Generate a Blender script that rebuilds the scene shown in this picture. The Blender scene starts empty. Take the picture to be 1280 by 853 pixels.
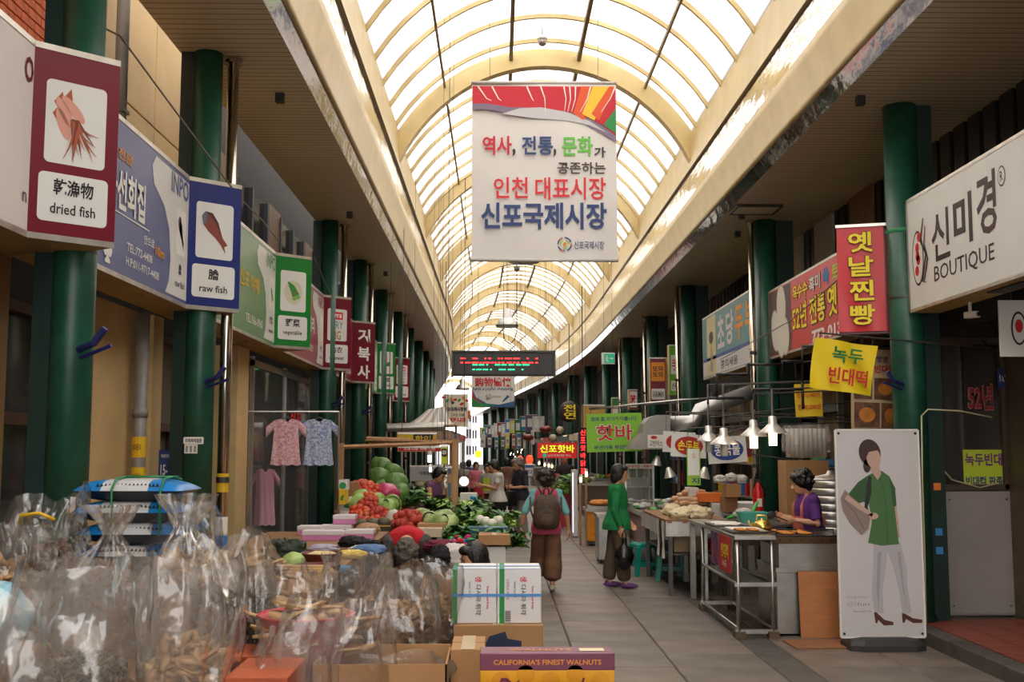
import bpy, bmesh, math, random
from mathutils import Vector, Matrix, noise
random.seed(7)
R = math.radians
SC = bpy.context.scene
COL = SC.collection
# ---------------------------------------------------------------- camera
FPX, CAMZ = 1350.0, 1.8
PITCH = math.atan((560 - 426.5) / FPX)
YAW = math.atan(18 / FPX)
cam = bpy.data.cameras.new('camera'); camo = bpy.data.objects.new('camera', cam); COL.objects.link(camo)
cam.sensor_width = 36.0; cam.lens = 36.0 * FPX / 1280.0
cam.clip_start = 0.05; cam.clip_end = 600
camo.location = (0, 0, CAMZ); camo.rotation_euler = (math.pi / 2 + PITCH, 0, -YAW)
SC.camera = camo
# ---------------------------------------------------------------- world and exposure
w = bpy.data.worlds.new('overcast_sky'); SC.world = w; w.use_nodes = True
bgn = w.node_tree.nodes['Background']
bgn.inputs[0].default_value = (1.0, 0.972, 0.945, 1); bgn.inputs[1].default_value = 2.4
SC.view_settings.view_transform = 'Standard'; SC.view_settings.look = 'None'
SC.view_settings.gamma = 1.0; SC.view_settings.use_curve_mapping = False
SC.view_settings.exposure = 0.68
SC.cycles.transparent_max_bounces = 24
SC.cycles.max_bounces = 10; SC.cycles.diffuse_bounces = 5
SC.cycles.caustics_reflective = False; SC.cycles.caustics_refractive = False
SC.cycles.sample_clamp_indirect = 6.0

FW = Vector((math.sin(YAW) * math.cos(PITCH), math.cos(YAW) * math.cos(PITCH), math.sin(PITCH)))
RT = Vector((math.cos(YAW), -math.sin(YAW), 0)); UP = RT.cross(FW)
def at(px, py, Y):                      # the world point that stands at depth Y (metres down the street)
    d = FW + RT * ((px - 640) / FPX) + UP * ((426.5 - py) / FPX)
    t = Y / d.y
    return Vector((d.x * t, Y, CAMZ + d.z * t))
def gnd(px, py, z=0.0):
    d = FW + RT * ((px - 640) / FPX) + UP * ((426.5 - py) / FPX)
    t = (z - CAMZ) / d.z
    return Vector((d.x * t, d.y * t, z))
def bend(y):                            # the arcade turns gently to the left far down the street
    t = y - 46.0
    return -0.085 * (t if t > 12 else (0 if t < -12 else (t + 12) ** 2 / 48.0))
# ---------------------------------------------------------------- materials
MATS = {}
def mat(name, col, rough=0.6, metal=0.0, var=0.12, scale=6.0, bump=0.0, bscale=40.0, emit=0.0, alpha=None, spec=None, col2=None, stretch=None, trans=0.0):
    if name in MATS: return MATS[name]
    m = bpy.data.materials.new(name); m.use_nodes = True; MATS[name] = m
    nt = m.node_tree; N = nt.nodes; L = nt.links
    b = N['Principled BSDF']
    b.inputs['Roughness'].default_value = rough; b.inputs['Metallic'].default_value = metal
    if spec is not None: b.inputs['Specular IOR Level'].default_value = spec
    c = tuple(col) + (1,)
    if var > 0 or col2:
        tc = N.new('ShaderNodeTexCoord'); src = tc.outputs['Object']
        if stretch:
            mp = N.new('ShaderNodeMapping'); mp.inputs['Scale'].default_value = stretch
            L.new(src, mp.inputs['Vector']); src = mp.outputs['Vector']
        nz = N.new('ShaderNodeTexNoise'); nz.inputs['Scale'].default_value = scale; nz.inputs['Detail'].default_value = 4
        L.new(src, nz.inputs['Vector'])
        rp = N.new('ShaderNodeValToRGB')
        rp.color_ramp.elements[0].position = 0.3; rp.color_ramp.elements[1].position = 0.7
        a = col2 if col2 else tuple(x * (1 - var) for x in col)
        rp.color_ramp.elements[0].color = tuple(a) + (1,)
        rp.color_ramp.elements[1].color = c if col2 else tuple(min(1, x * (1 + var)) for x in col) + (1,)
        L.new(nz.outputs['Fac'], rp.inputs['Fac']); L.new(rp.outputs['Color'], b.inputs['Base Color'])
        if bump:
            n2 = N.new('ShaderNodeTexNoise'); n2.inputs['Scale'].default_value = bscale; n2.inputs['Detail'].default_value = 3
            L.new(src, n2.inputs['Vector'])
            bp = N.new('ShaderNodeBump'); bp.inputs['Strength'].default_value = bump; bp.inputs['Distance'].default_value = 0.02
            L.new(n2.outputs['Fac'], bp.inputs['Height']); L.new(bp.outputs['Normal'], b.inputs['Normal'])
    else:
        b.inputs['Base Color'].default_value = c
    if emit:
        b.inputs['Emission Color'].default_value = c; b.inputs['Emission Strength'].default_value = emit
    if alpha is not None: b.inputs['Alpha'].default_value = alpha
    if trans: b.inputs['Transmission Weight'].default_value = trans
    return m
def flat(name, r, g, b, rough=0.55, **k):       # printed colour, sRGB 0-255
    f = lambda v: ((v / 255 + 0.055) / 1.055) ** 2.4 if v > 10 else v / 255 / 12.92
    k.setdefault('var', 0)
    return mat(name, (f(r), f(g), f(b)), rough, **k)
def film(name, tint, haze, gloss=0.12, rough=0.12):
    # clear plastic film: see-through, a little milky, glossy in the folds
    if name in MATS: return MATS[name]
    m = bpy.data.materials.new(name); m.use_nodes = True; MATS[name] = m
    nt = m.node_tree; N = nt.nodes; L = nt.links; N.remove(N['Principled BSDF'])
    tr = N.new('ShaderNodeBsdfTransparent'); tr.inputs[0].default_value = tuple(tint) + (1,)
    df = N.new('ShaderNodeBsdfDiffuse'); df.inputs[0].default_value = (0.95, 0.89, 0.85, 1)
    tl = N.new('ShaderNodeBsdfTranslucent'); tl.inputs[0].default_value = (0.95, 0.89, 0.85, 1)
    gl = N.new('ShaderNodeBsdfGlossy'); gl.inputs['Roughness'].default_value = rough; gl.inputs[0].default_value = (1, 1, 1, 1)
    a0 = N.new('ShaderNodeMixShader'); a0.inputs[0].default_value = 0.5; L.new(df.outputs[0], a0.inputs[1]); L.new(tl.outputs[0], a0.inputs[2])
    a = N.new('ShaderNodeMixShader'); a.inputs[0].default_value = haze; L.new(tr.outputs[0], a.inputs[1]); L.new(a0.outputs[0], a.inputs[2])
    lw = N.new('ShaderNodeLayerWeight'); lw.inputs[0].default_value = 0.35
    mu = N.new('ShaderNodeMath'); mu.operation = 'MULTIPLY_ADD'; mu.inputs[1].default_value = 0.45; mu.inputs[2].default_value = gloss
    L.new(lw.outputs['Fresnel'], mu.inputs[0])
    tc = N.new('ShaderNodeTexCoord'); nz = N.new('ShaderNodeTexNoise'); nz.inputs['Scale'].default_value = 11; nz.inputs['Detail'].default_value = 2
    mp = N.new('ShaderNodeMapping'); mp.inputs['Scale'].default_value = (1.0, 1.0, 0.85); L.new(tc.outputs['Object'], mp.inputs['Vector']); L.new(mp.outputs['Vector'], nz.inputs['Vector'])
    bp = N.new('ShaderNodeBump'); bp.inputs['Strength'].default_value = 0.5; bp.inputs['Distance'].default_value = 0.03
    L.new(nz.outputs['Fac'], bp.inputs['Height']); L.new(bp.outputs['Normal'], gl.inputs['Normal']); L.new(bp.outputs['Normal'], lw.inputs['Normal'])
    o = N.new('ShaderNodeMixShader'); L.new(mu.outputs[0], o.inputs[0]); L.new(a.outputs[0], o.inputs[1]); L.new(gl.outputs[0], o.inputs[2])
    L.new(o.outputs[0], N['Material Output'].inputs[0])
    return m
# a small side scene in which text and remeshed solids are worked out, removed at the end
BENCH = bpy.data.scenes.new('bench')
def evaluated(o):
    BENCH.collection.objects.link(o); vl = BENCH.view_layers[0]; vl.update()
    dg = vl.depsgraph; dg.update()
    me = bpy.data.meshes.new_from_object(o.evaluated_get(dg)); BENCH.collection.objects.unlink(o); return me
# ---------------------------------------------------------------- mesh builder
class MB:
    def __init__(s): s.v = []; s.f = []
    def add(s, vs, fs):
        n = len(s.v); s.v += [tuple(v) for v in vs]; s.f += [tuple(i + n for i in f) for f in fs]; return s
    def box(s, x0, x1, y0, y1, z0, z1):
        return s.add([(x0,y0,z0),(x1,y0,z0),(x1,y1,z0),(x0,y1,z0),(x0,y0,z1),(x1,y0,z1),(x1,y1,z1),(x0,y1,z1)],
                     [(3,2,1,0),(4,5,6,7),(0,1,5,4),(1,2,6,5),(2,3,7,6),(3,0,4,7)])
    def cbox(s, c, sz, rz=0, rx=0, ry=0):
        m = Matrix.Rotation(rz, 3, 'Z') @ Matrix.Rotation(ry, 3, 'Y') @ Matrix.Rotation(rx, 3, 'X'); c = Vector(c)
        a, b, d = sz[0]/2, sz[1]/2, sz[2]/2
        vs = [c + m @ Vector(p) for p in [(-a,-b,-d),(a,-b,-d),(a,b,-d),(-a,b,-d),(-a,-b,d),(a,-b,d),(a,b,d),(-a,b,d)]]
        return s.add(vs, [(3,2,1,0),(4,5,6,7),(0,1,5,4),(1,2,6,5),(2,3,7,6),(3,0,4,7)])
    def tube(s, pts, r, n=8, sq=1.0, up=(0,0,1), ends=True):
        pts = [Vector(p) for p in pts]; k = len(pts)
        rs = r if isinstance(r, (list, tuple)) else [r] * k
        vs = []; fs = []; prev = None
        for i, p in enumerate(pts):
            t = (pts[min(i+1, k-1)] - pts[max(i-1, 0)])
            t = t.normalized() if t.length > 1e-9 else Vector((0,0,1))
            if prev is None:
                a = Vector(up) if abs(t.dot(Vector(up))) < 0.95 else Vector((1,0,0))
                u = t.cross(a).normalized()
            else:
                u = (prev - t * prev.dot(t)).normalized()
            prev = u; wv = t.cross(u)
            for j in range(n):
                an = 2*math.pi*j/n
                vs.append(p + (u*math.cos(an) + wv*math.sin(an)*sq) * rs[i])
        for i in range(k-1):
            for j in range(n):
                a = i*n+j; b = i*n+(j+1) % n
                fs.append((a, b, b+n, a+n))
        if ends:
            fs.append(tuple(range(n-1, -1, -1))); fs.append(tuple((k-1)*n + j for j in range(n)))
        return s.add(vs, fs)
    def cyl(s, p0, p1, r0, r1=None, n=16): return s.tube([p0, p1], [r0, r0 if r1 is None else r1], n)
    def lathe(s, prof, c=(0,0,0), n=20, cap=True):
        c = Vector(c); vs = []; fs = []; k = len(prof)
        for r, z in prof:
            for j in range(n):
                a = 2*math.pi*j/n; vs.append(c + Vector((r*math.cos(a), r*math.sin(a), z)))
        for i in range(k-1):
            for j in range(n):
                a = i*n+j; b = i*n+(j+1) % n; fs.append((a, b, b+n, a+n))
        if cap:
            fs.append(tuple(range(n-1, -1, -1))); fs.append(tuple((k-1)*n+j for j in range(n)))
        return s.add(vs, fs)
    def ell(s, c, r, n=12, m=8, rot=None, amp=0, fr=3.0, seed=0):
        c = Vector(c); vs = []; fs = []
        r = (r, r, r) if not isinstance(r, (tuple, list)) else r
        for i in range(m+1):
            ph = math.pi*i/m - math.pi/2
            for j in range(n):
                a = 2*math.pi*j/n
                p = Vector((math.cos(ph)*math.cos(a), math.cos(ph)*math.sin(a), math.sin(ph)))
                if amp: p = p * (1 + amp*noise.noise(p*fr + Vector((seed*7.3, seed*3.1, seed))))
                p = Vector((p.x*r[0], p.y*r[1], p.z*r[2]))
                vs.append(c + (rot @ p if rot else p))
        for i in range(m):
            for j in range(n):
                a = i*n+j; b = i*n+(j+1) % n; fs.append((a, b, b+n, a+n))
        return s.add(vs, fs)
    def prism(s, pts, z0, z1, plane='xy'):
        n = len(pts)
        conv = {'xy': lambda a, b, h: (a, b, h), 'xz': lambda a, b, h: (a, h, b), 'yz': lambda a, b, h: (h, a, b)}[plane]
        vs = [conv(a, b, z0) for a, b in pts] + [conv(a, b, z1) for a, b in pts]
        fs = [tuple(range(n-1, -1, -1)), tuple(range(n, 2*n))] + [(i, (i+1) % n, n+(i+1) % n, n+i) for i in range(n)]
        return s.add(vs, fs)
    def loft(s, rings):                  # rings: lists of points, closed at both ends
        n = len(rings[0]); vs = [p for r in rings for p in r]; fs = []
        for i in range(len(rings)-1):
            for j in range(n):
                a = i*n+j; b = i*n+(j+1) % n; fs.append((a, b, b+n, a+n))
        fs.append(tuple(range(n-1, -1, -1))); fs.append(tuple((len(rings)-1)*n+j for j in range(n)))
        return s.add(vs, fs)
    def grid(s, fn, nu, nv):
        vs = [fn(i/nu, j/nv) for j in range(nv+1) for i in range(nu+1)]
        fs = [(j*(nu+1)+i, j*(nu+1)+i+1, (j+1)*(nu+1)+i+1, (j+1)*(nu+1)+i) for j in range(nv) for i in range(nu)]
        return s.add(vs, fs)
    def mesh(s, name, m, smooth=False):
        me = bpy.data.meshes.new(name); me.from_pydata(s.v, [], s.f); me.update()
        bm = bmesh.new(); bm.from_mesh(me); bmesh.ops.recalc_face_normals(bm, faces=bm.faces); bm.to_mesh(me); bm.free()
        if m: me.materials.append(m)
        if smooth:
            for p in me.polygons: p.use_smooth = True
        return me
    def build(s, name, m, parent=None, smooth=False, bevel=0, seg=2):
        o = bpy.data.objects.new(name, s.mesh(name, m, smooth)); COL.objects.link(o)
        if parent: o.parent = parent
        if bevel:
            b = o.modifiers.new('bevel', 'BEVEL'); b.width = bevel; b.segments = seg; b.limit_method = 'ANGLE'; b.angle_limit = R(40)
        return o
    def solid(s, name, m, parent=None, voxel=0.01, it=4, fac=0.5):   # union of overlapping closed shapes into one skin
        o = bpy.data.objects.new(name, s.mesh(name, m))
        r = o.modifiers.new('r', 'REMESH'); r.mode = 'VOXEL'; r.voxel_size = voxel; r.use_smooth_shade = True
        if it:
            q = o.modifiers.new('s', 'SMOOTH'); q.iterations = it; q.factor = fac
        me = evaluated(o)
        o.modifiers.clear(); old = o.data; o.data = me; bpy.data.meshes.remove(old); me.name = name
        me.polygons.foreach_set('use_smooth', [True]*len(me.polygons))
        if not me.materials: me.materials.append(m)
        COL.objects.link(o)
        if parent: o.parent = parent
        return o
def tag(o, label, cat, group=None, kind=None):
    o['label'] = label; o['category'] = cat
    if group: o['group'] = group
    if kind: o['kind'] = kind
    return o
def struct(o, label=None):
    o['kind'] = 'structure'
    if label: o['label'] = label
    return o
def thing(name, label, cat, loc=(0,0,0), rz=0, group=None):
    o = bpy.data.objects.new(name, None); COL.objects.link(o); o.empty_display_size = 0.1
    o.location = loc; o.rotation_euler = (0, 0, rz)
    return tag(o, label, cat, group)
def place(me, name, parent=None, loc=(0,0,0), rot=(0,0,0), sc=1.0):
    o = bpy.data.objects.new(name, me); COL.objects.link(o); o.location = loc; o.rotation_euler = rot
    o.scale = (sc, sc, sc) if not isinstance(sc, (tuple, list)) else sc
    if parent: o.parent = parent
    return o
def copy_tree(o, loc=None, rz=None, label=None, group=None, parent=None):
    c = o.copy(); COL.objects.link(c); c.parent = parent
    if loc is not None: c.location = loc
    if rz is not None: c.rotation_euler = (c.rotation_euler[0], c.rotation_euler[1], rz)
    if label: c['label'] = label
    if group: c['group'] = group
    for ch in list(o.children): copy_tree(ch, parent=c)
    return c
# ---------------------------------------------------------------- lettering
TXT = {}
def text_mesh(s, bold):
    k = (s, bold)
    if k in TXT: return TXT[k]
    cu = bpy.data.curves.new('t', 'FONT'); cu.body = s; cu.size = 1.0; cu.offset = bold; cu.resolution_u = 2
    o = bpy.data.objects.new('t', cu)
    me = evaluated(o)
    vs = [(v.co.x, v.co.y) for v in me.vertices]; fs = [tuple(p.vertices) for p in me.polygons]
    bpy.data.objects.remove(o); bpy.data.curves.remove(cu); bpy.data.meshes.remove(me)
    TXT[k] = (vs, fs); return TXT[k]
class Face:                              # a flat printed side of a thing, in that thing's own coordinates
    def __init__(s, root, o, right=(1,0,0), up=(0,0,1), base=None):
        s.base = base
        s.root = root; s.o = Vector(o); s.r = Vector(right).normalized(); s.u = Vector(up).normalized(); s.n = s.r.cross(s.u)
    def p(s, x, y, off=0.0): return s.o + s.r*x + s.u*y + s.n*off
    def sheet(s, name, vs, fs, m, off):
        me = bpy.data.meshes.new(name); me.from_pydata([s.p(a, b, off) for a, b in vs], [], fs); me.update(); me.materials.append(m)
        o = place(me, name, s.base or s.root)
        if s.base is None and name in ('face', 'long_face', 'end_face', 'screen'): s.base = o   # the print sits on this face
        return o
    def text(s, t, x, y, w, h, m, bold=0.0, off=0.006, name='lettering', slant=0, rot=0):
        vs, fs = text_mesh(t, bold)
        if not vs: return None
        x0 = min(v[0] for v in vs); x1 = max(v[0] for v in vs); y0 = min(v[1] for v in vs); y1 = max(v[1] for v in vs)
        sx = w/max(1e-6, x1-x0); sy = h/max(1e-6, y1-y0)
        if w is None or w == 0: sx = sy
        out = [((a-(x0+x1)/2)*sx, (b-(y0+y1)/2)*sy) for a, b in vs]
        if slant: out = [(a + slant*b, b) for a, b in out]
        if rot: c, q = math.cos(rot), math.sin(rot); out = [(a*c-b*q, a*q+b*c) for a, b in out]
        return s.sheet(name, [(a+x, b+y) for a, b in out], fs, m, off)
    def poly(s, name, pts, m, off=0.003): return s.sheet(name, pts, [tuple(range(len(pts)))], m, off)
    def rect(s, name, x, y, w, h, m, off=0.003, r=0.0):
        if r <= 0: return s.poly(name, [(x-w/2,y-h/2),(x+w/2,y-h/2),(x+w/2,y+h/2),(x-w/2,y+h/2)], m, off)
        pts = []
        for cx, cy, a0 in ((w/2-r, -h/2+r, -90), (w/2-r, h/2-r, 0), (-w/2+r, h/2-r, 90), (-w/2+r, -h/2+r, 180)):
            for k in range(5): a = R(a0+k*22.5); pts.append((x+cx+r*math.cos(a), y+cy+r*math.sin(a)))
        return s.poly(name, pts, m, off)
    def oval(s, name, x, y, rx, ry, m, off=0.003, rot=0, n=24):
        c, q = math.cos(rot), math.sin(rot)
        pts = []
        for k in range(n):
            a = 2*math.pi*k/n; u, v = rx*math.cos(a), ry*math.sin(a); pts.append((x+u*c-v*q, y+u*q+v*c))
        return s.poly(name, pts, m, off)
    def strip(s, name, pts, wd, m, off=0.003):       # a painted stroke
        n = len(pts); ws = wd if isinstance(wd, (list, tuple)) else [wd]*n; L = []; Q = []
        for i in range(n):
            a = pts[max(i-1,0)]; b = pts[min(i+1,n-1)]; dx, dy = b[0]-a[0], b[1]-a[1]; l = math.hypot(dx, dy) or 1
            L.append((pts[i][0]-dy/l*ws[i]/2, pts[i][1]+dx/l*ws[i]/2)); Q.append((pts[i][0]+dy/l*ws[i]/2, pts[i][1]-dx/l*ws[i]/2))
        vs = L+Q; fs = [(i, n+i, n+i+1, i+1) for i in range(n-1)]
        return s.sheet(name, vs, fs, m, off)
# ================================================================ THE SETTING
cream = flat('cream_paint', 212, 188, 134, 0.36, var=0.08, scale=3)
taupe = flat('beige_wall_paint', 196, 166, 116, 0.7, var=0.12, scale=2, bump=0.15)
mirror = mat('polished_steel_strip', (0.60, 0.585, 0.57), 0.08, 1.0, var=0.03, bump=0.35, bscale=5, stretch=(1, 0.5, 1))
steel = mat('brushed_steel', (0.52, 0.50, 0.47), 0.32, 0.9, var=0.15, scale=9, bump=0.05)
dsteel = mat('dark_steel', (0.10, 0.095, 0.09), 0.45, 0.8, var=0.2)
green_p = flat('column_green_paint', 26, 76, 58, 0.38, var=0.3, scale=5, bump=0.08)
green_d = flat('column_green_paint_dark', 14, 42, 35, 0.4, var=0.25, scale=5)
blackp = flat('black_paint', 26, 24, 22, 0.5, var=0.2)
darkbrown = flat('dark_brown_boards', 46, 38, 30, 0.6, var=0.3, scale=4)
def ramp_soffit():
    m = mat('soffit_slat_metal', (0.60, 0.52, 0.39), 0.42, 0.0, var=0.06, scale=1.2)
    N = m.node_tree.nodes; L = m.node_tree.links; b = N['Principled BSDF']
    tc = N.new('ShaderNodeTexCoord'); sp = N.new('ShaderNodeSeparateXYZ'); L.new(tc.outputs['Object'], sp.inputs[0])
    mu = N.new('ShaderNodeMath'); mu.operation = 'MULTIPLY'; mu.inputs[1].default_value = 1/0.105; L.new(sp.outputs['Y'], mu.inputs[0])
    fr = N.new('ShaderNodeMath'); fr.operation = 'FRACT'; L.new(mu.outputs[0], fr.inputs[0])
    gt = N.new('ShaderNodeMath'); gt.operation = 'GREATER_THAN'; gt.inputs[1].default_value = 0.15; L.new(fr.outputs[0], gt.inputs[0])
    bp = N.new('ShaderNodeBump'); bp.inputs['Strength'].default_value = 1.0; bp.inputs['Distance'].default_value = 0.02
    L.new(gt.outputs[0], bp.inputs['Height']); L.new(bp.outputs['Normal'], b.inputs['Normal'])
    old = b.inputs['Base Color'].links[0].from_socket
    mx = N.new('ShaderNodeMix'); mx.data_type = 'RGBA'; mx.inputs['A'].default_value = (0.22, 0.17, 0.11, 1)
    L.new(gt.outputs[0], mx.inputs['Factor']); L.new(old, mx.inputs['B']); L.new(mx.outputs['Result'], b.inputs['Base Color'])
    return m
soffit_m = ramp_soffit()
AX = 0.78                                # the roof's axis
YS = [-10, -4, 2, 8, 14, 20, 26, 30] + list(range(33, 64, 3)) + [70, 80, 92, 105, 120]
def sweep(name, prof, m, smooth=False, ys=YS, parent=None):
    mb = MB(); k = len(prof)
    vs = [(x + bend(y), y, z) for y in ys for x, z in prof]
    fs = [(i*k+j, i*k+j+1, (i+1)*k+j+1, (i+1)*k+j) for i in range(len(ys)-1) for j in range(k-1)]
    mb.add(vs, fs); return mb.build(name, m, parent, smooth)
def side(s, pts): return [(AX + s*a, CAMZ + b) for a, b in pts]
for s, nm in ((-1, 'left'), (1, 'right')):
    so = sweep('ceiling', side(s, [(2.61, 3.47), (3.58 if s < 0 else 4.3, 3.47), (3.58 if s < 0 else 4.3, 3.60), (2.61, 3.60)]), soffit_m)
    struct(so, 'flat slatted %s soffit along the arcade' % nm); so.name = 'ceiling'
    tr = bpy.data.objects.new('trim_' + ('1' if s < 0 else '2'), None); COL.objects.link(tr); struct(tr, 'cream and polished steel fascia under the skylight')
    sweep('steel_strip', side(s, [(2.63, 3.47), (2.54, 3.64)]), mirror, parent=tr)
    sweep('cream_cove', side(s, [(2.54, 3.64), (2.52, 3.63), (2.50, 3.645), (2.495, 3.68), (2.475, 3.80), (2.45, 3.92), (2.42, 4.04), (2.40, 4.12), (2.42, 4.14)]), cream, True, parent=tr)
    sweep('steel_band', side(s, [(2.42, 4.14), (2.435, 4.60)]), mirror, parent=tr)
    sweep('cream_beam', side(s, [(2.435, 4.60), (2.40, 4.60), (2.42, 5.20), (2.52, 5.20)]), cream, parent=tr)
    sweep('rail', side(s, [(2.46, 5.18), (2.44, 5.20), (2.45, 5.30), (2.55, 5.32)]), flat('bronze_rail', 92, 72, 46, 0.4), parent=tr)
    for y in range(6, 60, 4):
        MB().box(AX + s*2.565 + bend(y) - 0.02, AX + s*2.565 + bend(y) + 0.02, y, y+0.012, CAMZ+3.64, CAMZ+3.66).build('joint_clip', dsteel, tr)
# skylight vault
RC, ZC = 3.02, CAMZ + 3.43
def arc(sv, r): return (AX + sv*r, ZC - 0.245 + 1.14*math.sqrt(max(0, 1 - sv*sv))*r)
def pane_mat():
    m = bpy.data.materials.new('milky_roof_sheet'); m.use_nodes = True; nt = m.node_tree; N = nt.nodes; L = nt.links; N.remove(N['Principled BSDF'])
    tr = N.new('ShaderNodeBsdfTransparent'); tl = N.new('ShaderNodeBsdfTranslucent'); mx = N.new('ShaderNodeMixShader'); mx.inputs[0].default_value = 0.45
    tc = N.new('ShaderNodeTexCoord'); nz = N.new('ShaderNodeTexNoise'); nz.inputs['Scale'].default_value = 1.3; nz.inputs['Detail'].default_value = 3
    rp = N.new('ShaderNodeValToRGB'); rp.color_ramp.elements[0].color = (0.74, 0.70, 0.68, 1); rp.color_ramp.elements[1].color = (0.97, 0.96, 0.94, 1)
    rp.color_ramp.elements[0].position = 0.28; rp.color_ramp.elements[1].position = 0.55
    L.new(tc.outputs['Object'], nz.inputs['Vector']); L.new(nz.outputs['Fac'], rp.inputs['Fac'])
    L.new(rp.outputs['Color'], tr.inputs[0]); L.new(rp.outputs['Color'], tl.inputs[0])
    L.new(tr.outputs[0], mx.inputs[1]); L.new(tl.outputs[0], mx.inputs[2]); L.new(mx.outputs[0], N['Material Output'].inputs[0])
    return m
pane_m = pane_mat()
roof = bpy.data.objects.new('ceiling', None); COL.objects.link(roof); struct(roof, 'barrel vault skylight of milky panes on cream arches')
CUT = [-0.815, -0.56, -0.19, 0.19, 0.56, 0.815]
def pane_mesh(a, b, ln):
    mb = MB(); n = 5
    prof = [arc(a + (b-a)*i/n, RC) for i in range(n+1)] + [arc(b + (a-b)*i/n, RC+0.012) for i in range(n+1)]
    mb.prism(prof, 0, ln, 'xz'); return mb.mesh('pane', pane_m)
pm = [pane_mesh(CUT[i]+0.004, CUT[i+1]-0.004, 0.985) for i in range(5)]
ribm = MB()
ribm.loft([[(arc(s_, r_)[0], y_, arc(s_, r_)[1]) for s_, r_ in ()] or [(arc(c, RC-0.055)[0], 0, arc(c, RC-0.055)[1]), (arc(c, RC-0.055)[0], 0.05, arc(c, RC-0.055)[1]), (arc(c, RC)[0], 0.05, arc(c, RC)[1]), (arc(c, RC)[0], 0, arc(c, RC)[1])] for c in [-0.815 + 1.63*i/24 for i in range(25)]])
rib_me = ribm.mesh('rib', cream)
for y in range(8, 67):
    for i in range(5): place(pm[i], 'pane', roof, (bend(y), y, 0))
    place(rib_me, 'rib', roof, (bend(y)*1.0, y-0.03, 0))
far = MB()
for y0, y1 in ((-10, 8), (67, 75), (75, 84), (84, 94), (94, 106), (106, 119)):
    for i in range(10):
        a = arc(-0.815+1.63*i/10, RC); b = arc(-0.815+1.63*(i+1)/10, RC)
        far.add([(a[0]+bend(y0), y0, a[1]), (b[0]+bend(y0), y0, b[1]), (b[0]+bend(y1), y1, b[1]), (a[0]+bend(y1), y1, a[1])], [(0,1,2,3)])
fo = far.build('far_panes', pane_m, roof); fo['kind'] = 'stuff'
am = MB()
nA = 28
am.loft([[(arc(c, RC-0.27)[0], 0, arc(c, RC-0.27)[1]), (arc(c, RC-0.27)[0], 0.20, arc(c, RC-0.27)[1]), (arc(c, RC-0.01)[0], 0.20, arc(c, RC-0.01)[1]), (arc(c, RC-0.01)[0], 0, arc(c, RC-0.01)[1])] for c in [math.sin(-1.06 + 2.12*i/nA) for i in range(nA+1)]])
arch_me = am.mesh('arch', cream)
ARCH_Y = [10.4, 17.4, 24.0, 30.4, 36.8, 43, 49, 55, 61, 67, 74, 82, 92, 104]
for y in ARCH_Y: place(arch_me, 'arch', roof, (bend(y), y, 0))
for c in CUT[1:-1]:
    r_ = 0.06 if abs(c) < 0.3 else 0.035
    x, z = arc(c, RC-0.05)
    sweep('purlin', [(x-r_/2, z), (x+r_/2, z), (x+r_/2, z-0.11 if abs(c) < 0.3 else z-0.06), (x-r_/2, z-0.11 if abs(c) < 0.3 else z-0.06), (x-r_/2, z)], flat('purlin_bronze', 120, 98, 62, 0.45), parent=roof)
# the raised vent frame beside the crest, seen through the middle strip
vm = MB()
for y in range(9, 60):
    vm.tube([(AX+0.30+bend(y), y, ZC-0.245+1.14*RC+0.02), (AX+0.30+bend(y), y, ZC-0.245+1.14*RC+0.55)], 0.018, 6)
for z in (0.05, 0.28, 0.55): vm.tube([(AX+0.30+bend(y), y, ZC-0.245+1.14*RC+z) for y in range(9, 61, 3)], 0.018, 6)
vm.build('vent_frame', cream, roof)
def roof_z(x, y):                       # height of whatever is overhead: the vault or the flat soffits
    s_ = abs(x - AX - bend(y))
    return ZC - 0.245 + 1.14*math.sqrt(RC*RC - s_*s_) - 0.05 if s_ < 2.4 else CAMZ + 3.47
# ---- floor
stone = flat('street_stone', 108, 97, 88, 0.5, var=0.28, scale=2.2, bump=0.12, bscale=30)
stone_b = flat('street_stone_warm', 117, 103, 91, 0.48, var=0.26, scale=2.5, bump=0.12, bscale=30)
stone_d = flat('drain_stone', 80, 74, 68, 0.55, var=0.25, scale=3, bump=0.12, bscale=30)
floor = MB()
floor.add([(-6+bend(y)*(y > 40), y, -0.012) if k == 0 else (9+bend(y)*(y > 40), y, -0.012) for y in YS for k in (0, 1)], [(2*i, 2*i+1, 2*i+3, 2*i+2) for i in range(len(YS)-1)])
floor = floor.build('floor', flat('joint_grit', 70, 62, 55, 0.7, var=0.35, scale=1.5)); struct(floor, 'stone slab paving of the market street')
def slab(wx, wy, m):
    mb = MB(); b = 0.008
    mb.loft([[(-wx/2, -wy/2, -0.03), (wx/2, -wy/2, -0.03), (wx/2, wy/2, -0.03), (-wx/2, wy/2, -0.03)], [(-wx/2, -wy/2, -b), (wx/2, -wy/2, -b), (wx/2, wy/2, -b), (-wx/2, wy/2, -b)], [(-wx/2+b, -wy/2+b, 0), (wx/2-b, -wy/2+b, 0), (wx/2-b, wy/2-b, 0), (-wx/2+b, wy/2-b, 0)]])
    return mb.mesh('paving_slab', m)
rnd = random.Random(3)
slabs = [slab(0.79, 0.592, stone), slab(0.79, 0.592, stone_b)]
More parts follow.
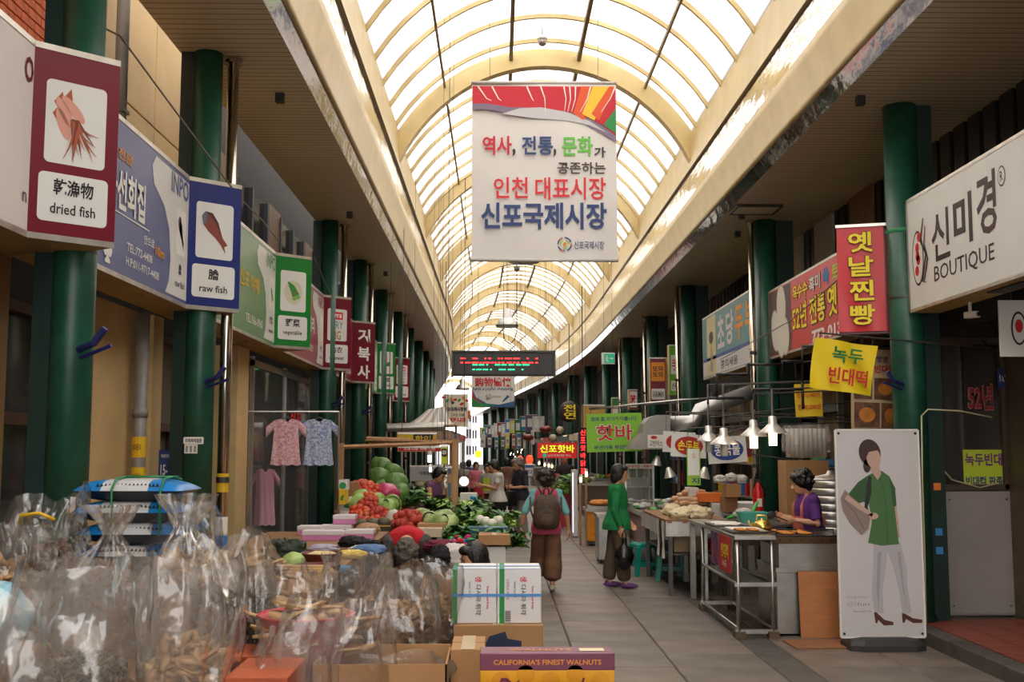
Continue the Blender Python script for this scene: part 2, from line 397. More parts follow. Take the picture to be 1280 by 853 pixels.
for i in range(44):
    for j in range(4):
        y = 7.6 + i*0.6; x = -0.55 + j*0.8 + 0.02
        if i > 26 and False: continue
        place(slabs[rnd.random() < 0.4], 'paving_slab', floor, (x, y, rnd.uniform(-0.002, 0.002)))
    place(slab(0.28, 0.592, stone_d) if i == 0 else bpy.data.meshes['dr'], 'drain_slab', floor, (2.42, 7.6+i*0.6, -0.002))
    if i == 0: [o for o in floor.children if o.name.startswith('drain_slab')][0].data.name = 'dr'
    if i < 14:
        for j in range(2): place(slabs[rnd.random() < 0.6], 'paving_slab', floor, (2.97+j*0.8, 7.6+i*0.6, 0.0))
far = MB()
for i in range(60):
    for j in range(6):
        y = 34.0 + i*0.9; x = -0.95 + j*0.8 + bend(y)
        far.box(x-0.39, x+0.39, y+0.01, y+0.88, -0.03, 0)
fo = far.build('far_paving', stone, floor); fo['kind'] = 'stuff'
# kerb and raised shop pavement on the right
kerb = bpy.data.objects.new('floor', None); COL.objects.link(kerb); struct(kerb, 'raised kerb and red tiled shop pavement on the right')
for i in range(6): MB().box(3.92, 4.10, 5.6+i*0.98, 6.57+i*0.98, -0.02, 0.13).build('kerb_stone', stone_d, kerb, bevel=0.015)
redtile = flat('red_pavement_tile', 128, 62, 48, 0.5, var=0.25, scale=3, bump=0.1)
MB().box(4.10, 6.5, 5.5, 11.0, -0.02, 0.105).build('tile_bed', stone_d, kerb)
tl = MB(); tl.box(-0.145, 0.145, -0.145, 0.145, -0.01, 0.012); tl = tl.mesh('red_tile', redtile)
for i in range(10):
    for j in range(5): place(tl, 'red_tile', kerb, (4.26+j*0.3, 7.9+i*0.3, 0.115))
# ---- left wall
def bx(name, m, x0, x1, y0, y1, z0, z1, parent=None, bevel=0): return MB().box(x0, x1, y0, y1, z0, z1).build(name, m, parent, bevel=bevel)
panel_m = flat('facade_panel_beige', 214, 178, 118, 0.6, var=0.1, scale=1.5)
brick_m = flat('red_brick', 214, 108, 62, 0.8, var=0.25, scale=9, bump=0.3)
wall_l = bx('wall_left', flat('left_wall_backing', 46, 40, 33, 0.8, var=0.2), -3.9, -3.36, -9, 40, 0, 9.0); struct(wall_l, 'left row of shop fronts with beige upper panels')
sweep('wall_left', [(-3.4, 0), (-3.4, 9)], darkbrown, ys=[y for y in YS if y > 38])['kind'] = 'structure'
bmesh_brick = MB().box(-0.03, 0.02, -0.1, 0.1, -0.03, 0.03).mesh('brick', brick_m)
bx('mortar', flat('mortar', 196, 176, 150, 0.9), -3.38, -3.335, 6.0, 8.05, 4.45, 6.9, wall_l)
for r_ in range(31):
    for c in range(9):
        place(bmesh_brick, 'brick', wall_l, (-3.33, 6.12 + c*0.212 + (0.106 if r_ % 2 else 0), 4.5 + r_*0.074))
for r_, (z0, z1) in enumerate(((4.05, 4.86), (4.875, 6.1), (6.115, 7.4))):
    for c in range(3):
        y0 = 8.1 + c*1.05
        bx('facade_panel', panel_m, -3.38, -3.31, y0, y0+1.035, z0, z1, wall_l, bevel=0.006)
# dark first-floor window band
winglass = mat('dark_window_glass', (0.02, 0.02, 0.022), 0.08, 0.0, var=0)
wb = bpy.data.objects.new('window_1', None); COL.objects.link(wb); struct(wb, 'dark band of first-floor windows above the left signs')
bx('pane', winglass, -3.34, -3.32, 11.3, 40, 4.05, 5.25, wb)
for i in range(30): bx('mullion', blackp, -3.34, -3.26, 11.3+i*0.95, 11.3+i*0.95+0.09, 4.05, 5.25, wb)
for i in range(9): bx('shutter_panel', flat('shutter_tan', 120, 92, 56, 0.6, var=0.15), -3.36, -3.28, 12.4+i*2.9, 13.2+i*2.9, 4.0, 5.3, wb)
pipe_m = flat('grey_drain_pipe', 128, 122, 116, 0.45, var=0.15)
t = thing('drain_pipe', 'grey upright drain pipe on the beige upper panels', 'pipe', (-3.2, 8.95, 4.02))
MB().cyl((0,0,0), (0,0,3.2), 0.055, n=14).build('pipe', pipe_m, t, True)
for z in (0.6, 1.7): MB().box(-0.1, 0.06, -0.065, 0.065, z, z+0.03).build('bracket', dsteel, t)
t = thing('drain_pipe', 'grey drain pipe with yellow stickers beside the blue house number', 'pipe', (-2.96, 9.0, 0))
MB().cyl((0,0,0), (0,0,2.92), 0.055, n=14).build('pipe', pipe_m, t, True)
MB().cyl((0,0,2.05), (0,0,2.12), 0.063, n=14).build('coupling', pipe_m, t, True)
def sticker(t, x, y, z, w_, h_, m, ry=0): 
    f = Face(t, (x, y, z)); return f.rect('sticker', 0, 0, w_, h_, m)
yel = flat('sticker_yellow', 222, 178, 30); wht = flat('print_white', 236, 232, 224); blk = flat('print_black', 24, 22, 22); redp = flat('print_red', 206, 32, 40)
for z, m, h_ in ((1.72, yel, 0.17), (1.5, yel, 0.14), (1.32, wht, 0.1), (1.18, redp, 0.08)):
    MB().lathe([(0.0575, z), (0.0575, z+h_)], n=14, cap=False).build('sticker', m, t)
    Face(t, (0, -0.058, z+h_/2)).text('임대문의', 0, 0, 0.07, h_*0.3, blk, 0.01)
# ground floor pieces between Y 5 and 18
bx('wall_left', taupe, -3.36, -3.06, 7.95, 9.35, 0, 2.95)['kind'] = 'structure'
bx('wall_left', flat('pale_pillar', 206, 176, 122, 0.6, var=0.08), -3.36, -2.98, 9.35, 9.62, 0, 2.95)['kind'] = 'structure'
bx('wall_left', flat('pale_pillar', 0, 0, 0), -3.36, -2.92, 12.15, 12.7, 0, 2.95)['kind'] = 'structure'
bx('wall_left', taupe, -3.36, -3.2, 12.7, 13.0, 0, 2.95)['kind'] = 'structure'
frame_m = flat('brown_door_frame', 70, 46, 30, 0.5, var=0.2)
glass_d = mat('shop_glass', (0.05, 0.055, 0.055), 0.05, 0.0, var=0, alpha=0.55)
def door(n, lab, y0, y1, z1, x=-3.12, glass=glass_d, lay=(0.06, 0.75)):
    d = bpy.data.objects.new('door_%d' % n, None); COL.objects.link(d); struct(d, lab)
    bx('frame', frame_m, x-0.1, x, y0, y0+0.07, 0, z1, d); bx('frame', frame_m, x-0.1, x, y1-0.07, y1, 0, z1, d)
    bx('lintel', frame_m, x-0.1, x+0.01, y0, y1, z1-0.07, z1, d); bx('transom', frame_m, x-0.1, x+0.01, y0, y1, 1.95, 2.03, d)
    bx('mullion', frame_m, x-0.1, x, (y0+y1)/2-0.03, (y0+y1)/2+0.03, 0, 1.95, d)
    bx('bottom_panel', frame_m, x-0.09, x-0.02, y0, y1, 0, 0.4, d)
    bx('pane', glass, x-0.07, x-0.06, y0, y1, 0.4, z1, d); return d
door(1, 'dark glazed door with brown frame left of the first green column', 5.9, 7.55, 2.75)
bx('wall_left', flat('ochre_post', 150, 112, 66, 0.6), -3.3, -3.0, 6.0, 6.62, 0, 3.0)['kind'] = 'structure'
door(2, 'grey door in brown frame beside the beige pillar', 9.62, 11.3, 2.85, glass=flat('grey_door_skin', 84, 78, 70, 0.45, var=0.15))
bx('wall_left', flat('inner_dark', 40, 33, 27, 0.8, var=0.3), -3.36, -3.22, 11.3, 12.15, 0, 2.95)['kind'] = 'structure'
sw = bpy.data.objects.new('window_2', None); COL.objects.link(sw); struct(sw, 'clothes shop window with pink garments inside')
bx('back_wall', flat('shop_inside', 96, 84, 78, 0.8, var=0.3, scale=2), -3.37, -3.34, 13, 17.6, 0, 2.95, sw)
bx('pane', mat('shop_glass_clear', (0.12, 0.13, 0.13), 0.04, 0, var=0, alpha=0.28), -2.955, -2.945, 13.0, 17.2, 0.3, 2.8, sw)
for y in (13.0, 15.0, 17.1): bx('frame', steel, -2.98, -2.93, y, y+0.06, 0, 2.9, sw)
bx('frame', steel, -2.98, -2.93, 13, 17.16, 2.78, 2.86, sw); bx('sill', steel, -3.0, -2.9, 13, 17.16, 0.25, 0.32, sw)
f = Face(sw, (-2.94, 15.8, 2.15), (0,1,0)); f.text('의류', 0, 0, 0.9, 0.34, redp, 0.03)
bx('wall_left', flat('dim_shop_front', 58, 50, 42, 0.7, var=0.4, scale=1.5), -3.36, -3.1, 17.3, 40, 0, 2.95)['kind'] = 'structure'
# ---- right wall
wall_r = bx('wall_right', flat('right_wall_dark', 38, 33, 28, 0.75, var=0.3, scale=2), 5.02, 5.6, -9, 40, 3.1, 9.0); struct(wall_r, 'dark right building row with vertical boards')
bx('wall_right', MATS['right_wall_dark'], 5.02, 5.6, 12.7, 40, 0, 3.1)['kind'] = 'structure'
bx('wall_right', MATS['right_wall_dark'], 5.5, 5.9, -9, 12.7, 0, 3.1)['kind'] = 'structure'
sweep('wall_right', [(5.1, 0), (5.1, 9)], darkbrown, ys=[y for y in YS if y > 38])['kind'] = 'structure'
brd = MB().box(-0.03, 0.03, -0.13, 0.13, 4.35, 6.2).mesh('board', blackp)
for i in range(60): place(brd, 'board', wall_r, (5.0, 7.0+i*0.36, 0))
for y0, z0, z1, m in ((15.6, 4.2, 5.25, 'pale_curtain'), (17.2, 4.2, 5.25, 'pale_curtain'), (13.9, 4.3, 5.3, 'shutter_tan')):
    bx('window_blind', flat(m, 176, 168, 158, 0.7), 4.92, 4.96, y0, y0+0.9, z0, z1, wall_r)
# ---- columns
def column(x, y, label, group=None, side=1, hook=None, r=0.165, z1=5.27, z0=0.0, fl=0.26):
    t = thing('column', label, 'column', (x, y, 0), 0, group)
    MB().cyl((0,0,z0), (0,0,z1), r, n=24).build('shaft', green_p, t, True)
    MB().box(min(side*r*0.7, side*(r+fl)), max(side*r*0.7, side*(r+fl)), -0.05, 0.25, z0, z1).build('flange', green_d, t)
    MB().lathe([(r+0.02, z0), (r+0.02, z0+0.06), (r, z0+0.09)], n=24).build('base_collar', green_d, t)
    if hook:
        hk = MB(); hk.tube([(-side*r*0.6, -r*0.7, hook), (-side*(r+0.06), -r*1.2, hook+0.03), (-side*(r+0.13), -r*1.3, hook+0.12)], 0.022, 8)
        hk.tube([(-side*r*0.7, -r*0.7, hook-0.05), (-side*(r+0.16), -r*1.1, hook+0.02)], 0.012, 6)
        hk.build('flag_holder', flat('flag_holder_blue', 34, 36, 96, 0.4), t)
    return t
LX, RX = -2.56, 4.10
c1 = column(LX, 6.5, 'green round column behind the maroon dried fish sign', side=-1, hook=2.38, r=0.125, fl=0.1)
MB().lathe([(0.128, 2.97), (0.128, 3.0)], n=20).build('band', dsteel, c1)
Face(c1, (0.09, -0.118, 1.47)).rect('paper_scrap', 0, 0, 0.03, 0.09, wht)
c2 = column(LX, 9.3, 'green round column behind the blue raw fish sign', side=-1, hook=2.36, r=0.125, fl=0.1)
f = Face(c2, (0.0, -0.129, 1.86)); f.rect('notice', 0, 0, 0.17, 0.06, wht, r=0.01); f.text('국제축제결혼', 0, 0, 0.14, 0.035, blk, 0.02); f.rect('notice', -0.02, -0.07, 0.11, 0.075, wht)
for k in range(3): f.rect('print', -0.055+k*0.035, -0.07, 0.022, 0.055, flat('print_grey', 150, 146, 140), 0.005)
c3 = column(LX-0.02, 16.4, 'green round column behind the hanging floral blouses', side=-1, hook=2.45, r=0.13, fl=0.12)
c4 = column(LX, 19.9, 'green round column between the maroon turtle sign and the small green sign', side=-1, hook=2.45, r=0.13, fl=0.12)
for y in (23.7, 27.6, 31.4, 35.2, 39, 43, 47.5, 52, 57, 63, 70, 78, 88): column(LX+bend(y), y, 'green round column further down the left row of shops', 'far left columns', -1, None, 0.13, fl=0.12)
k1 = column(RX, 10.7, 'green round column beside the white boutique sign', hook=2.42, z0=0.1, fl=0.14)
MB().lathe([(0.17, 3.28), (0.17, 3.30)], n=24).build('band', dsteel, k1)
MB().lathe([(0.168, 3.95), (0.172, 3.96), (0.172, 3.98), (0.168, 3.99)], n=24).build('green_twine', flat('twine_green', 40, 130, 80), k1)
for z, m in ((1.42, flat('sticker_orange', 222, 120, 30)), (0.98, flat('sticker_blue', 60, 130, 190)), (0.8, flat('sticker_blue', 0, 0, 0))):
    Face(k1, (0.22, -0.053, z)).rect('sticker', 0, 0, 0.07, 0.07, m)
column(RX, 16.3, 'green round column at the end of the red bun sign', r=0.165)
column(RX, 23.0, 'green round column beside the teal tofu sign')
for y in (28.4, 34, 40, 46, 52, 58, 64, 70, 77, 84, 92, 100, 110): column(RX+bend(y), y, 'green round column further down the right row of shops', 'far right columns', 1, None, 0.15)
chrome = mat('chrome_pipe', (0.62, 0.55, 0.46), 0.16, 1.0, var=0.12, scale=4)
def downpipe(x, y, lab, z0=0, z1=5.25, r=0.05, group=None):
    t = thing('downpipe', lab, 'pipe', (x, y, 0), 0, group)
    MB().cyl((0,0,z0), (0,0,z1), r, n=14).build('pipe', chrome, t, True)
    for z in (1.5, 3.2): MB().lathe([(r+0.008, z), (r+0.008, z+0.05)], n=14).build('clamp', dsteel, t)
    MB().lathe([(r+0.03, z1-0.03), (r+0.03, z1)], n=14).build('ceiling_collar', chrome, t)
    return t
dp = downpipe(-2.37, 9.42, 'shiny steel downpipe beside the raw fish sign')
for z, m in ((1.42, yel), (1.05, wht), (0.9, flat('sticker_blue', 0, 0, 0))):
    MB().lathe([(0.052, z), (0.052, z+0.16)], n=14, cap=False).build('sticker', m, dp)
downpipe(-2.38, 16.55, 'shiny steel downpipe beside the hanging blouses')
for y in (20.1, 24.0, 28): downpipe(-2.38, y, 'shiny steel downpipe further down the left columns', group='far left downpipes')
for x, y in ((3.82, 22.8), (3.86, 28.2), (3.86, 34)): downpipe(x+bend(y), y, 'slim steel downpipe in front of the right columns', r=0.045, group='right downpipes')
downpipe(3.86, 16.2, 'slim steel downpipe beside the teal tofu sign', r=0.045)
# ceiling fittings
for px, py, s in ((350, 115, 'the raw fish sign'), (437, 267, 'the bright green vegetable sign'), (482, 342, 'the maroon underwear sign')):
    p = at(px, py, 3.47*FPX/(560-py)*0.985)
    t = tag(MB().box(-0.04, 0.04, -0.04, 0.04, -0.09, 0).build('ceiling_sensor', blackp), 'small black sensor on the left slatted soffit above '+s, 'sensor'); t.location = (p.x, p.y, 5.27)
for px, py, s in ((1075, 115, 'before the boutique sign'), (927, 267, 'beside the access hatch'), (922, 290, 'beyond the access hatch')):
    p = at(px, py, 3.47*FPX/(560-py)*0.985)
    t = tag(MB().box(-0.04, 0.04, -0.04, 0.04, -0.09, 0).build('ceiling_sensor', blackp), 'small black sensor on the right slatted soffit '+s, 'sensor'); t.location = (p.x, p.y, 5.27)
h = thing('ceiling_hatch', 'flush access hatch in the right slatted soffit', 'hatch', (3.75, 15.4, 5.25)); MB().box(-0.3, 0.3, -0.25, 0.25, -0.012, 0.01).build('panel', soffit_m, h)
MB().box(-0.33, -0.3, -0.28, 0.28, -0.02, 0.02).box(0.3, 0.33, -0.28, 0.28, -0.02, 0.02).box(-0.3, 0.3, -0.28, -0.25, -0.02, 0.02).box(-0.3, 0.3, 0.25, 0.28, -0.02, 0.02).build('frame', darkbrown, h)
# far end: street beyond the arcade
for nm, px0, px1, y_, hgt, col in (('apartment_block', 582, 589, 125, 7.0, (150, 146, 150)), ('apartment_block', 589.5, 596, 131, 10.0, (196, 192, 196))):
    a = at(px0, 560, y_); b = at(px1, 560, y_)
    t = thing(nm, 'pale block beyond the end of the arcade' if col[0] > 180 else 'grey block beyond the end of the arcade', 'building', ((a.x+b.x)/2, y_, 0))
    wd = b.x-a.x; MB().box(-wd/2, wd/2, 0, 3, 0, hgt).build('wall', flat('block_%d' % col[0], *col, 0.7), t)
    for i in range(3):
        for j in range(2): MB().box(-wd/2+0.1+j*wd/2, -wd/2+0.1+j*wd/2+wd*0.3, -0.03, 0.02, 1+i*1.9, 2+i*1.9).build('window', winglass, t)
# ================================================================ SIGNS
navy = flat('print_navy', 40, 62, 118); ink = flat('print_ink', 50, 40, 40); grey_l = flat('print_light_grey', 206, 202, 198)
maroon = flat('sign_maroon', 112, 20, 38, 0.35, var=0.06, scale=2); sblue = flat('sign_blue', 34, 46, 112, 0.35, var=0.06, scale=2)
sgreen = flat('sign_green', 24, 122, 46, 0.35, var=0.06, scale=2); sage = flat('sign_sage', 100, 140, 92, 0.35, var=0.06)
slate = flat('sign_slate_blue', 84, 92, 138, 0.35, var=0.08, scale=2); casing_m = flat('sign_casing_beige', 190, 160, 104, 0.6, var=0.15, scale=3)
orange_t = flat('print_orange', 226, 142, 40); white_s = flat('sign_white', 222, 220, 214, 0.4, var=0.05, scale=2); edge_al = mat('aluminium_edge', (0.66, 0.62, 0.56), 0.35, 0.8, var=0.15, scale=8)
SZ0, SZ1, SX = 2.97, 4.10, -2.63
def fish_art(f, x, y, w_, h_, k):
    if k == 'squid':
        body = flat('squid_pink', 214, 150, 130); br = flat('squid_brown', 168, 84, 48); dk = flat('squid_dark', 118, 52, 34)
        for dx, dy, a in ((-0.22, 0.14, 0.5), (-0.06, 0.2, 0.75), (-0.24, -0.02, 0.35)):
            f.oval('squid_mantle', x+dx*w_, y+dy*h_, 0.10*w_, 0.22*h_, body, 0.008, a)
            f.poly('squid_fin', [(x+(dx-0.2)*w_, y+(dy+0.13)*h_), (x+(dx-0.05)*w_, y+(dy+0.28)*h_), (x+(dx-0.02)*w_, y+(dy+0.12)*h_), (x+(dx-0.12)*w_, y+(dy+0.04)*h_)], br, 0.007)
        for i in range(16):
            a = -0.5-0.085*i; sx_, sy_ = x+(-0.08+0.03*(i % 4))*w_, y+(0.06-0.03*(i % 3))*h_; ln = (0.42+0.17*((i*7) % 5)/4)
            cv = 0.16*math.sin(i*2.1)
            f.strip('tentacle', [(sx_+ln*w_*q*math.cos(a+cv*q*2), sy_+ln*h_*q*math.sin(a+cv*q*2)) for q in (0, 0.3, 0.6, 0.85, 1.0)], [0.07*w_, 0.05*w_, 0.028*w_, 0.016*w_, 0.005*w_], br if i % 3 else dk, 0.009+0.0004*i)
    elif k == 'fish':
        red = flat('fish_red', 132, 62, 52); dk = flat('fish_dark', 78, 44, 44); bl = flat('fish_blue', 96, 104, 124)
        pts = [(-0.40, 0.28), (-0.30, 0.38), (-0.08, 0.36), (0.10, 0.18), (0.24, -0.12), (0.40, -0.26), (0.30, -0.30), (0.34, -0.44), (0.18, -0.26), (0.02, -0.14), (-0.2, -0.02), (-0.36, 0.12)]
        f.poly('fish_body', [(x+a*w_, y+b*h_) for a, b in pts], red, 0.008)
        f.poly('fish_back', [(x+a*w_, y+b*h_) for a, b in [(-0.30, 0.38), (-0.08, 0.36), (0.10, 0.18), (0.2, -0.06), (0.02, 0.16), (-0.14, 0.28)]], dk, 0.009)
        f.poly('fish_head', [(x+a*w_, y+b*h_) for a, b in [(-0.40, 0.28), (-0.30, 0.38), (-0.24, 0.36), (-0.26, 0.14), (-0.36, 0.12)]], bl, 0.009)
    else:
        pl = flat('plate_cream', 206, 202, 172); lg = flat('leek_green', 46, 128, 52); ll = flat('leek_light', 126, 176, 90)
        if k == 'leek':
            f.oval('plate', x, y-0.03*h_, 0.40*w_, 0.34*h_, pl, 0.007)
            for i in range(9): f.strip('leek', [(x+(-0.24+0.03*i)*w_, y+(0.26-0.012*i)*h_), (x+(0.0+0.03*i)*w_, y+(-0.16+0.01*i)*h_)], 0.06*w_, lg if i % 2 else flat('leek_mid', 62, 146, 70), 0.008+0.0003*i)
            for i in range(3): f.oval('cut_end', x+(0.02+0.1*i)*w_, y+(-0.2+0.03*i)*h_, 0.08*w_, 0.06*h_, ll, 0.012)
            f.strip('red_tie', [(x-0.08*w_, y-0.12*h_), (x+0.16*w_, y+0.0*h_)], 0.03*w_, redp, 0.013)
        elif k == 'chili':
            f.strip('chili', [(x-0.2*w_, y-0.3*h_), (x-0.02*w_, y), (x+0.05*w_, y+0.3*h_)], [0.03*w_, 0.14*w_, 0.06*w_], orange_t, 0.008)
            f.oval('leaf', x+0.16*w_, y-0.08*h_, 0.2*w_, 0.1*h_, lg, 0.009, 0.7)
def left_sign(name_lab, Yc, Ys, endm, longm, art, hanja, eng, texts, INPO=True, z0=SZ0, z1=SZ1, tip=(0.37, 0.33)):
    t = thing('shop_sign', name_lab, 'sign', (SX, Yc, z0)); H = z1-z0
    tx, ty = tip
    plan = [(-0.36, Ys-Yc), (0, Ys-Yc), (0, 0), (tx, ty), (0.0, ty+0.22), (-0.36, ty+0.22)]
    MB().prism(plan, 0.0, H).build('casing', casing_m, t)
    L = (0 - (Ys-Yc)); W = math.hypot(tx, ty)
    fl = Face(t, (0, (Ys-Yc)/2, H/2), (0,1,0)); fe = Face(t, (tx/2, ty/2, H/2), (tx, ty, 0))
    fl.rect('long_face', 0, 0, L, H-0.06, longm, 0.004)
    fe.rect('end_face', 0, 0, W, H-0.06, endm, 0.004)
    for z in (-H/2+0.015, H/2-0.015):
        fl.rect('edge_strip', 0, z, L, 0.035, edge_al, 0.008); fe.rect('edge_strip', 0, z, W, 0.035, edge_al, 0.008)
    if art:
        e = fe; sw_ = W*0.66
        e.rect('picture_card', 0, H*0.11, W*0.70, H*0.43, white_s, 0.006, 0.03)
        if art in ('logos',):
            e.rect('logo_box', 0, H*0.235, W*0.4, H*0.10, redp, 0.008); e.text('쌍방울', 0, H*0.235, W*0.32, H*0.06, wht, 0.02, 0.010)
            e.text('TRY', 0, H*0.11, W*0.42, H*0.10, flat('print_teal', 60, 130, 150), 0.0, 0.008); e.text('BG', 0, -H*0.03, W*0.26, H*0.12, flat('print_bronze', 150, 110, 60), 0.01, 0.008)
        else: fish_art(e, 0, H*0.11, W*0.62, H*0.38, art)
        e.rect('name_card', 0, -H*0.28, W*0.80, H*0.25, white_s, 0.006, 0.03)
        e.text(hanja, 0, -H*0.225, W*0.46 if len(hanja) > 2 else W*0.2*len(hanja), H*0.085, blk, 0.02, 0.008); e.text(eng, 0, -H*0.335, W*0.52, H*0.055, blk, 0.012, 0.008)
    if INPO:
        x1 = L/2
        k = 1.36
        pts = [(x1-0.72*k, H*0.36), (x1-0.66*k, H*0.44), (x1-0.1*k, H*0.44), (x1, H*0.44), (x1, -H*0.45), (x1-0.42*k, -H*0.45), (x1-0.36*k, -H*0.36), (x1-0.34*k, -H*0.2), (x1-0.38*k, 0.0), (x1-0.48*k, H*0.14), (x1-0.68*k, H*0.24)]
        fl.poly('pale_swoosh', pts, white_s, 0.006)
        fl.text('INPO', x1-0.26, H*0.36, 0.48, H*0.15, longm, 0.02, 0.008)
        fl.rect('picture_card', x1-0.2, H*0.03, 0.26, H*0.34, wht, 0.008, 0.02)
        if art and art != 'logos': fish_art(fl, x1-0.2, H*0.03, 0.22, H*0.3, art)
        fl.text(hanja, x1-0.2, -H*0.24, 0.08*len(hanja), H*0.08, ink, 0.02, 0.008); fl.text(eng, x1-0.2, -H*0.35, 0.26, H*0.05, ink, 0.01, 0.008)
    for s_, dy, z, w_, h_, m, b in texts: fl.text(s_, L/2-dy, z*H, w_, h_*H, m, b, 0.009)
    for k in (0.3, 0.8): MB().box(-0.3+k*0.2, -0.26+k*0.2, Ys-Yc+k*L*0.9, Ys-Yc+k*L*0.9+0.1, -0.012, 0.0).build('underside_clip', casing_m, t)
    return t
p0 = left_sign('maroon dried fish sign box with squid picture', 5.97, 2.5, maroon, flat('sign_pale_pink', 226, 216, 210), 'squid', '乾漁物', 'dried fish', [('O', 0.07, 0.33, 0.11, 0.13, maroon, 0.02), ('n', 0.06, -0.31, 0.05, 0.05, ink, 0.0)], INPO=False)
left_sign('blue raw fish sign box with red fish picture', 9.05, 6.55, sblue, slate, 'fish', '膾', 'raw fish',
    [('영산전문', 1.72, 0.27, 0.6, 0.07, orange_t, 0.02), ('하나선회집', 1.62, 0.05, 1.0, 0.26, wht, 0.03), ('안으로', 1.0, -0.17, 0.24, 0.06, wht, 0.01), ('10m', 0.74, -0.2, 0.22, 0.07, orange_t, 0.03), ('TEL:772-4408', 1.2, -0.28, 0.56, 0.055, wht, 0.01), ('H.P:011-9717-4408', 1.12, -0.37, 0.74, 0.055, wht, 0.01), ('______________', 1.6, -0.1, 1.2, 0.008, wht, 0.0), ('♣', 1.85, -0.34, 0.16, 0.2, wht, 0.0)])
left_sign('bright green vegetable sign box with leek plate picture', 12.65, 9.6, sgreen, sage, 'leek', '野菜', 'vegetable', [('신포 야채', 1.3, 0.02, 0.9, 0.16, flat('print_gold', 214, 178, 60), 0.03), ('TEL:766-0960', 1.05, -0.33, 0.8, 0.08, wht, 0.01)])
left_sign('maroon underwear sign box with brand card', 16.2, 13.2, maroon, flat('sign_rose', 150, 60, 78, 0.35), 'logos', '內衣', 'underwear', [('란제리', 1.2, 0.0, 0.8, 0.2, wht, 0.03), ('771-0533', 1.2, -0.3, 0.6, 0.08, wht, 0.01)])
tg = left_sign('maroon sign box with three large white characters stacked', 19.5, 16.75, maroon, flat('sign_rose_dark', 128, 30, 52, 0.35), None, '', '', [('763-0148', 0.6, -0.36, 0.7, 0.07, wht, 0.01)], INPO=False)
fe = Face(tg, (0.185, 0.165, 0.565), (0.37, 0.33, 0))
for i, ch in enumerate('거북사'): fe.text(ch, 0, 0.3-0.33*i, 0.27, 0.25, wht, 0.03, 0.008)
left_sign('small green vegetable sign box with chilli picture', 23.5, 20.05, sgreen, sage, 'chili', '野菜', 'vegetable', [])
left_sign('maroon sign box hanging far down the left row', 27.4, 24.05, maroon, slate, 'logos', '靴', 'shoes', [])
# house number plate
t = thing('house_number', 'blue house number plate on beige pillar', 'plate', (-2.86, 9.4, 1.62)); MB().box(-0.06, 0.06, 0, 0.012, -0.16, 0.16).build('plate', navy, t, bevel=0.004)
f = Face(t, (0, 0, 0)); f.text('15-1', 0, -0.01, 0.08, 0.09, wht, 0.02, 0.003); f.text('제물량로', 0, 0.11, 0.08, 0.03, wht, 0.01, 0.003); f.rect('line', 0, -0.1, 0.09, 0.008, wht, 0.003)
# ---- right side signs
def right_panel(name, lab, x, ya, yb, z0, z1, m, th=0.3):
    t = thing(name, lab, 'sign', (x, (ya+yb)/2, z0), R(-90)); L = yb-ya; H = z1-z0
    MB().box(-L/2, L/2, 0.0, th, 0, H).build('casing', casing_m, t)
    f = Face(t, (0, 0, H/2)); f.rect('face', 0, 0, L-0.04, H-0.05, m, 0.004)
    for z in (-H/2+0.012, H/2-0.012): f.rect('edge_strip', 0, z, L, 0.03, edge_al, 0.008)
    for x_ in (-L/2+0.012, L/2-0.012): f.rect('edge_strip', x_, 0, 0.03, H, edge_al, 0.008)
    for q in (-L*0.35, 0, L*0.35): MB().tube([(q, th, H*0.5), (q, 5.03-x, H*0.5)], 0.02, 6).build('wall_bracket', dsteel, t)
    return t, f, L, H
t, f, L, H = right_panel('shop_sign', 'long white boutique sign with lettering and seal', 4.06, 6.6, 10.5, 3.12, 4.24, white_s)
x0 = -L/2                                    # far end
def X(d): return x0 + d
f.oval('seal_ring', X(0.26), -0.06, 0.14, 0.27, ink, 0.006); f.oval('seal_field', X(0.26), -0.06, 0.122, 0.245, white_s, 0.007)
for dx, dy in ((0, 0.1), (0.02, -0.02), (-0.02, -0.12), (0.05, 0.2), (0.0, 0.02)): f.oval('seal_flower', X(0.255+dx), -0.06+dy, 0.045, 0.05, redp, 0.008)
f.strip('seal_stroke', [(X(0.42), 0.30), (X(0.34), 0.1), (X(0.46), -0.05), (X(0.36), -0.3), (X(0.44), -0.32)], [0.02, 0.04, 0.035, 0.03, 0.01], ink, 0.009)
f.strip('seal_stroke', [(X(0.40), -0.3), (X(0.5), -0.1), (X(0.42), 0.05), (X(0.46), 0.22)], [0.02, 0.03, 0.02, 0.015], ink, 0.009)
plum = flat('print_plum', 70, 46, 50)
f.text('신', X(0.80), 0.06, 0.40, 0.46, ink, 0.015, 0.006); f.text('미', X(1.28), 0.10, 0.38, 0.44, ink, 0.03, 0.006); f.text('경', X(1.74), 0.14, 0.36, 0.52, plum, 0.02, 0.006)
f.text('BOUTIQUE', X(1.24), -0.29, 1.22, 0.17, ink, 0.005, 0.006)
f.oval('mark_ring', X(2.03), 0.30, 0.065, 0.085, ink, 0.006); f.oval('mark_field', X(2.03), 0.30, 0.055, 0.073, white_s, 0.007); f.text('R', X(2.03), 0.30, 0.05, 0.08, ink, 0.01, 0.008)
MB().box(-0.5, 0.1, 0.1, 0.25, -0.012, 0.0).build('underside_vent', blackp, t)
t2 = thing('security_camera', 'small white camera under the boutique sign', 'camera', (4.3, 9.7, 3.0)); MB().cyl((0,0,0), (0,0,0.12), 0.015).build('stem', wht, t2); MB().cbox((0, -0.03, 0), (0.07, 0.13, 0.06), rz=0.5).build('housing', wht, t2, bevel=0.01)
MB().cyl((0.03, -0.1, 0), (0.045, -0.13, 0), 0.02).build('lens', blk, t2)
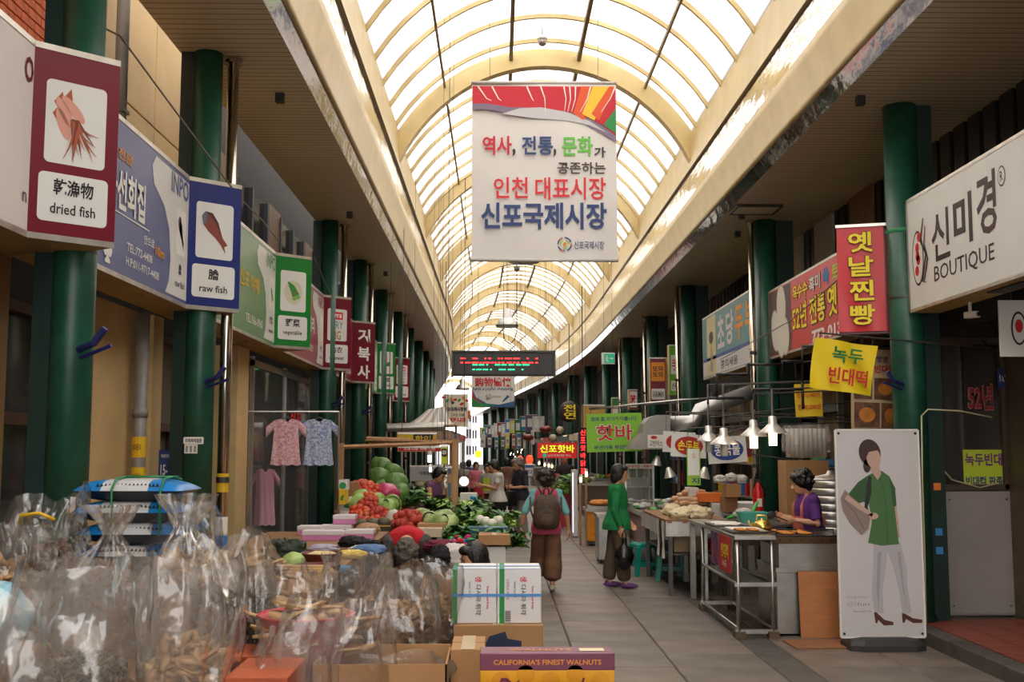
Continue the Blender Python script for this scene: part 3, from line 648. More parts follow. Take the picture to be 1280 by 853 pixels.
bunred = flat('sign_scarlet', 206, 28, 34, 0.35, var=0.05); byel = flat('print_bright_yellow', 250, 222, 40); bun = flat('bun_white', 222, 214, 200)
t, f, L, H = right_panel('shop_sign', 'long red bun sign with steamed bun picture', 4.09, 11.3, 16.1, 3.12, 4.14, bunred)
x0 = -L/2
f.rect('photo_field', X(0.62), 0, 1.22, H-0.08, flat('photo_brown', 96, 72, 66), 0.006)
for dx, dy, rx, ry, a in ((0.72, 0.2, 0.23, 0.3, 0.15), (0.38, -0.12, 0.22, 0.3, 0.3), (0.6, -0.2, 0.2, 0.34, 0.4), (0.9, -0.25, 0.2, 0.26, 0.1)):
    f.oval('bun_edge', X(dx), dy, rx+0.02, ry+0.02, flat('bun_shade', 180, 168, 150), 0.007+dx*0.002, a); f.oval('bun', X(dx), dy, rx, ry, bun, 0.008+dx*0.002, a)
def outlined(f, s_, x, y, w_, h_, m, o, b=0.03, off=0.008):
    f.text(s_, x, y, w_*1.05, h_*1.07, o, 0.045, off); f.text(s_, x, y, w_, h_, m, min(b, 0.022), off+0.003)
outlined(f, '옥수수', X(1.7), 0.28, 0.72, 0.2, byel, blk); outlined(f, '흑미', X(2.38), 0.29, 0.48, 0.2, wht, blk); f.text('쑥', X(2.85), 0.3, 0.26, 0.22, flat('print_azure', 30, 120, 180), 0.05, 0.008); f.text('토란', X(3.35), 0.3, 0.5, 0.2, flat('print_lime', 170, 200, 40), 0.03, 0.008)
outlined(f, '52년 전통', X(2.05), -0.06, 1.5, 0.36, byel, blk); outlined(f, '옛날찐빵', X(3.7), -0.04, 1.6, 0.38, byel, blk); f.text('773-0133', X(2.9), -0.40, 1.4, 0.16, wht, 0.04, 0.008)
# red hanging banner on its box
t = thing('hanging_banner', 'vertical red cloth banner with yellow characters beside the column', 'banner', (3.745, 10.9, 2.96), R(-17))
MB().box(-0.25, 0.33, 0.03, 0.2, 0.0, 1.14).build('box', maroon, t)
MB().grid(lambda u, v: (-0.25+0.46*u, -0.012+0.012*math.sin(u*6+v*3)*(1-v), 0.02+1.08*v), 14, 18).build('cloth', bunred, t, True)
MB().box(-0.26, 0.26, -0.03, 0.03, 1.1, 1.13).build('top_rail', edge_al, t); MB().box(0.31, 0.335, 0.02, 0.2, 0, 1.145).build('edge_strip', edge_al, t)
f = Face(t, (-0.02, -0.03, 0.56))
for i, ch in enumerate('옛날찐빵'): outlined(f, ch, 0, 0.38-0.25*i, 0.24, 0.21, byel, flat('print_dark_red', 96, 10, 14), 0.04)
teal = flat('sign_teal', 46, 122, 128, 0.4, var=0.15, scale=1.5)
t, f, L, H = right_panel('shop_sign', 'long weathered teal sign with orange and white brush characters', 4.1, 16.8, 21.4, 3.14, 4.36, teal)
x0 = -L/2
f.rect('bottom_band', 0, -0.42, L-0.06, 0.3, grey_l, 0.006); f.rect('blue_band', 0, -0.25, L-0.06, 0.06, flat('band_blue', 50, 70, 140), 0.007)
f.rect('side_panel', X(0.85), 0.0, 0.85, H-0.1, flat('panel_straw', 206, 192, 140), 0.007); f.oval('pot', X(0.85), 0.15, 0.2, 0.12, ink, 0.009); f.strip('figure', [(X(0.85), -0.5), (X(0.88), -0.2), (X(0.84), 0.05)], [0.3, 0.2, 0.05], flat('print_grey', 0, 0, 0), 0.009)
for i, (ch, m) in enumerate((('초', grey_l), ('당', grey_l), ('두', orange_t), ('부', orange_t))): f.text(ch, X(1.75+i*0.75), 0.17, 0.62, 0.6, m, 0.03, 0.008)
f.text('콩의세움', X(2.4), -0.44, 1.4, 0.16, ink, 0.02, 0.008); f.text('762', X(4.2), -0.42, 0.5, 0.16, redp, 0.02, 0.008)
def box_sign(lab, x, y, z0, w_, h_, m, cards, rz=0, group=None, th=0.25, name='shop_sign'):
    t = thing(name, lab, 'sign', (x, y, z0), rz, group)
    MB().box(-w_/2, w_/2, 0, th, 0, h_).build('casing', casing_m, t); f = Face(t, (0, 0, h_/2)); f.rect('face', 0, 0, w_-0.02, h_-0.02, m, 0.004)
    for cx, cy, cw, ch, cm, s_, sm in cards:
        if cm: f.rect('card', cx*w_, cy*h_, cw*w_, ch*h_, cm, 0.007, 0.02)
        if s_: f.text(s_, cx*w_, cy*h_, cw*w_*0.8, ch*h_*0.6, sm, 0.02, 0.010)
    MB().box(-w_/2, w_/2, -0.012, 0.0, h_-0.03, h_).build('edge_strip', edge_al, t)
    xw = x - bend(y)
    if xw > 2.2: MB().tube([(0, th*0.5, h_*0.85), (5.02+bend(y)-x, th*0.5, h_*0.85)], 0.015, 6).build('bracket_arm', dsteel, t)
    elif z0 > 0.9:
        for q in (-w_*0.4, w_*0.4): MB().tube([(q, th*0.5, h_*0.9), (q, th*0.5, roof_z(x, y)-z0)], 0.003, 5).build('hanging_wire', dsteel, t)
    return t
def px_sign(lab, px0, py0, px1, py1, Y, m, cards, rz=0, th=0.25, group=None, name='shop_sign'):
    a = at(px0, py1, Y); b = at(px1, py0, Y)
    return box_sign(lab, (a.x+b.x)/2, Y, a.z, b.x-a.x, b.z-a.z, m, cards, rz, group, th, name)
px_sign('maroon box sign with orange card of doubled characters', 813, 447, 832, 503, 24.6, maroon, [(0, 0.18, 0.85, 0.42, orange_t, '또와\n또와', ink), (0, -0.32, 0.85, 0.24, white_s, 'KARAMAN', ink)])
px_sign('white narrow sign with portrait beside the maroon box sign', 833, 447, 837, 500, 24.7, white_s, [(0, 0.1, 0.6, 0.5, flat('photo_skin', 196, 150, 128), '', None)])
px_sign('tall lime green box sign beside the slim downpipe', 837, 431, 850, 494, 24.2, flat('sign_lime', 96, 170, 40, 0.4), [(0.05, 0.1, 0.8, 0.38, white_s, '手', redp), (0.05, -0.32, 0.8, 0.2, white_s, '손두부', ink)])
px_sign('small maroon clock sign above the lime hotbar sign', 786, 487, 797, 512, 30, maroon, [(0, 0, 0.85, 0.8, white_s, '時', redp)])
px_sign('small dark green box sign above the lime hotbar sign', 765, 497, 773, 520, 31, sgreen, [(0, -0.2, 0.8, 0.4, white_s, '', None)])
px_sign('ochre panel behind the lime hotbar sign', 728, 506, 756, 536, 30, flat('sign_ochre', 188, 150, 66, 0.5), [])
t = thing('exit_sign', 'green running man exit sign under the right soffit', 'exit sign', at(760.5, 455, 26), 0)
MB().box(-0.16, 0.16, 0, 0.08, -0.01, 0.27).build('case', wht, t, bevel=0.008); f = Face(t, (0, 0, 0.13)); em = flat('exit_green', 10, 130, 92, 0.3, emit=0.6); f.rect('face', 0.02, 0, 0.25, 0.22, em, 0.003)
f.oval('running_man', -0.03, 0.055, 0.02, 0.02, wht, 0.005); f.strip('running_man', [(-0.03, 0.03), (-0.04, -0.02), (-0.01, -0.05), (-0.02, -0.09)], 0.025, wht, 0.005); f.strip('running_man', [(-0.04, -0.02), (-0.07, -0.06)], 0.02, wht, 0.005); f.strip('running_man', [(-0.08, 0.0), (-0.03, 0.02), (0.01, 0.0)], 0.015, wht, 0.005); f.strip('arrow', [(0.04, 0), (0.11, 0)], [0.02, 0.05], wht, 0.005)
MB().cyl((-0.1, 0.04, 0.26), (-0.1, 0.04, roof_z(t.location.x, 26)-t.location.z), 0.004, n=6).cyl((0.1, 0.04, 0.26), (0.1, 0.04, roof_z(t.location.x, 26)-t.location.z), 0.004, n=6).build('hanger', dsteel, t)
# ---- big hanging banner
cloth_w = flat('banner_white', 226, 222, 218, 0.6, var=0.03, scale=3)
t = thing('hanging_banner', 'large white festival banner hung under the arched skylight', 'banner', (0.614, 14.0, 4.25)); BW, BH = 1.92, 2.40
MB().grid(lambda u, v: (BW*(u-0.5), 0.012*math.sin(u*5+1)+0.006*math.sin(v*7+u*9), BH*v), 24, 24).build('cloth', cloth_w, t, True); cl_ = t.children[0]
for z in (0.0, BH): MB().cyl((-BW/2-0.01, 0.0, z), (BW/2+0.01, 0.0, z), 0.022, n=10).build('rod', flat('banner_rod', 200, 196, 190), t, True)
for x_ in (-0.72, 0.72): MB().cyl((x_, 0, BH), (x_*1.02, 0, roof_z(0.614+x_, 14)-4.25), 0.004, n=5).build('wire', dsteel, t)
f = Face(t, (0, -0.024, BH/2), base=cl_); S_ = BW/182.0
def bp(cx, cy): return ((580+cx/3.413-681)*S_, (214.5-(90+cy/3.413))*S_)
def btext(s_, x0_, x1_, y0_, y1_, m, bold=0.03, off=0.0):
    a = bp(x0_, y1_); b = bp(x1_, y0_); f.text(s_, (a[0]+b[0])/2, (a[1]+b[1])/2, b[0]-a[0], b[1]-a[1], m, bold, off+0.004)
def bpoly(nm, pts, m, off): f.poly(nm, [bp(*p) for p in pts], m, off)
crim = flat('print_crimson', 200, 22, 44)
bpoly('red_field', [(36, 55), (654, 55), (654, 275), (600, 228), (540, 196), (470, 172), (400, 160), (300, 150), (200, 148), (100, 138), (36, 136)], crim, 0.001)
bpoly('grey_band', [(36, 132), (100, 132), (200, 148), (300, 150), (400, 160), (470, 176), (540, 200), (600, 232), (654, 275), (654, 300), (590, 262), (520, 222), (440, 196), (330, 186), (200, 176), (100, 158), (36, 160)], flat('print_mauve', 128, 112, 136), 0.002)
bpoly('white_hump', [(160, 178), (240, 152), (330, 148), (440, 168), (540, 208), (620, 262), (540, 226), (440, 206), (300, 196)], flat('print_pale_grey', 200, 196, 200), 0.003)
for nm, a, b, c, d, m in (('orange_ray', 505, 575, 470, 515, flat('print_vermilion', 226, 84, 36)), ('yellow_ray', 555, 640, 508, 560, flat('print_sun_yellow', 240, 196, 50)), ('orange_ray', 625, 654, 548, 580, flat('print_vermilion', 0, 0, 0))):
    bpoly(nm, [(a, 55), (b, 55), (d, 205), (c, 176)], m, 0.004+a*1e-6)
bpoly('red_ray', [(654, 55), (654, 130), (600, 218), (572, 204)], crim, 0.0045); bpoly('green_ray', [(654, 150), (654, 265), (600, 225)], flat('print_leaf_green', 40, 140, 70), 0.005)
for a, b in ((60, 118), (120, 160), (270, 300), (330, 350), (430, 432), (455, 446), (480, 462), (545, 500), (652, 590)):
    f.strip('white_ray', [bp(a, 56), bp((a+b)/2+8, 110), bp(b, 168 if b > 300 else 120)], [0.02, 0.012, 0.006], wht, 0.006)
btext('역사', 80, 205, 275, 358, crim, 0.025); btext(',', 208, 222, 330, 365, ink, 0.05); btext('전통', 248, 382, 275, 358, navy, 0.025); btext(',', 384, 396, 330, 365, ink, 0.05)
btext('문화', 420, 553, 275, 362, flat('print_fresh_green', 104, 190, 70), 0.025); btext('가', 558, 607, 322, 368, ink, 0.03); btext('공존하는', 400, 607, 388, 440, flat('print_dark_brown', 72, 54, 46), 0.02)
btext('인천', 128, 274, 455, 546, flat('print_scarlet', 222, 34, 48), 0.014); btext('대표시장', 306, 607, 455, 552, flat('print_scarlet', 0, 0, 0), 0.014); btext('신포국제시장', 75, 610, 565, 680, navy, 0.028); btext('신포국제시장', 470, 598, 732, 766, navy, 0.01)
def logo(f, x, y, r, m1=navy):
    for a0 in (20, 110, 200, 290): f.strip('logo_arc', [(x+r*math.cos(R(a0+k*10)), y+r*math.sin(R(a0+k*10))) for k in range(8)], r*0.2, m1, 0.005)
    for a0 in (0, 120, 240): f.strip('logo_arc', [(x+r*0.58*math.cos(R(a0+k*15)), y+r*0.58*math.sin(R(a0+k*15))) for k in range(6)], r*0.16, flat('print_lime', 0, 0, 0), 0.006)
    f.oval('logo_dot', x, y, r*0.28, r*0.28, orange_t, 0.007)
    for a0 in (0, 130, 250): f.oval('logo_dot', x+r*math.cos(R(a0)), y+r*math.sin(R(a0)), r*0.16, r*0.16, orange_t, 0.007)
cx, cy = bp(430, 745); logo(f, cx, cy, 0.088)
# ---- LED board
t = thing('led_board', 'black scrolling message board hung across the street', 'led board', (0.137, 25, 3.46))
MB().box(-1.18, 1.18, 0, 0.18, 0, 0.55).build('case', flat('led_case', 34, 30, 30, 0.4), t, bevel=0.015)
MB().box(-1.21, -1.17, -0.02, 0.2, -0.02, 0.57).box(1.17, 1.21, -0.02, 0.2, -0.02, 0.57).box(-1.21, 1.21, -0.02, 0.2, 0.55, 0.59).build('frame', dsteel, t)
f = Face(t, (0, -0.004, 0.275)); f.rect('screen', 0, 0, 2.24, 0.46, flat('led_screen', 30, 22, 22, 0.3), 0.002)
led_r = flat('led_red', 255, 40, 40, emit=3.0); led_g = flat('led_green', 40, 220, 130, emit=2.0)
lr = random.Random(5)
for row, y0_, m, xs in ((0, 0.13, led_r, (-1.0, 0.75)), (1, 0.03, led_r, (-1.0, 0.75)), (2, -0.02, led_g, (-0.72, 0.5)), (3, -0.13, led_g, (-0.72, 0.5))):
    x_ = xs[0]
    while x_ < xs[1]:
        w_ = lr.choice((0.04, 0.06, 0.12, 0.16)); f.rect('led_segment', x_+w_/2, y0_, w_, 0.026, m, 0.005); x_ += w_+lr.choice((0.03, 0.05, 0.16))
for x_ in (-1.0, 0.0, 1.0): MB().cyl((x_, 0.09, 0.58), (x_, 0.09, roof_z(0.137+x_, 25)-3.46), 0.006, n=6).build('hanger', dsteel, t)
# ---- further hanging banners
t = thing('hanging_banner', 'white shopping banner with red Chinese characters behind the message board', 'banner', (-0.145, 35, 3.1)); W_, H_ = 1.38, 1.85
MB().grid(lambda u, v: (W_*(u-0.5), 0.01*math.sin(u*6), H_*v), 12, 8).build('cloth', cloth_w, t, True)
f = Face(t, (0, -0.015, H_/2)); f.text('购物愉快', 0, -0.1, 1.18, 0.3, redp, 0.02); f.text('have a joyful shopping', 0, -0.33, 1.3, 0.13, navy, 0.01); f.rect('top_band', 0, 0.85, W_, 0.1, crim, 0.003)
f.poly('wave', [(-0.69, -0.3), (-0.55, -0.6), (-0.2, -0.8), (0.2, -0.84), (0.69, -0.72), (0.69, -0.92), (-0.69, -0.92)], flat('print_sea_blue', 40, 90, 140), 0.003); f.poly('wave', [(-0.69, -0.3), (-0.6, -0.62), (-0.3, -0.82), (-0.69, -0.8)], crim, 0.006); f.poly('wave', [(-0.69, -0.62), (-0.4, -0.78), (0.1, -0.88), (-0.69, -0.92)], flat('print_leaf_green', 0, 0, 0), 0.008)
logo(f, -0.15, -0.58, 0.08); f.text('신포국제시장', 0.1, -0.58, 0.3, 0.06, navy, 0.01); f.strip('drop', [(0.3, -0.75), (0.5, -0.55)], [0.03, 0.1], flat('print_sea_blue', 0, 0, 0), 0.005)
for x_ in (-0.5, 0.5): MB().cyl((x_, 0, H_), (x_, 0, roof_z(-0.145+x_, 35)-3.1), 0.006, n=5).build('wire', dsteel, t)
a = at(553, 534, 33); b = at(585, 493, 33)
t = thing('hanging_banner', 'cream welcome banner with flower corner near the awning', 'banner', ((a.x+b.x)/2, 33, a.z)); W_, H_ = b.x-a.x, b.z-a.z
MB().grid(lambda u, v: (W_*(u-0.5), 0.01*math.sin(u*6), H_*v), 10, 8).build('cloth', flat('banner_cream', 232, 224, 200, 0.6), t, True)
f = Face(t, (0, -0.015, H_/2)); f.text('신포국제시장에', 0, 0.04, W_*0.9, 0.13, ink, 0.04); f.text('오신 것을', 0.1, -0.13, W_*0.45, 0.09, ink, 0.02); f.text('환영합니다', 0.0, -0.29, W_*0.85, 0.15, redp, 0.05)
for i in range(7): f.oval('petal', -0.36+i*0.12, 0.40-0.1*abs(math.sin(i*1.3)), 0.06, 0.035, (redp, flat('print_leaf_green', 0, 0, 0), orange_t)[i % 3], 0.004, i)
f.oval('petal', -0.08, 0.24, 0.05, 0.05, navy, 0.004); f.oval('petal', 0.2, 0.2, 0.07, 0.04, redp, 0.004, 0.5)
for x_ in (-0.4, 0.4): MB().cyl((x_, 0, H_), (x_, 0, roof_z(t.location.x+x_, 33)-t.location.z), 0.006, n=5).build('wire', dsteel, t)
# ---- pendant lamps and wiring under the vault
galv = mat('galvanised_shade', (0.5, 0.49, 0.47), 0.35, 0.7, var=0.1)
def highbay(px, py, Y, label, w_=0.45):
    p = at(px, py, Y); t = thing('pendant_lamp', label, 'lamp', (p.x, Y, p.z))
    MB().lathe([(w_, 0.0), (w_*0.98, 0.03), (w_*0.62, 0.20), (w_*0.42, 0.22), (w_*0.36, 0.42), (w_*0.1, 0.46)], n=24).build('shade', galv, t, True)
    MB().lathe([(w_*0.93, -0.02), (w_*0.93, 0.01)], n=24).build('lens', flat('lamp_lens', 180, 178, 170, 0.3), t)
    MB().cyl((0, 0, 0.44), (0, 0, roof_z(p.x, Y)-p.z), 0.012, n=6).build('cord', dsteel, t)
highbay(655, 327, 22.5, 'wide galvanised pendant lamp just below the festival banner', 0.34)
highbay(634, 408, 27.5, 'galvanised pendant lamp above the message board', 0.3)
highbay(578, 487, 46, 'small galvanised pendant lamp near the shopping banner', 0.3)
for px, py, Y, l in ((678, 52, 16.4, 'dome camera under the vault crest above the festival banner'), (646, 336, 27, 'dome camera under the vault crest behind the festival banner')):
    p = at(px, py, Y); t = thing('dome_camera', l, 'camera', (p.x, Y, p.z)); MB().ell((0, 0, 0), 0.075, 14, 10).build('dome', mat('dome_glass', (0.35, 0.3, 0.26), 0.05, 0.6, var=0), t, True); MB().lathe([(0.08, 0.02), (0.08, 0.07), (0.03, 0.1)], n=16).build('collar', galv, t, True); MB().cyl((0,0,0.08), (0,0,max(0.12, roof_z(p.x, Y)-p.z)), 0.012, n=6).build('stem', dsteel, t)
p = at(646, 430, 26.5)
cb = tag(MB().tube([(p.x, 26.5, roof_z(p.x, 26.5)), (p.x, 26.5, p.z+0.3), (p.x-0.06, 26.5, p.z+0.1), (p.x-0.16, 26.5, p.z), (p.x-0.3, 26.5, p.z+0.1), (p.x-0.34, 26.5, p.z+0.34)], 0.014, 6).build('power_cable', blk, None, True), 'black looped cable hanging above the message board', 'cable')
# ================================================================ PEOPLE
skin_m = flat('skin', 206, 152, 118, 0.5, var=0.06, scale=8); lip_m = flat('lips', 160, 84, 74, 0.5); eye_m = flat('eye_dark', 34, 24, 22, 0.3)
def V(*a): return Vector(a)
def hand(mb, wr, d, nrm, side):
    d = d.normalized(); nrm = (nrm - d*nrm.dot(d)).normalized(); sd = d.cross(nrm)*side
    rot = Matrix((sd, d, nrm)).transposed()
    mb.ell(wr + d*0.05, (0.038, 0.052, 0.017), 12, 8, rot)
    for i, (o, ln) in enumerate(((0.030, 0.066), (0.010, 0.076), (-0.010, 0.071), (-0.029, 0.056))):
        b = wr + d*0.088 + sd*o; m1 = b + d*ln*0.5 + nrm*0.008 + sd*o*0.15; m2 = m1 + d*ln*0.32 + nrm*0.022; m3 = m2 + d*ln*0.12 + nrm*0.022
        mb.tube([b - d*0.03, b, m1, m2, m3], [0.009, 0.0095, 0.009, 0.0085, 0.006], 8)
    tb = wr + d*0.03 + sd*0.028
    mb.tube([tb - sd*0.015, tb, tb + d*0.025 + sd*0.022 + nrm*0.008, tb + d*0.052 + sd*0.024 + nrm*0.02, tb + d*0.066 + sd*0.022 + nrm*0.026], [0.012, 0.012, 0.0105, 0.0095, 0.006], 8)
def person(label, loc, rz, H=1.6, lean=0, hip=None, hpitch=0, hyaw=0, arms=None, legs=None, top=None, sleeve=0.9, hem=0.78, bottom=None, baggy=1.0, ankle=0.1,
           hair=None, curl=0.0, shoes=None, vox=0.008, group=None, extras=None, bob=0.0, waist=1.0, patt=None, sleeve_m=None, hs=1.1, hv=1.0):
    k = H/1.6
    t = thing('person', label, 'person', loc, rz, group)
    hip = Vector(hip) if hip else V(0, 0, 0.86)
    A = R(lean)
    def T(x, y, z):
        dz = z-0.86; return V(hip.x+x, hip.y + y*math.cos(A) - dz*math.sin(A), hip.z + y*math.sin(A) + dz*math.cos(A))*k
    def K(p): return Vector(p)*k
    rings = [(0.76, 0.150, 0.115, 0.01), (0.84, 0.165, 0.125, 0.01), (0.92, 0.155, 0.115, 0.0), (1.02, 0.138, 0.102, -0.005), (1.12, 0.150, 0.112, -0.01), (1.22, 0.165, 0.112, -0.005), (1.29, 0.172, 0.095, 0.0), (1.335, 0.13, 0.075, 0.005), (1.36, 0.07, 0.055, 0.005)]
    def torso(mb, g, z0=0.0, z1=9, gx=0.0, flare=0.0):
        rr = []
        for z, rx, ry, yo in rings:
            if z < z0-0.05 or z > z1: continue
            fl = flare*max(0, (1.05-z))
            zz = max(z, z0)
            rr.append([T((rx+g+gx+fl)*math.cos(a), yo+(ry+g+fl)*math.sin(a), zz) for a in [2*math.pi*i/20 for i in range(20)]])
        mb.loft(rr)
    arms = arms or {}
    sh = {s: T(s*0.165, 0, 1.295) for s in (-1, 1)}
    aj = {}
    for s in (-1, 1):
        e, wr, hd = arms.get(s, ((s*0.235, 0.02, 1.03), (s*0.25, -0.05, 0.80), (0, -0.1, -1)))
        aj[s] = (sh[s], K(e), K(wr), Vector(hd))
    legs = legs or {}
    lj = {}
    for s in (-1, 1):
        kn, an, fd = legs.get(s, ((s*0.085, -0.02, 0.46), (s*0.09, 0.02, 0.08), (s*0.1, -1, 0)))
        lj[s] = (T(s*0.085, 0.01, 0.84) if lean < 30 else K(hip+V(s*0.085, 0, -0.02)), K(kn), K(an), Vector(fd).normalized())
    # ---- body: one continuous skin
    b = MB(); torso(b, -0.012)
    nk = T(0, 0.0, 1.34); HA = A*0.35 + R(hpitch)
    hm = Matrix.Rotation(R(hyaw), 3, 'Z') @ Matrix.Rotation(HA, 3, 'X')
    hc = nk + (hm @ V(0, -0.018, 0.145))*k if lean < 30 else nk + (Matrix.Rotation(A*0.75+R(hpitch), 3, 'X') @ V(0, -0.01, 0.145))*k
    if lean >= 30: hm = Matrix.Rotation(A*0.75+R(hpitch), 3, 'X')
    kh = k*hs
    def Hd(x, y, z): return hc + (hm @ V(x, y, z))*kh
    b.tube([T(0, 0.01, 1.30), nk, Hd(0, 0.02, -0.04)], [0.055*kh, 0.05*kh, 0.05*kh], 12)
    b.ell(hc, (0.074*kh, 0.092*kh, 0.112*kh), 16, 12, hm); b.ell(Hd(0, -0.03, -0.055), (0.054*kh, 0.056*kh, 0.058*kh), 12, 8, hm)
    b.tube([Hd(0, -0.088, 0.01), Hd(0, -0.108, -0.022), Hd(0, -0.09, -0.034)], [0.008*kh, 0.014*kh, 0.012*kh], 8)
    for s in (-1, 1): b.ell(Hd(s*0.076, 0.008, -0.008), (0.011*kh, 0.02*kh, 0.03*kh), 8, 6, hm)
    b.ell(Hd(0, -0.083, -0.062), (0.022*kh, 0.012*kh, 0.009*kh), 8, 6, hm)
    for s in (-1, 1):
        p0, e, wr, hd = aj[s]
        b.tube([p0 + (p0-e)*0.02, p0*0.5+e*0.5, e, e*0.6+wr*0.4, wr], [0.047*k, 0.042*k, 0.036*k, 0.036*k, 0.025*k], 12); b.ell(p0, 0.05*k, 10, 8); b.ell(e, 0.037*k, 10, 8)
        hb = MB(); hand(hb, V(0,0,0), hd, V(-s*0.9, -0.25, 0.1), s); b.add([wr + Vector(v)*k for v in hb.v], hb.f)
        hp, kn, an, fd = lj[s]
        b.tube([hp, hp*0.5+kn*0.5, kn, kn*0.6+an*0.4, an], [0.078*k, 0.066*k, 0.05*k, 0.047*k, 0.033*k], 12); b.ell(kn, 0.051*k, 10, 8)
        b.tube([an, an+fd*0.03*k+V(0,0,-0.04)*k, an+fd*0.14*k+V(0,0,-0.055)*k], [0.034*k, 0.036*k, 0.026*k], 10)
    b.solid('body', skin_m, t, vox, 3)
    for s in (-1, 1):
        MB().ell(Hd(s*0.03, -0.082, 0.006), (0.013*kh, 0.006*kh, 0.006*kh), 8, 6, hm).build('eye', eye_m, t, True)
        MB().tube([Hd(s*0.014, -0.09, 0.026), Hd(s*0.03, -0.087, 0.031), Hd(s*0.048, -0.076, 0.024)], 0.003*kh, 6).build('eyebrow', eye_m, t, True)
    MB().ell(Hd(0, -0.09, -0.062), (0.021*kh, 0.006*kh, 0.006*kh), 8, 6, hm).build('lips', lip_m, t, True)
    # ---- hair
    if hair:
        h = MB(); h.ell(Hd(0, 0.022, 0.028), (0.089*kh*hv, 0.096*kh*hv, 0.103*kh*hv), 18, 12, hm, amp=0.05, fr=5); h.ell(Hd(0, 0.05, -0.03-bob*0.3), (0.082*kh, 0.064*kh, (0.075+bob)*kh), 14, 10, hm)
        h.ell(Hd(0, -0.045, 0.082), (0.066*kh, 0.048*kh, 0.035*kh), 12, 8, hm)
        for s in (-1, 1): h.ell(Hd(s*0.066, 0.012, 0.005-bob*0.3), (0.026*kh, 0.05*kh, (0.055+bob)*kh), 10, 8, hm)
        rr = random.Random(len(label))
        for i in range(int(curl*60)):
            a = rr.uniform(0, 6.28); z = rr.uniform(-0.4, 1); q = math.sqrt(1-z*z)
            v = V(q*math.cos(a)*0.088*hv, 0.025+q*math.sin(a)*0.095*hv, 0.025+z*0.1*hv)
            if v.y < -0.03 and v.z < 0.07: continue
            h.ell(Hd(*v), rr.uniform(0.018, 0.028)*kh, 8, 6)
        h.solid('hair', hair, t, 0.008, 2)
    # ---- clothes
    if bottom:
        m = MB(); torso(m, 0.008, 0.74, 1.06)
        for s in (-1, 1):
            hp, kn, an, fd = lj[s]; en = an + (kn-an).normalized()*(ankle-0.08)*k
            g = 0.016+0.035*(baggy-1)
            m.tube([hp+V(0,0,0.03)*k, hp*0.5+kn*0.5, kn, kn*0.55+en*0.45, en*0.88+kn*0.12, en], [0.09*k, (0.074+g)*k, (0.058+g*1.4)*k, (0.056+g*1.8)*k, (0.05+g*1.7)*k, (0.046+(g if baggy < 1.5 else 0))*k], 14)
        m.solid('trousers', bottom, t, 0.01, 3)
    if top:
        m = MB(); torso(m, 0.024, hem, 9, 0.0, 0.16*(waist))
        for s in (-1, 1):
            p0, e, wr, hd = aj[s]
            if sleeve <= 0: continue
            pts = [p0 + V(-s*0.03, 0, 0.01)*k, p0*0.5+e*0.5] ; rs = [0.068*k, 0.058*k]
            if sleeve < 1: pts[1] = p0*(1-sleeve)+e*sleeve; rs[1] = 0.058*k
            else:
                f_ = sleeve-1; pts += [e, e*(1-f_)+wr*f_]; rs += [0.053*k, (0.05-0.01*f_)*k]
            if sleeve_m is None: m.tube(pts, rs, 14); m.ell(p0, 0.062*k, 10, 8); (sleeve >= 1) and m.ell(e, 0.052*k, 10, 8)
            else:
                q = MB(); q.tube(pts, rs, 14); q.ell(p0, 0.064*k, 10, 8); (sleeve >= 1) and q.ell(e, 0.052*k, 10, 8); q.solid('sleeve', sleeve_m, t, 0.01, 3)
        m.solid('top', top, t, 0.009, 3)
    for s in (-1, 1):
        if not shoes: break
        hp, kn, an, fd = lj[s]; m = MB(); sd = fd.cross(V(0,0,1)); rot = Matrix((sd, fd, sd.cross(fd))).transposed()
        m.ell(an+fd*0.055*k+V(0,0,-0.045)*k, (0.043*k, 0.125*k, 0.038*k), 12, 8, rot); m.ell(an+V(0,0,-0.03)*k, (0.038*k, 0.05*k, 0.04*k), 10, 8, rot)
        zc = min(v[2] for v in m.v); fl_ = an.z-0.078*k
        m.v = [(v[0], v[1], max(v[2], fl_)) for v in m.v]
        m.build('shoe', shoes, t, True)
    t['k'] = k
    if extras: extras(t, T, k, aj)
    return t
hair_b = flat('hair_black', 26, 21, 19, 0.42, var=0.3, scale=30, bump=0.5, bscale=60); hair_br = flat('hair_dark_brown', 44, 30, 24, 0.45, var=0.3, scale=30, bump=0.5, bscale=60); hair_g = flat('hair_grey', 128, 122, 116, 0.55, var=0.25, scale=30, bump=0.6, bscale=70)
hair_dg = flat('hair_iron_grey', 84, 76, 66, 0.6, var=0.35, scale=30, bump=0.7, bscale=70)
pink = flat('vest_pink', 206, 82, 120, 0.75, var=0.12, scale=14, bump=0.2); tealc = flat('sleeve_teal', 116, 178, 176, 0.75, var=0.12, scale=14, bump=0.2); brownt = flat('trousers_brown', 116, 80, 56, 0.8, var=0.14, scale=9, bump=0.3, bscale=14)
mauve = flat('yoke_mauve', 158, 116, 124, 0.8, col2=(0.20, 0.09, 0.10), scale=38); packm = flat('backpack_brown', 82, 62, 46, 0.65, var=0.25, scale=16, bump=0.5, bscale=18)
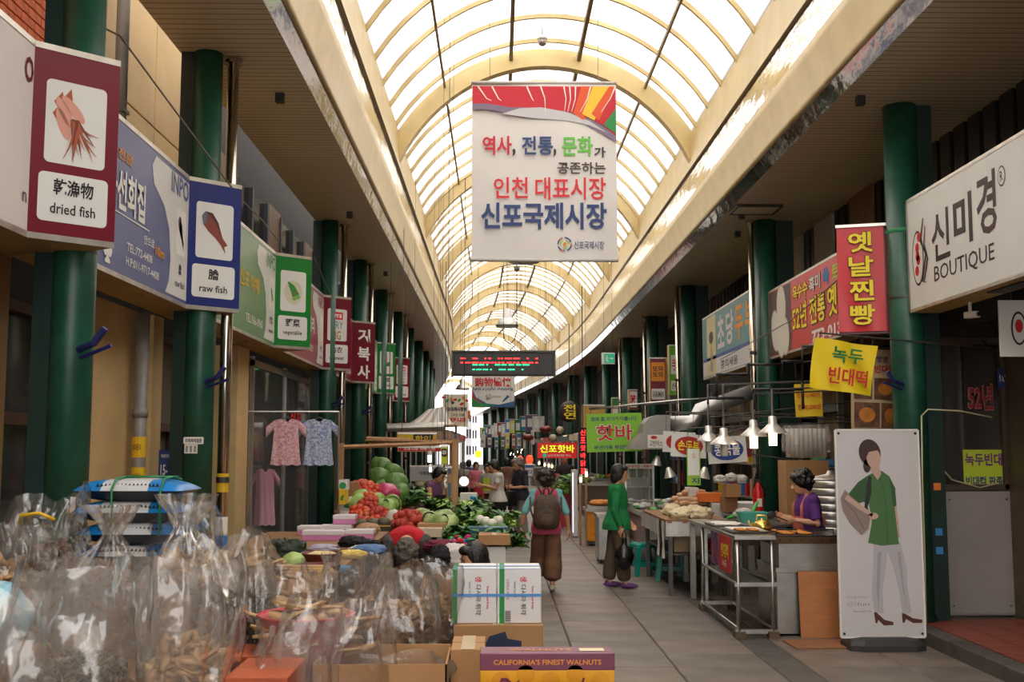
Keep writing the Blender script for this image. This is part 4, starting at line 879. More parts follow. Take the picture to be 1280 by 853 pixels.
# ---- woman with backpack, walking away
def yoke(t, T, k, aj):
    MB().grid(lambda u, v: T((u-0.5)*(0.27-0.05*v), 0.137-0.075*max(0, v-0.45)-0.10*(u-0.5)**2*2, 1.10+0.235*v), 10, 8).build('yoke', mauve, t, True)
wb_ = person('woman walking away in pink vest and baggy brown trousers', (0.62, 13.85, 0), R(178), 1.51, top=pink, sleeve=1.02, sleeve_m=tealc, hem=0.74, waist=0.6, bottom=brownt, baggy=1.7, ankle=0.13, hair=hair_br, hv=1.14, curl=0.9, shoes=flat('shoe_beige', 190, 176, 152), vox=0.0065,
    arms={-1: ((-0.265, 0.05, 1.05), (-0.30, 0.00, 0.83), (-0.1, -0.1, -1)), 1: ((0.285, 0.06, 1.06), (0.34, -0.02, 0.85), (0.15, -0.15, -1))},
    legs={-1: ((-0.09, 0.0, 0.46), (-0.075, 0.05, 0.085), (-0.1, -1, 0)), 1: ((0.10, -0.16, 0.47), (0.11, -0.22, 0.12), (0.1, -1, 0.1))}, extras=yoke)
bk = thing('backpack', 'brown quilted backpack on the woman in the pink vest', 'backpack', (0.61, 13.60, 0.79), 0); bk.scale = (1.15, 1.05, 1.22)
MB().loft([[((0.5+0.5*math.cos(a)*abs(math.cos(a))**-0.4-0.5)*wx*2, 0.06*0+yy+math.sin(a)*abs(math.sin(a))**-0.3*dy if abs(math.sin(a)) > 1e-3 else yy, z) for a in [2*math.pi*(i+0.5)/20 for i in range(20)]] for z, wx, dy, yy in ((0.0, 0.09, 0.05, 0.02), (0.03, 0.135, 0.075, 0.0), (0.12, 0.145, 0.085, -0.01), (0.24, 0.13, 0.075, 0.0), (0.32, 0.105, 0.055, 0.01), (0.35, 0.07, 0.03, 0.02))]).build('bag_body', packm, bk, True)
MB().grid(lambda u, v: ((u-0.5)*0.2, -0.075-0.02*math.sin(v*3.1)+0.05*(1-v)*0+0.03*v, 0.19+0.16*v), 8, 8).build('flap', packm, bk, True)
MB().ell((0, -0.09, 0.09), (0.085, 0.03, 0.07), 14, 8).build('pocket', packm, bk, True)
for s in (-1, 1): MB().tube([(s*0.04, 0.0, 0.34), (s*0.085, 0.05, 0.42), (s*0.125, 0.075, 0.50), (s*0.135, 0.12, 0.55)], 0.016, 8, 0.5).build('strap', packm, bk, True); MB().tube([(s*0.12, 0.06, 0.06), (s*0.17, 0.1, 0.2), (s*0.17, 0.16, 0.32)], 0.010, 6).build('strap', packm, bk, True)
MB().tube([(-0.03, -0.0, 0.34), (-0.025, -0.01, 0.40), (0.0, -0.01, 0.42), (0.025, -0.01, 0.40), (0.03, 0.0, 0.34)], 0.009, 8).build('top_loop', packm, bk, True)
MB().cbox((0, -0.108, 0.215), (0.03, 0.012, 0.04)).build('buckle', dsteel, bk)
# ---- woman in green cardigan with black bag
greenc = flat('cardigan_green', 16, 120, 62, 0.8, var=0.12, scale=12, bump=0.3, bscale=20); brownp = flat('slacks_brown', 84, 68, 52, 0.8, var=0.12, bump=0.2)
person('woman in green cardigan standing at the counter', (1.56, 14.2, 0), R(88), 1.57, top=greenc, sleeve=1.92, hem=0.70, waist=1.2, bottom=brownp, baggy=1.2, ankle=0.1, hair=hair_b, bob=0.02, hpitch=8, shoes=flat('shoe_purple', 104, 54, 120), vox=0.0065,
    arms={-1: ((-0.225, 0.05, 1.02), (-0.225, -0.03, 0.80), (0.05, -0.2, -1)), 1: ((0.22, 0.02, 1.03), (0.2, -0.16, 0.86), (0, -0.6, -0.8))}, legs={-1: ((-0.085, -0.05, 0.46), (-0.09, -0.08, 0.08), (-0.1, -1, 0)), 1: ((0.085, 0.06, 0.46), (0.09, 0.12, 0.08), (0.1, -1, 0))})
pb = thing('plastic_bag', 'black plastic carrier bag in the hand of the woman in green', 'bag', (1.62, 13.96, 0.25)); pb.scale = (1.25, 1.25, 1.22)
blkbag = flat('black_plastic', 22, 22, 24, 0.22, var=0, bump=0)
MB().grid(lambda u, v: ((0.085*math.sin(3.1*min(1, v*1.15))**0.6+0.012)*math.cos(u*6.283)*(1+0.12*noise.noise(Vector((math.cos(u*6.283)*2, math.sin(u*6.283)*2, v*5)))), (0.07*math.sin(3.1*min(1, v*1.15))**0.6+0.01)*math.sin(u*6.283)*(1+0.12*noise.noise(Vector((math.cos(u*6.283)*2, math.sin(u*6.283)*2, v*5+9)))), 0.30*v), 26, 18).build('sack', blkbag, pb, True)
MB().tube([(-0.015, 0, 0.27), (-0.02, 0, 0.36), (-0.005, 0, 0.41), (0.02, 0, 0.36), (0.015, 0, 0.27)], 0.007, 6).build('handle', blkbag, pb, True)
# ---- couple at the vegetable stall
person('woman in white shirt looking into a red bag at the vegetable stall', (0.0, 20.6, 0), R(-82), 1.57, top=flat('shirt_white', 214, 208, 200, 0.8, var=0.06), sleeve=0.62, hem=0.8, bottom=flat('trousers_black', 30, 28, 28, 0.8), baggy=1.1, hair=hair_b, hpitch=22, shoes=blk,
    arms={-1: ((-0.2, -0.08, 1.06), (-0.10, -0.32, 1.10), (0.2, -1, 0.1)), 1: ((0.2, -0.06, 1.06), (0.10, -0.30, 1.12), (-0.2, -1, 0.1))})
rb = tag(MB().grid(lambda u, v: ((0.03+0.075*math.sin(v*2.6)**0.8)*math.cos(6.283*u)*(1+0.2*noise.noise(Vector((math.cos(6.28*u), math.sin(6.28*u), v*3)))), (0.02+0.05*math.sin(v*2.6)**0.8)*math.sin(6.283*u), -0.55*v), 22, 14).build('shopping_bag', flat('bag_red_dotted', 186, 22, 40, 0.6, col2=(0.45, 0.02, 0.04), scale=25), None, True), 'red dotted cloth bag held by the woman in white', 'bag'); rb.location = (-0.36, 20.62, 1.14)
def sbag(t, T, k, aj):
    MB().loft([[(x*w_, -0.0+y*0.05, z) for x, y in ((-1, -1), (1, -1), (1, 1), (-1, 1))] for z, w_ in ((0, 0.10), (0.04, 0.12), (0.26, 0.11), (0.3, 0.09))])
person('grey-haired woman in dark navy shirt beside the woman in white', (0.46, 21.7, 0), R(-58), 1.61, top=flat('shirt_dark_navy', 34, 32, 46, 0.8, var=0.15), sleeve=0.95, hem=0.74, bottom=flat('trousers_grey', 142, 136, 130, 0.8), baggy=1.3, hair=hair_g, curl=0.3, hpitch=24, shoes=flat('shoe_dark', 60, 54, 50),
    arms={-1: ((-0.2, -0.04, 1.04), (-0.06, -0.26, 1.02), (0.6, -0.9, 0.0)), 1: ((0.23, -0.02, 1.03), (0.04, -0.24, 1.0), (-0.9, -0.4, 0.1))})
hb_ = thing('handbag', 'black shoulder bag hanging on the grey-haired woman', 'handbag', (0.27, 21.42, 0.66), R(20)); MB().loft([[(x*w_, y*0.05, z) for x, y in ((-1, -1), (1, -1), (1, 1), (-1, 1))] for z, w_ in ((0, 0.10), (0.04, 0.12), (0.26, 0.115), (0.3, 0.09))]).build('bag_body', blkbag, hb_, True, bevel=0.01)
MB().tube([(-0.07, 0, 0.29), (-0.03, 0.05, 0.5), (0.04, 0.12, 0.66), (0.08, 0.2, 0.7)], 0.009, 6).build('strap', blkbag, hb_, True)
# ---- stall keeper in purple vest top, bending over greens
def apron(t, T, k, aj):
    MB().grid(lambda u, v: T((u-0.5)*0.34, -0.16-0.02*math.cos((u-0.5)*3), 0.62+0.55*v), 8, 8).build('apron', blk, t, True)
person('stall keeper in purple sleeveless top and black apron', (-1.08, 17.2, 0), R(62), 1.52, lean=14, hpitch=24, top=flat('top_purple_print', 128, 78, 116, 0.8, col2=(0.10, 0.05, 0.10), scale=26), sleeve=0.16, hem=0.8, bottom=blk, hair=hair_b, shoes=blk,
    arms={-1: ((-0.22, -0.16, 1.02), (-0.16, -0.36, 0.96), (0.1, -1, -0.3)), 1: ((0.22, -0.16, 1.02), (0.14, -0.38, 0.96), (-0.1, -1, -0.3))}, extras=apron)
# ---- woman in red bent over the trays
redk = flat('knit_red', 186, 20, 34, 0.85, var=0.12, scale=12, bump=0.4, bscale=30)
person('woman in red knit vest bending low over the stall', (-0.82, 9.95, 0), R(4), 1.56, lean=84, hip=(0, 0.05, 0.97), hpitch=64, top=redk, sleeve=1.5, sleeve_m=flat('sleeve_pattern', 96, 84, 76, 0.85, col2=(0.03, 0.03, 0.035), scale=45), hem=0.86, waist=0.0, bottom=flat('trousers_dim', 70, 60, 64, 0.8), hair=hair_dg, curl=1.0, shoes=blk, vox=0.0065,
    arms={-1: ((-0.23, -0.42, 0.74), (-0.16, -0.58, 0.62), (0, -0.6, -0.8)), 1: ((0.23, -0.42, 0.74), (0.14, -0.58, 0.62), (0, -0.6, -0.8))}, legs={-1: ((-0.1, -0.02, 0.48), (-0.1, 0.02, 0.08), (-0.1, -1, 0)), 1: ((0.1, -0.02, 0.48), (0.1, 0.02, 0.08), (0.1, -1, 0))})
# ---- seated seller whose dark head shows above the kelp boxes
person('seated seller with dark hair behind the white kelp boxes', (-0.13, 8.3, 0), R(-72), 1.55, hip=(0, 0, 0.37), hpitch=14, top=flat('blouse_dark', 66, 50, 58, 0.8), sleeve=1.8, hem=0.8, bottom=blk, hair=hair_b, bob=0.01, shoes=blk,
    arms={-1: ((-0.23, -0.1, 0.58), (-0.15, -0.3, 0.56), (0.1, -1, 0)), 1: ((0.23, -0.1, 0.58), (0.15, -0.3, 0.56), (-0.1, -1, 0))}, legs={-1: ((-0.13, -0.38, 0.42), (-0.12, -0.34, 0.08), (0, -1, 0)), 1: ((0.13, -0.38, 0.42), (0.12, -0.34, 0.08), (0, -1, 0))})
st = thing('low_stool', 'low wooden stool under the seated seller', 'stool', (-0.13, 8.3, 0)); MB().box(-0.16, 0.16, -0.12, 0.12, 0.2, 0.24).build('seat', flat('stool_wood', 140, 96, 58), st)
for x_ in (-0.13, 0.13):
    for y_ in (-0.09, 0.09): MB().box(x_-0.02, x_+0.02, y_-0.02, y_+0.02, 0, 0.2).build('leg', MATS['stool_wood'], st)
# ---- griddle cook in purple
def pink_apron(t, T, k, aj):
    for s in (-1, 1): MB().tube([T(s*0.10, -0.135, 1.10), T(s*0.105, -0.115, 1.24), T(s*0.10, -0.04, 1.345), T(s*0.09, 0.06, 1.335), T(s*0.02, 0.135, 1.15), T(-s*0.08, 0.14, 1.0)], 0.022*k, 8, 0.45).build('apron_strap', flat('apron_salmon', 226, 120, 100, 0.8), t, True)
    MB().grid(lambda u, v: T((u-0.5)*0.3, -0.15-0.02*math.cos((u-0.5)*3), 0.62+0.52*v), 8, 8).build('apron', MATS['apron_salmon'], t, True)
person('griddle cook in purple shirt with salmon apron straps', (3.36, 11.6, 0), R(-82), 1.55, lean=8, hpitch=14, top=flat('shirt_purple', 92, 44, 122, 0.8, var=0.12, bump=0.2), sleeve=0.85, hem=0.76, bottom=blk, hair=hair_b, hv=1.12, curl=0.9, shoes=blk, vox=0.0065,
    arms={-1: ((-0.22, -0.06, 1.05), (-0.12, -0.28, 1.10), (0.2, -1, 0.2)), 1: ((0.23, -0.05, 1.04), (0.16, -0.27, 1.08), (-0.2, -1, 0.1))}, extras=pink_apron)
# ---- shoppers further down the street
def shopper(label, px, Y, H, rz, tm, bm, hm_=None, **kw):
    p = at(px, 600, Y); return person(label, (p.x, Y, 0), R(rz), H, top=tm, bottom=bm, hair=hm_ or hair_b, shoes=blk, vox=0.013, **kw)
shopper('distant shopper in a pink top walking in the crowd', 595, 30, 1.40, 20, flat('top_rose', 206, 110, 130, 0.8), brownp, sleeve=0.7)
def gvest(t, T, k, aj): MB().grid(lambda u, v: T((u-0.5)*0.26, -0.16-0.015*math.cos((u-0.5)*3), 0.86+0.36*v), 6, 6).build('apron', flat('apron_lime', 190, 206, 60, 0.8), t, True)
shopper('distant shopper with a lime apron facing up the street', 609, 27, 1.38, 5, flat('top_grey', 160, 150, 140, 0.8), brownp, extras=gvest, sleeve=1.3)
shopper('distant shopper in a black shirt behind the lime apron shopper', 619, 29, 1.42, -15, flat('top_black', 40, 36, 36, 0.8), brownp, sleeve=0.8)
shopper('distant shopper in a blue shirt near the round lamp', 586, 33, 1.42, 170, flat('top_dim_blue', 64, 76, 120, 0.8), blk, sleeve=0.8)
shopper('distant shopper in a grey shirt behind the round lamp', 579, 31, 1.40, 160, flat('top_grey', 0, 0, 0), blk, hair_g, sleeve=0.8)
shopper('distant shopper in brown between the couple', 634, 30, 1.5, 180, flat('top_brown', 120, 84, 64, 0.8), blk, sleeve=0.8)
shopper('man in black shirt behind the far right vegetable heap', 706, 27.5, 1.62, -10, MATS['top_black'], blk, sleeve=1.6)
# ================================================================ FOREGROUND STALL: dried goods
wood = flat('table_wood', 142, 102, 62, 0.6, var=0.2, scale=5, stretch=(1, 6, 1)); clothm = flat('table_cloth_grey', 120, 112, 104, 0.8, var=0.15)
def table(label, x0, x1, y0, y1, z, m=wood, name='display_table', leg=0.03, cat='table'):
    t = thing(name, label, cat, ((x0+x1)/2, (y0+y1)/2, 0)); a, b = (x1-x0)/2, (y1-y0)/2
    MB().box(-a, a, -b, b, z-0.035, z).build('tabletop', m, t, bevel=0.004)
    MB().box(-a+0.04, a-0.04, -b+0.03, -b+0.055, z-0.11, z-0.035).build('apron', m, t)
    for sx in (-1, 1):
        for sy in (-1, 1): MB().box(sx*(a-0.05)-leg, sx*(a-0.05)+leg, sy*(b-0.05)-leg, sy*(b-0.05)+leg, 0, z-0.035).build('leg', m, t)
    return t
table('low wooden table under the front row of clear bags', -2.1, -0.22, 3.1, 4.28, 0.72)
table('wooden table under the middle row of dried goods bags', -2.1, -0.22, 4.34, 5.3, 0.90)
table('tall wooden table under the blue sacks', -2.5, -0.9, 5.38, 6.25, 1.10)
film_a = film('clear_film', (0.985, 0.975, 0.96), 0.085, 0.055, 0.11); film_b = film('milky_film', (0.98, 0.97, 0.95), 0.19, 0.06, 0.13)
def bag(label, x, y, z, w_, d, h, style='open', m=None, seed=0, group=None, wr=0.05, nu=44, nv=34, sq=0.45, pinch=0.8):
    S = Vector((seed*3.7, seed*1.9, seed*5.1))
    def fn(u, v):
        a = 2*math.pi*u; c, s_ = math.cos(a), math.sin(a)
        e = sq if v < 0.7 else sq+(v-0.7)*1.2
        cx = math.copysign(abs(c)**e, c); sy = math.copysign(abs(s_)**e, s_)
        g = min(1, 0.55+2.2*v) if v < 0.25 else 1.0
        if style == 'tied':
            k = 1.0 if v < 0.45 else (1-(v-0.45)/(pinch-0.45))**0.8*0.92+0.08 if v < pinch else 0.08+(v-pinch)/(1-pinch)*0.55
            rf = 1+(0.35*math.sin(a*9+seed)*(v-pinch)*4 if v > pinch else 0)
            g *= k*rf
        elif style == 'gather':
            g *= 1.0 if v < 0.5 else 1-0.55*((v-0.5)/0.5)**1.3
        else:
            g *= 1+0.05*v
        p = Vector((cx*1.7, sy*1.7, v*h*3.2))
        amp = wr*(0.25+1.3*min(1, v*1.2))
        n1 = noise.noise(p+S); n2 = 1-2*abs(noise.noise(p*1.9+S*2)); n3 = 1-2*abs(noise.noise(Vector((cx*2.6, sy*2.6, v*1.2))+S*1.3))
        off = amp*(n1*0.8+n2*0.22+n3*0.4-0.25)
        zz = h*v
        if v > 0.75 and style in ('open', 'gather'): zz += h*0.14*noise.noise(Vector((c*1.4, s_*1.4, seed)))*(v-0.75)*4
        sh = Vector((noise.noise(Vector((v*2, seed, 0)))*0.10*v*h, noise.noise(Vector((v*2, seed, 5)))*0.08*v*h, 0))
        return Vector((cx*w_/2*g+off*cx+sh.x, sy*d/2*g+off*sy+sh.y, zz))
    o = MB().grid(fn, nu, nv).build('plastic_bag', m or film_a, None, True)
    tag(o, label, 'plastic bag', group); o.location = (x, y, z)
    bm = bmesh.new(); bm.from_mesh(o.data); bmesh.ops.remove_doubles(bm, verts=bm.verts, dist=1e-4)
    bv = [v for v in bm.verts if abs(v.co.z) < 1e-4]
    bm.to_mesh(o.data); bm.free()
    return o
def pbag(label, px0, px1, pyt, pyb, Y, d, **k):
    a = at((px0+px1)/2, pyb, Y); b = at((px0+px1)/2, pyt, Y); w_ = (px1-px0)/FPX*Y
    z0 = k.pop('z0', a.z); return bag(label, a.x, Y, z0, w_, d, b.z-z0, **k), (a.x, Y, z0, w_, d, b.z-z0)
fishm = {'anchovy': flat('anchovy_silver', 150, 132, 104, 0.35, col2=(0.06, 0.045, 0.03), scale=30), 'squid': flat('dried_squid_tan', 196, 156, 108, 0.5, col2=(0.20, 0.10, 0.05), scale=9), 'mushroom': flat('dried_mushroom', 172, 132, 88, 0.75, col2=(0.09, 0.055, 0.03), scale=14),
         'shrimp': flat('dried_shrimp', 206, 112, 72, 0.5, col2=(0.45, 0.2, 0.1), scale=20), 'slab': flat('dried_pollack', 206, 168, 112, 0.55, col2=(0.33, 0.2, 0.09), scale=8), 'brown': flat('dried_brown', 132, 92, 60, 0.6, col2=(0.08, 0.04, 0.025), scale=10), 'dark': flat('dried_dark', 96, 80, 66, 0.5, col2=(0.06, 0.045, 0.035), scale=10)}
SHAPE = {'anchovy': (0.030, 0.0045, 0.006), 'squid': (0.055, 0.028, 0.007), 'mushroom': (0.024, 0.018, 0.008), 'shrimp': (0.014, 0.006, 0.005), 'slab': (0.10, 0.042, 0.006), 'brown': (0.04, 0.022, 0.007), 'dark': (0.09, 0.02, 0.008)}
def fill(kind, label, x, y, z, w_, d, h, n=260, seed=0, flatness=0.5):
    rr = random.Random(seed+11); mb = MB(); sx, sy, sz = SHAPE[kind]
    mb.ell((0, 0, h*0.42), (w_*0.40, d*0.40, h*0.44), 14, 10, amp=0.15, seed=seed)
    for i in range(n):
        # over the surface of a rounded heap
        a = rr.uniform(0, 6.283); q = rr.random()**0.6; px_, py_ = math.cos(a)*q, math.sin(a)*q
        cx = math.copysign(abs(px_)**0.8, px_)*w_*0.44; cy = math.copysign(abs(py_)**0.8, py_)*d*0.44
        top = h*(0.72+0.28*(1-q*q))*rr.uniform(0.86, 1.0) if rr.random() < 0.45 else h*rr.uniform(0.05, 0.9)*(1 if q > 0.7 else 0.98)
        if q > 0.8: cx *= 1.02; cy *= 1.02
        flatness = 0.16 if kind == 'slab' else flatness
        e = Matrix.Rotation(rr.uniform(0, 6.28) if kind != 'slab' else rr.gauss(0, 0.5), 3, 'Z') @ Matrix.Rotation(rr.gauss(0, flatness), 3, 'Y') @ Matrix.Rotation(rr.gauss(0, flatness), 3, 'X')
        s_ = rr.uniform(0.7, 1.25); cu = rr.uniform(-1, 1)*(0.12 if kind == 'slab' else 0.8)
        nseg = 4; vs = []
        for j in range(nseg+1):
            u = j/nseg*2-1; wd = sy*s_*(math.sqrt(max(0.08, 1-u*u*0.9)) if kind != 'slab' else 1-0.35*u*u)
            zb = cu*sx*s_*(u*u-0.4)
            for q2, z2 in ((-1, -sz*0.4), (0, sz), (1, -sz*0.4), (0, -sz)): vs.append(Vector((cx, cy, top)) + e @ Vector((u*sx*s_, q2*wd, z2*s_+zb)))
        fs = []
        for j in range(nseg):
            for k in range(4): a0 = j*4+k; b0 = j*4+(k+1) % 4; fs.append((a0, b0, b0+4, a0+4))
        fs.append((0, 1, 2, 3)); fs.append(tuple(nseg*4+k for k in range(4)))
        mb.add(vs, fs)
    o = mb.build('dried_'+{'anchovy': 'anchovies', 'squid': 'squid', 'mushroom': 'mushrooms', 'shrimp': 'shrimp', 'slab': 'pollack', 'brown': 'seafood', 'dark': 'fish'}[kind], fishm[kind], None, True)
    tag(o, label, 'dried food', None, 'stuff'); o.location = (x, y, z); return o
def filled(lab, clab, kind, frac, px0, px1, pyt, pyb, Y, d, n=260, **k):
    o, (x, y, z, w_, dd, h) = pbag(lab, px0, px1, pyt, pyb, Y, d, **k)
    fill(kind, clab, x, y, z+0.01, w_*0.88, dd*0.85, h*frac, n, k.get('seed', 0)); return o
filled('tall wide clear bag of anchovies on the front table', 'silver brown dried anchovies at the bottom of a tall clear bag', 'anchovy', 0.60, 30, 166, 703, 860, 3.55, 0.34, 420, seed=1, z0=0.725, m=film_b)
filled('tall clear bag of torn dried squid on the front table', 'tan and brown dried squid strips in a tall clear bag', 'squid', 0.60, 182, 284, 690, 860, 3.62, 0.32, 260, seed=2, z0=0.725, m=film_b)
filled('crumpled clear bag beside the floral package', 'reddish dried fish inside the crumpled bag beside the floral package', 'brown', 0.4, -30, 44, 752, 880, 3.5, 0.3, 160, seed=3, z0=0.725)
filled('open clear bag with a yellow tie before the first column', 'curled brown dried seafood in the bag with a yellow tie', 'brown', 0.66, 28, 104, 618, 720, 4.95, 0.3, 240, seed=4, z0=0.905, wr=0.05)
filled('open clear bag of brown squid next to the yellow-tied bag', 'brown dried squid beside the yellow-tied bag', 'squid', 0.72, -25, 38, 655, 730, 4.6, 0.28, 220, seed=14, z0=0.905)
filled('knotted clear bag in front of the blue sacks', 'dark curled dried seafood in the knotted bag', 'brown', 0.62, 100, 174, 632, 720, 4.8, 0.3, 240, seed=5, z0=0.905, style='tied')
filled('knotted clear bag with a flower-like bunched top', 'reddish brown dried seafood in the bunched-top bag', 'squid', 0.62, 184, 272, 618, 720, 4.9, 0.34, 260, seed=6, z0=0.905, style='tied', pinch=0.78)
bag('crumpled empty clear wrap behind the bunched-top bag', -1.62, 5.55, 1.105, 0.34, 0.24, 0.42, style='gather', seed=7, wr=0.09)
filled('clear bag lying over pale dried slabs by the green column', 'pale dried pollack slabs in the lying bag', 'slab', 0.7, 276, 350, 664, 722, 5.0, 0.36, 60, seed=8, z0=1.0, style='gather')
filled('tall clear bag of long dark dried fish', 'long dark dried fish stacked upright in a clear bag', 'dark', 0.7, 278, 330, 706, 815, 4.45, 0.26, 140, seed=9, z0=0.905)
filled('tall clear bag with flat dried pollack', 'flat tan dried pollack in the tall clear bag', 'slab', 0.62, 318, 392, 706, 815, 4.5, 0.3, 70, seed=10, z0=0.905)
filled('low clear bag of orange dried shrimp in front of the red basin', 'orange dried shrimp in the low clear bag', 'shrimp', 0.5, 335, 420, 776, 880, 3.75, 0.28, 420, seed=11, z0=0.725)
filled('tall clear bag of mixed dried seafood behind the mushrooms', 'mixed tan dried seafood behind the mushroom bag', 'squid', 0.5, 410, 482, 692, 815, 4.8, 0.3, 200, seed=12, z0=0.905)
filled('tapering clear bag of sliced dried mushrooms', 'sliced dried mushrooms in the tapering bag', 'mushroom', 0.60, 446, 548, 706, 816, 4.55, 0.34, 520, seed=13, z0=0.905, style='gather')
filled('straight clear bag of large dried mushrooms beside the kelp boxes', 'large dried mushrooms in the straight bag', 'mushroom', 0.62, 514, 570, 708, 814, 4.9, 0.26, 300, seed=15, z0=0.905)
filled('large clear bag drooping before the red basin', 'pinkish dried fish in the drooping bag', 'brown', 0.35, 375, 480, 745, 880, 3.85, 0.3, 160, seed=16, z0=0.725)
bag('short crumpled clear bag standing in the open carton', -0.42, 4.02, 0.80, 0.40, 0.22, 0.24, seed=17, wr=0.05, m=film_b)
# floral package
fp = tag(MB().ell((0,0,0), (0.16, 0.12, 0.13), 22, 16, amp=0.12, fr=2).build('rice_cake_package', flat('floral_teal_print', 232, 228, 222, 0.35, col2=(0.06, 0.36, 0.5), scale=14), None, True), 'white package with teal floral print at the end of the front table', 'package'); fp.location = (-1.68, 3.62, 1.24)
fpb = tag(MB().box(-0.16, 0.16, -0.14, 0.14, 0, 0.40).build('carton', flat('carton_plain', 176, 132, 84, 0.8, var=0.1), None, bevel=0.006), 'plain carton under the floral package', 'carton'); fpb.location = (-1.72, 3.75, 0.72)
# ---- cartons
kraft = flat('kraft_card', 178, 134, 88, 0.8, var=0.08, scale=5); kraft_d = flat('kraft_card_dark', 150, 108, 70, 0.8, var=0.1)
def carton(label, x0, x1, y0, y1, z0, z1, m=kraft, rz=0, name='carton', tape=True, cat='carton'):
    t = thing(name, label, cat, ((x0+x1)/2, (y0+y1)/2, z0), rz); a, b, h = (x1-x0)/2, (y1-y0)/2, z1-z0
    MB().box(-a, a, -b, b, 0, h).build('box_body', m, t, bevel=0.004)
    if tape: MB().box(-0.025, 0.025, -b-0.001, b+0.001, h, h+0.0015).build('tape', flat('packing_tape', 196, 170, 128, 0.3), t)
    MB().box(-a, a, -0.002, 0.002, h-0.0005, h+0.001).build('flap_seam', kraft_d, t)
    return t, Face(t, (0, -b, h/2)), 2*a, h
t = thing('open_carton', 'open cardboard box on the front table beside the walnut box', 'carton', (-0.41, 4.02, 0.72))
W_, D_, H_ = 0.47, 0.34, 0.33
for nm, b in (('front_wall', (-W_/2, W_/2, -D_/2, -D_/2+0.006, 0, H_)), ('back_wall', (-W_/2, W_/2, D_/2-0.006, D_/2, 0, H_+0.01)), ('side_wall', (-W_/2, -W_/2+0.006, -D_/2, D_/2, 0, H_)), ('side_wall', (W_/2-0.006, W_/2, -D_/2, D_/2, 0, H_)), ('base', (-W_/2, W_/2, -D_/2, D_/2, 0, 0.006))): MB().box(*b).build(nm, kraft, t)
t, f, W_, H_ = carton('rust red carton with marker writing on the front table', -0.86, -0.66, 3.5, 3.82, 0.72, 1.08, flat('carton_rust', 176, 84, 48, 0.75, var=0.12), tape=False); f.text('JL', 0.0, 0.06, 0.05, 0.06, blk, 0.0, 0.003, slant=0.2)
t, f, W_, H_ = carton('rust red carton with a numeral three beside the shrimp bag', -0.98, -0.78, 3.95, 4.2, 0.72, 1.06, MATS['carton_rust'], tape=False); f.text('3', 0.08, 0.08, 0.04, 0.07, blk, 0.0, 0.003)
t, f, W_, H_ = carton('narrow taped carton between open box and walnut box', -0.17, -0.045, 4.02, 4.3, 0.72, 1.07, kraft)
# kelp boxes on printed carton
carton('plain carton at the bottom of the kelp box stack', -0.22, 0.24, 4.75, 5.15, 0, 0.36, kraft); carton('plain carton in the middle of the kelp box stack', -0.21, 0.23, 4.75, 5.14, 0.36, 0.72, kraft_d)
t, f, W_, H_ = carton('brown carton with blue shield print under the kelp boxes', -0.19, 0.20, 4.78, 5.12, 0.72, 1.035, kraft)
shb = flat('shield_blue', 34, 46, 76); f.poly('shield_print', [(-0.06, -0.06), (0.10, -0.06), (0.10, 0.09), (0.04, 0.10), (0.03, 0.13), (-0.04, 0.11), (-0.06, 0.07)], shb); f.text('SEA FOODS', 0.02, 0.03, 0.12, 0.035, flat('print_gold', 214, 178, 60), 0.02); f.text('PREMIUM', 0.02, 0.0, 0.11, 0.02, MATS['print_gold'], 0.01)
kw_ = flat('kelp_box_white', 224, 220, 218, 0.5, var=0.04); kg = flat('kelp_green', 30, 138, 62); strap = flat('strap_blue', 74, 140, 206, 0.35)
kl = flat('print_kelp_red', 200, 60, 62)
for i, (x0_, x1_, lb) in enumerate(((-0.198, -0.004, 'white and green kelp box beside the straight mushroom bag'), (0.0, 0.192, 'white and green kelp box above the paved aisle'))):
    t = thing('kelp_box', lb, 'box', ((x0_+x1_)/2, 4.94, 1.037), 0); a = (x1_-x0_)/2
    MB().box(-a, a, -0.13, 0.13, 0, 0.232).build('box_body', kw_, t, bevel=0.003)
    f = Face(t, (0, -0.1305, 0.116)); g = -a+0.012 if i == 0 else -a+0.02
    f.rect('green_band', g, 0, 0.022, 0.232, kg, 0.001); Face(t, (0, 0, 0.2325), (1,0,0), (0,1,0)).rect('green_band', g, 0, 0.022, 0.26, kg, 0.001)
    f.text('생', 0.018, 0.075, 0.024, 0.03, kl, 0.02, 0.002, rot=-math.pi/2); f.text('다시마 튀각', 0.018, -0.01, 0.022, 0.12, blk, 0.01, 0.002) if False else f.text('다시마 튀각', 0.018, -0.015, 0.13, 0.024, blk, 0.01, 0.002, rot=-math.pi/2)
    f.text('Seasoned Kelp', 0.058, -0.005, 0.10, 0.012, kl, 0.02, 0.002, rot=-math.pi/2); f.text('국내산 다시마', -0.02, 0.03, 0.07, 0.01, ink, 0.01, 0.002, rot=-math.pi/2); f.text('신선하고 맛있는', -0.05, 0.03, 0.09, 0.012, ink, 0.0, 0.002, rot=-math.pi/2)
    if i: f.rect('barcode', -0.05, -0.085, 0.024, 0.045, ink, 0.002); [f.rect('barcode_gap', -0.05, -0.103+q*0.006, 0.024, 0.002, kw_, 0.003) for q in range(7)]
    MB().box(-a-0.002, a+0.002, -0.1335, -0.1315, 0.115, 0.127).box(-a, a, -0.13, -0.12, 0.2335, 0.2345).build('strap', strap, t)
    MB().box(-a, a, -0.02, 0.005, 0.2335, 0.2345).build('strap', strap, t)
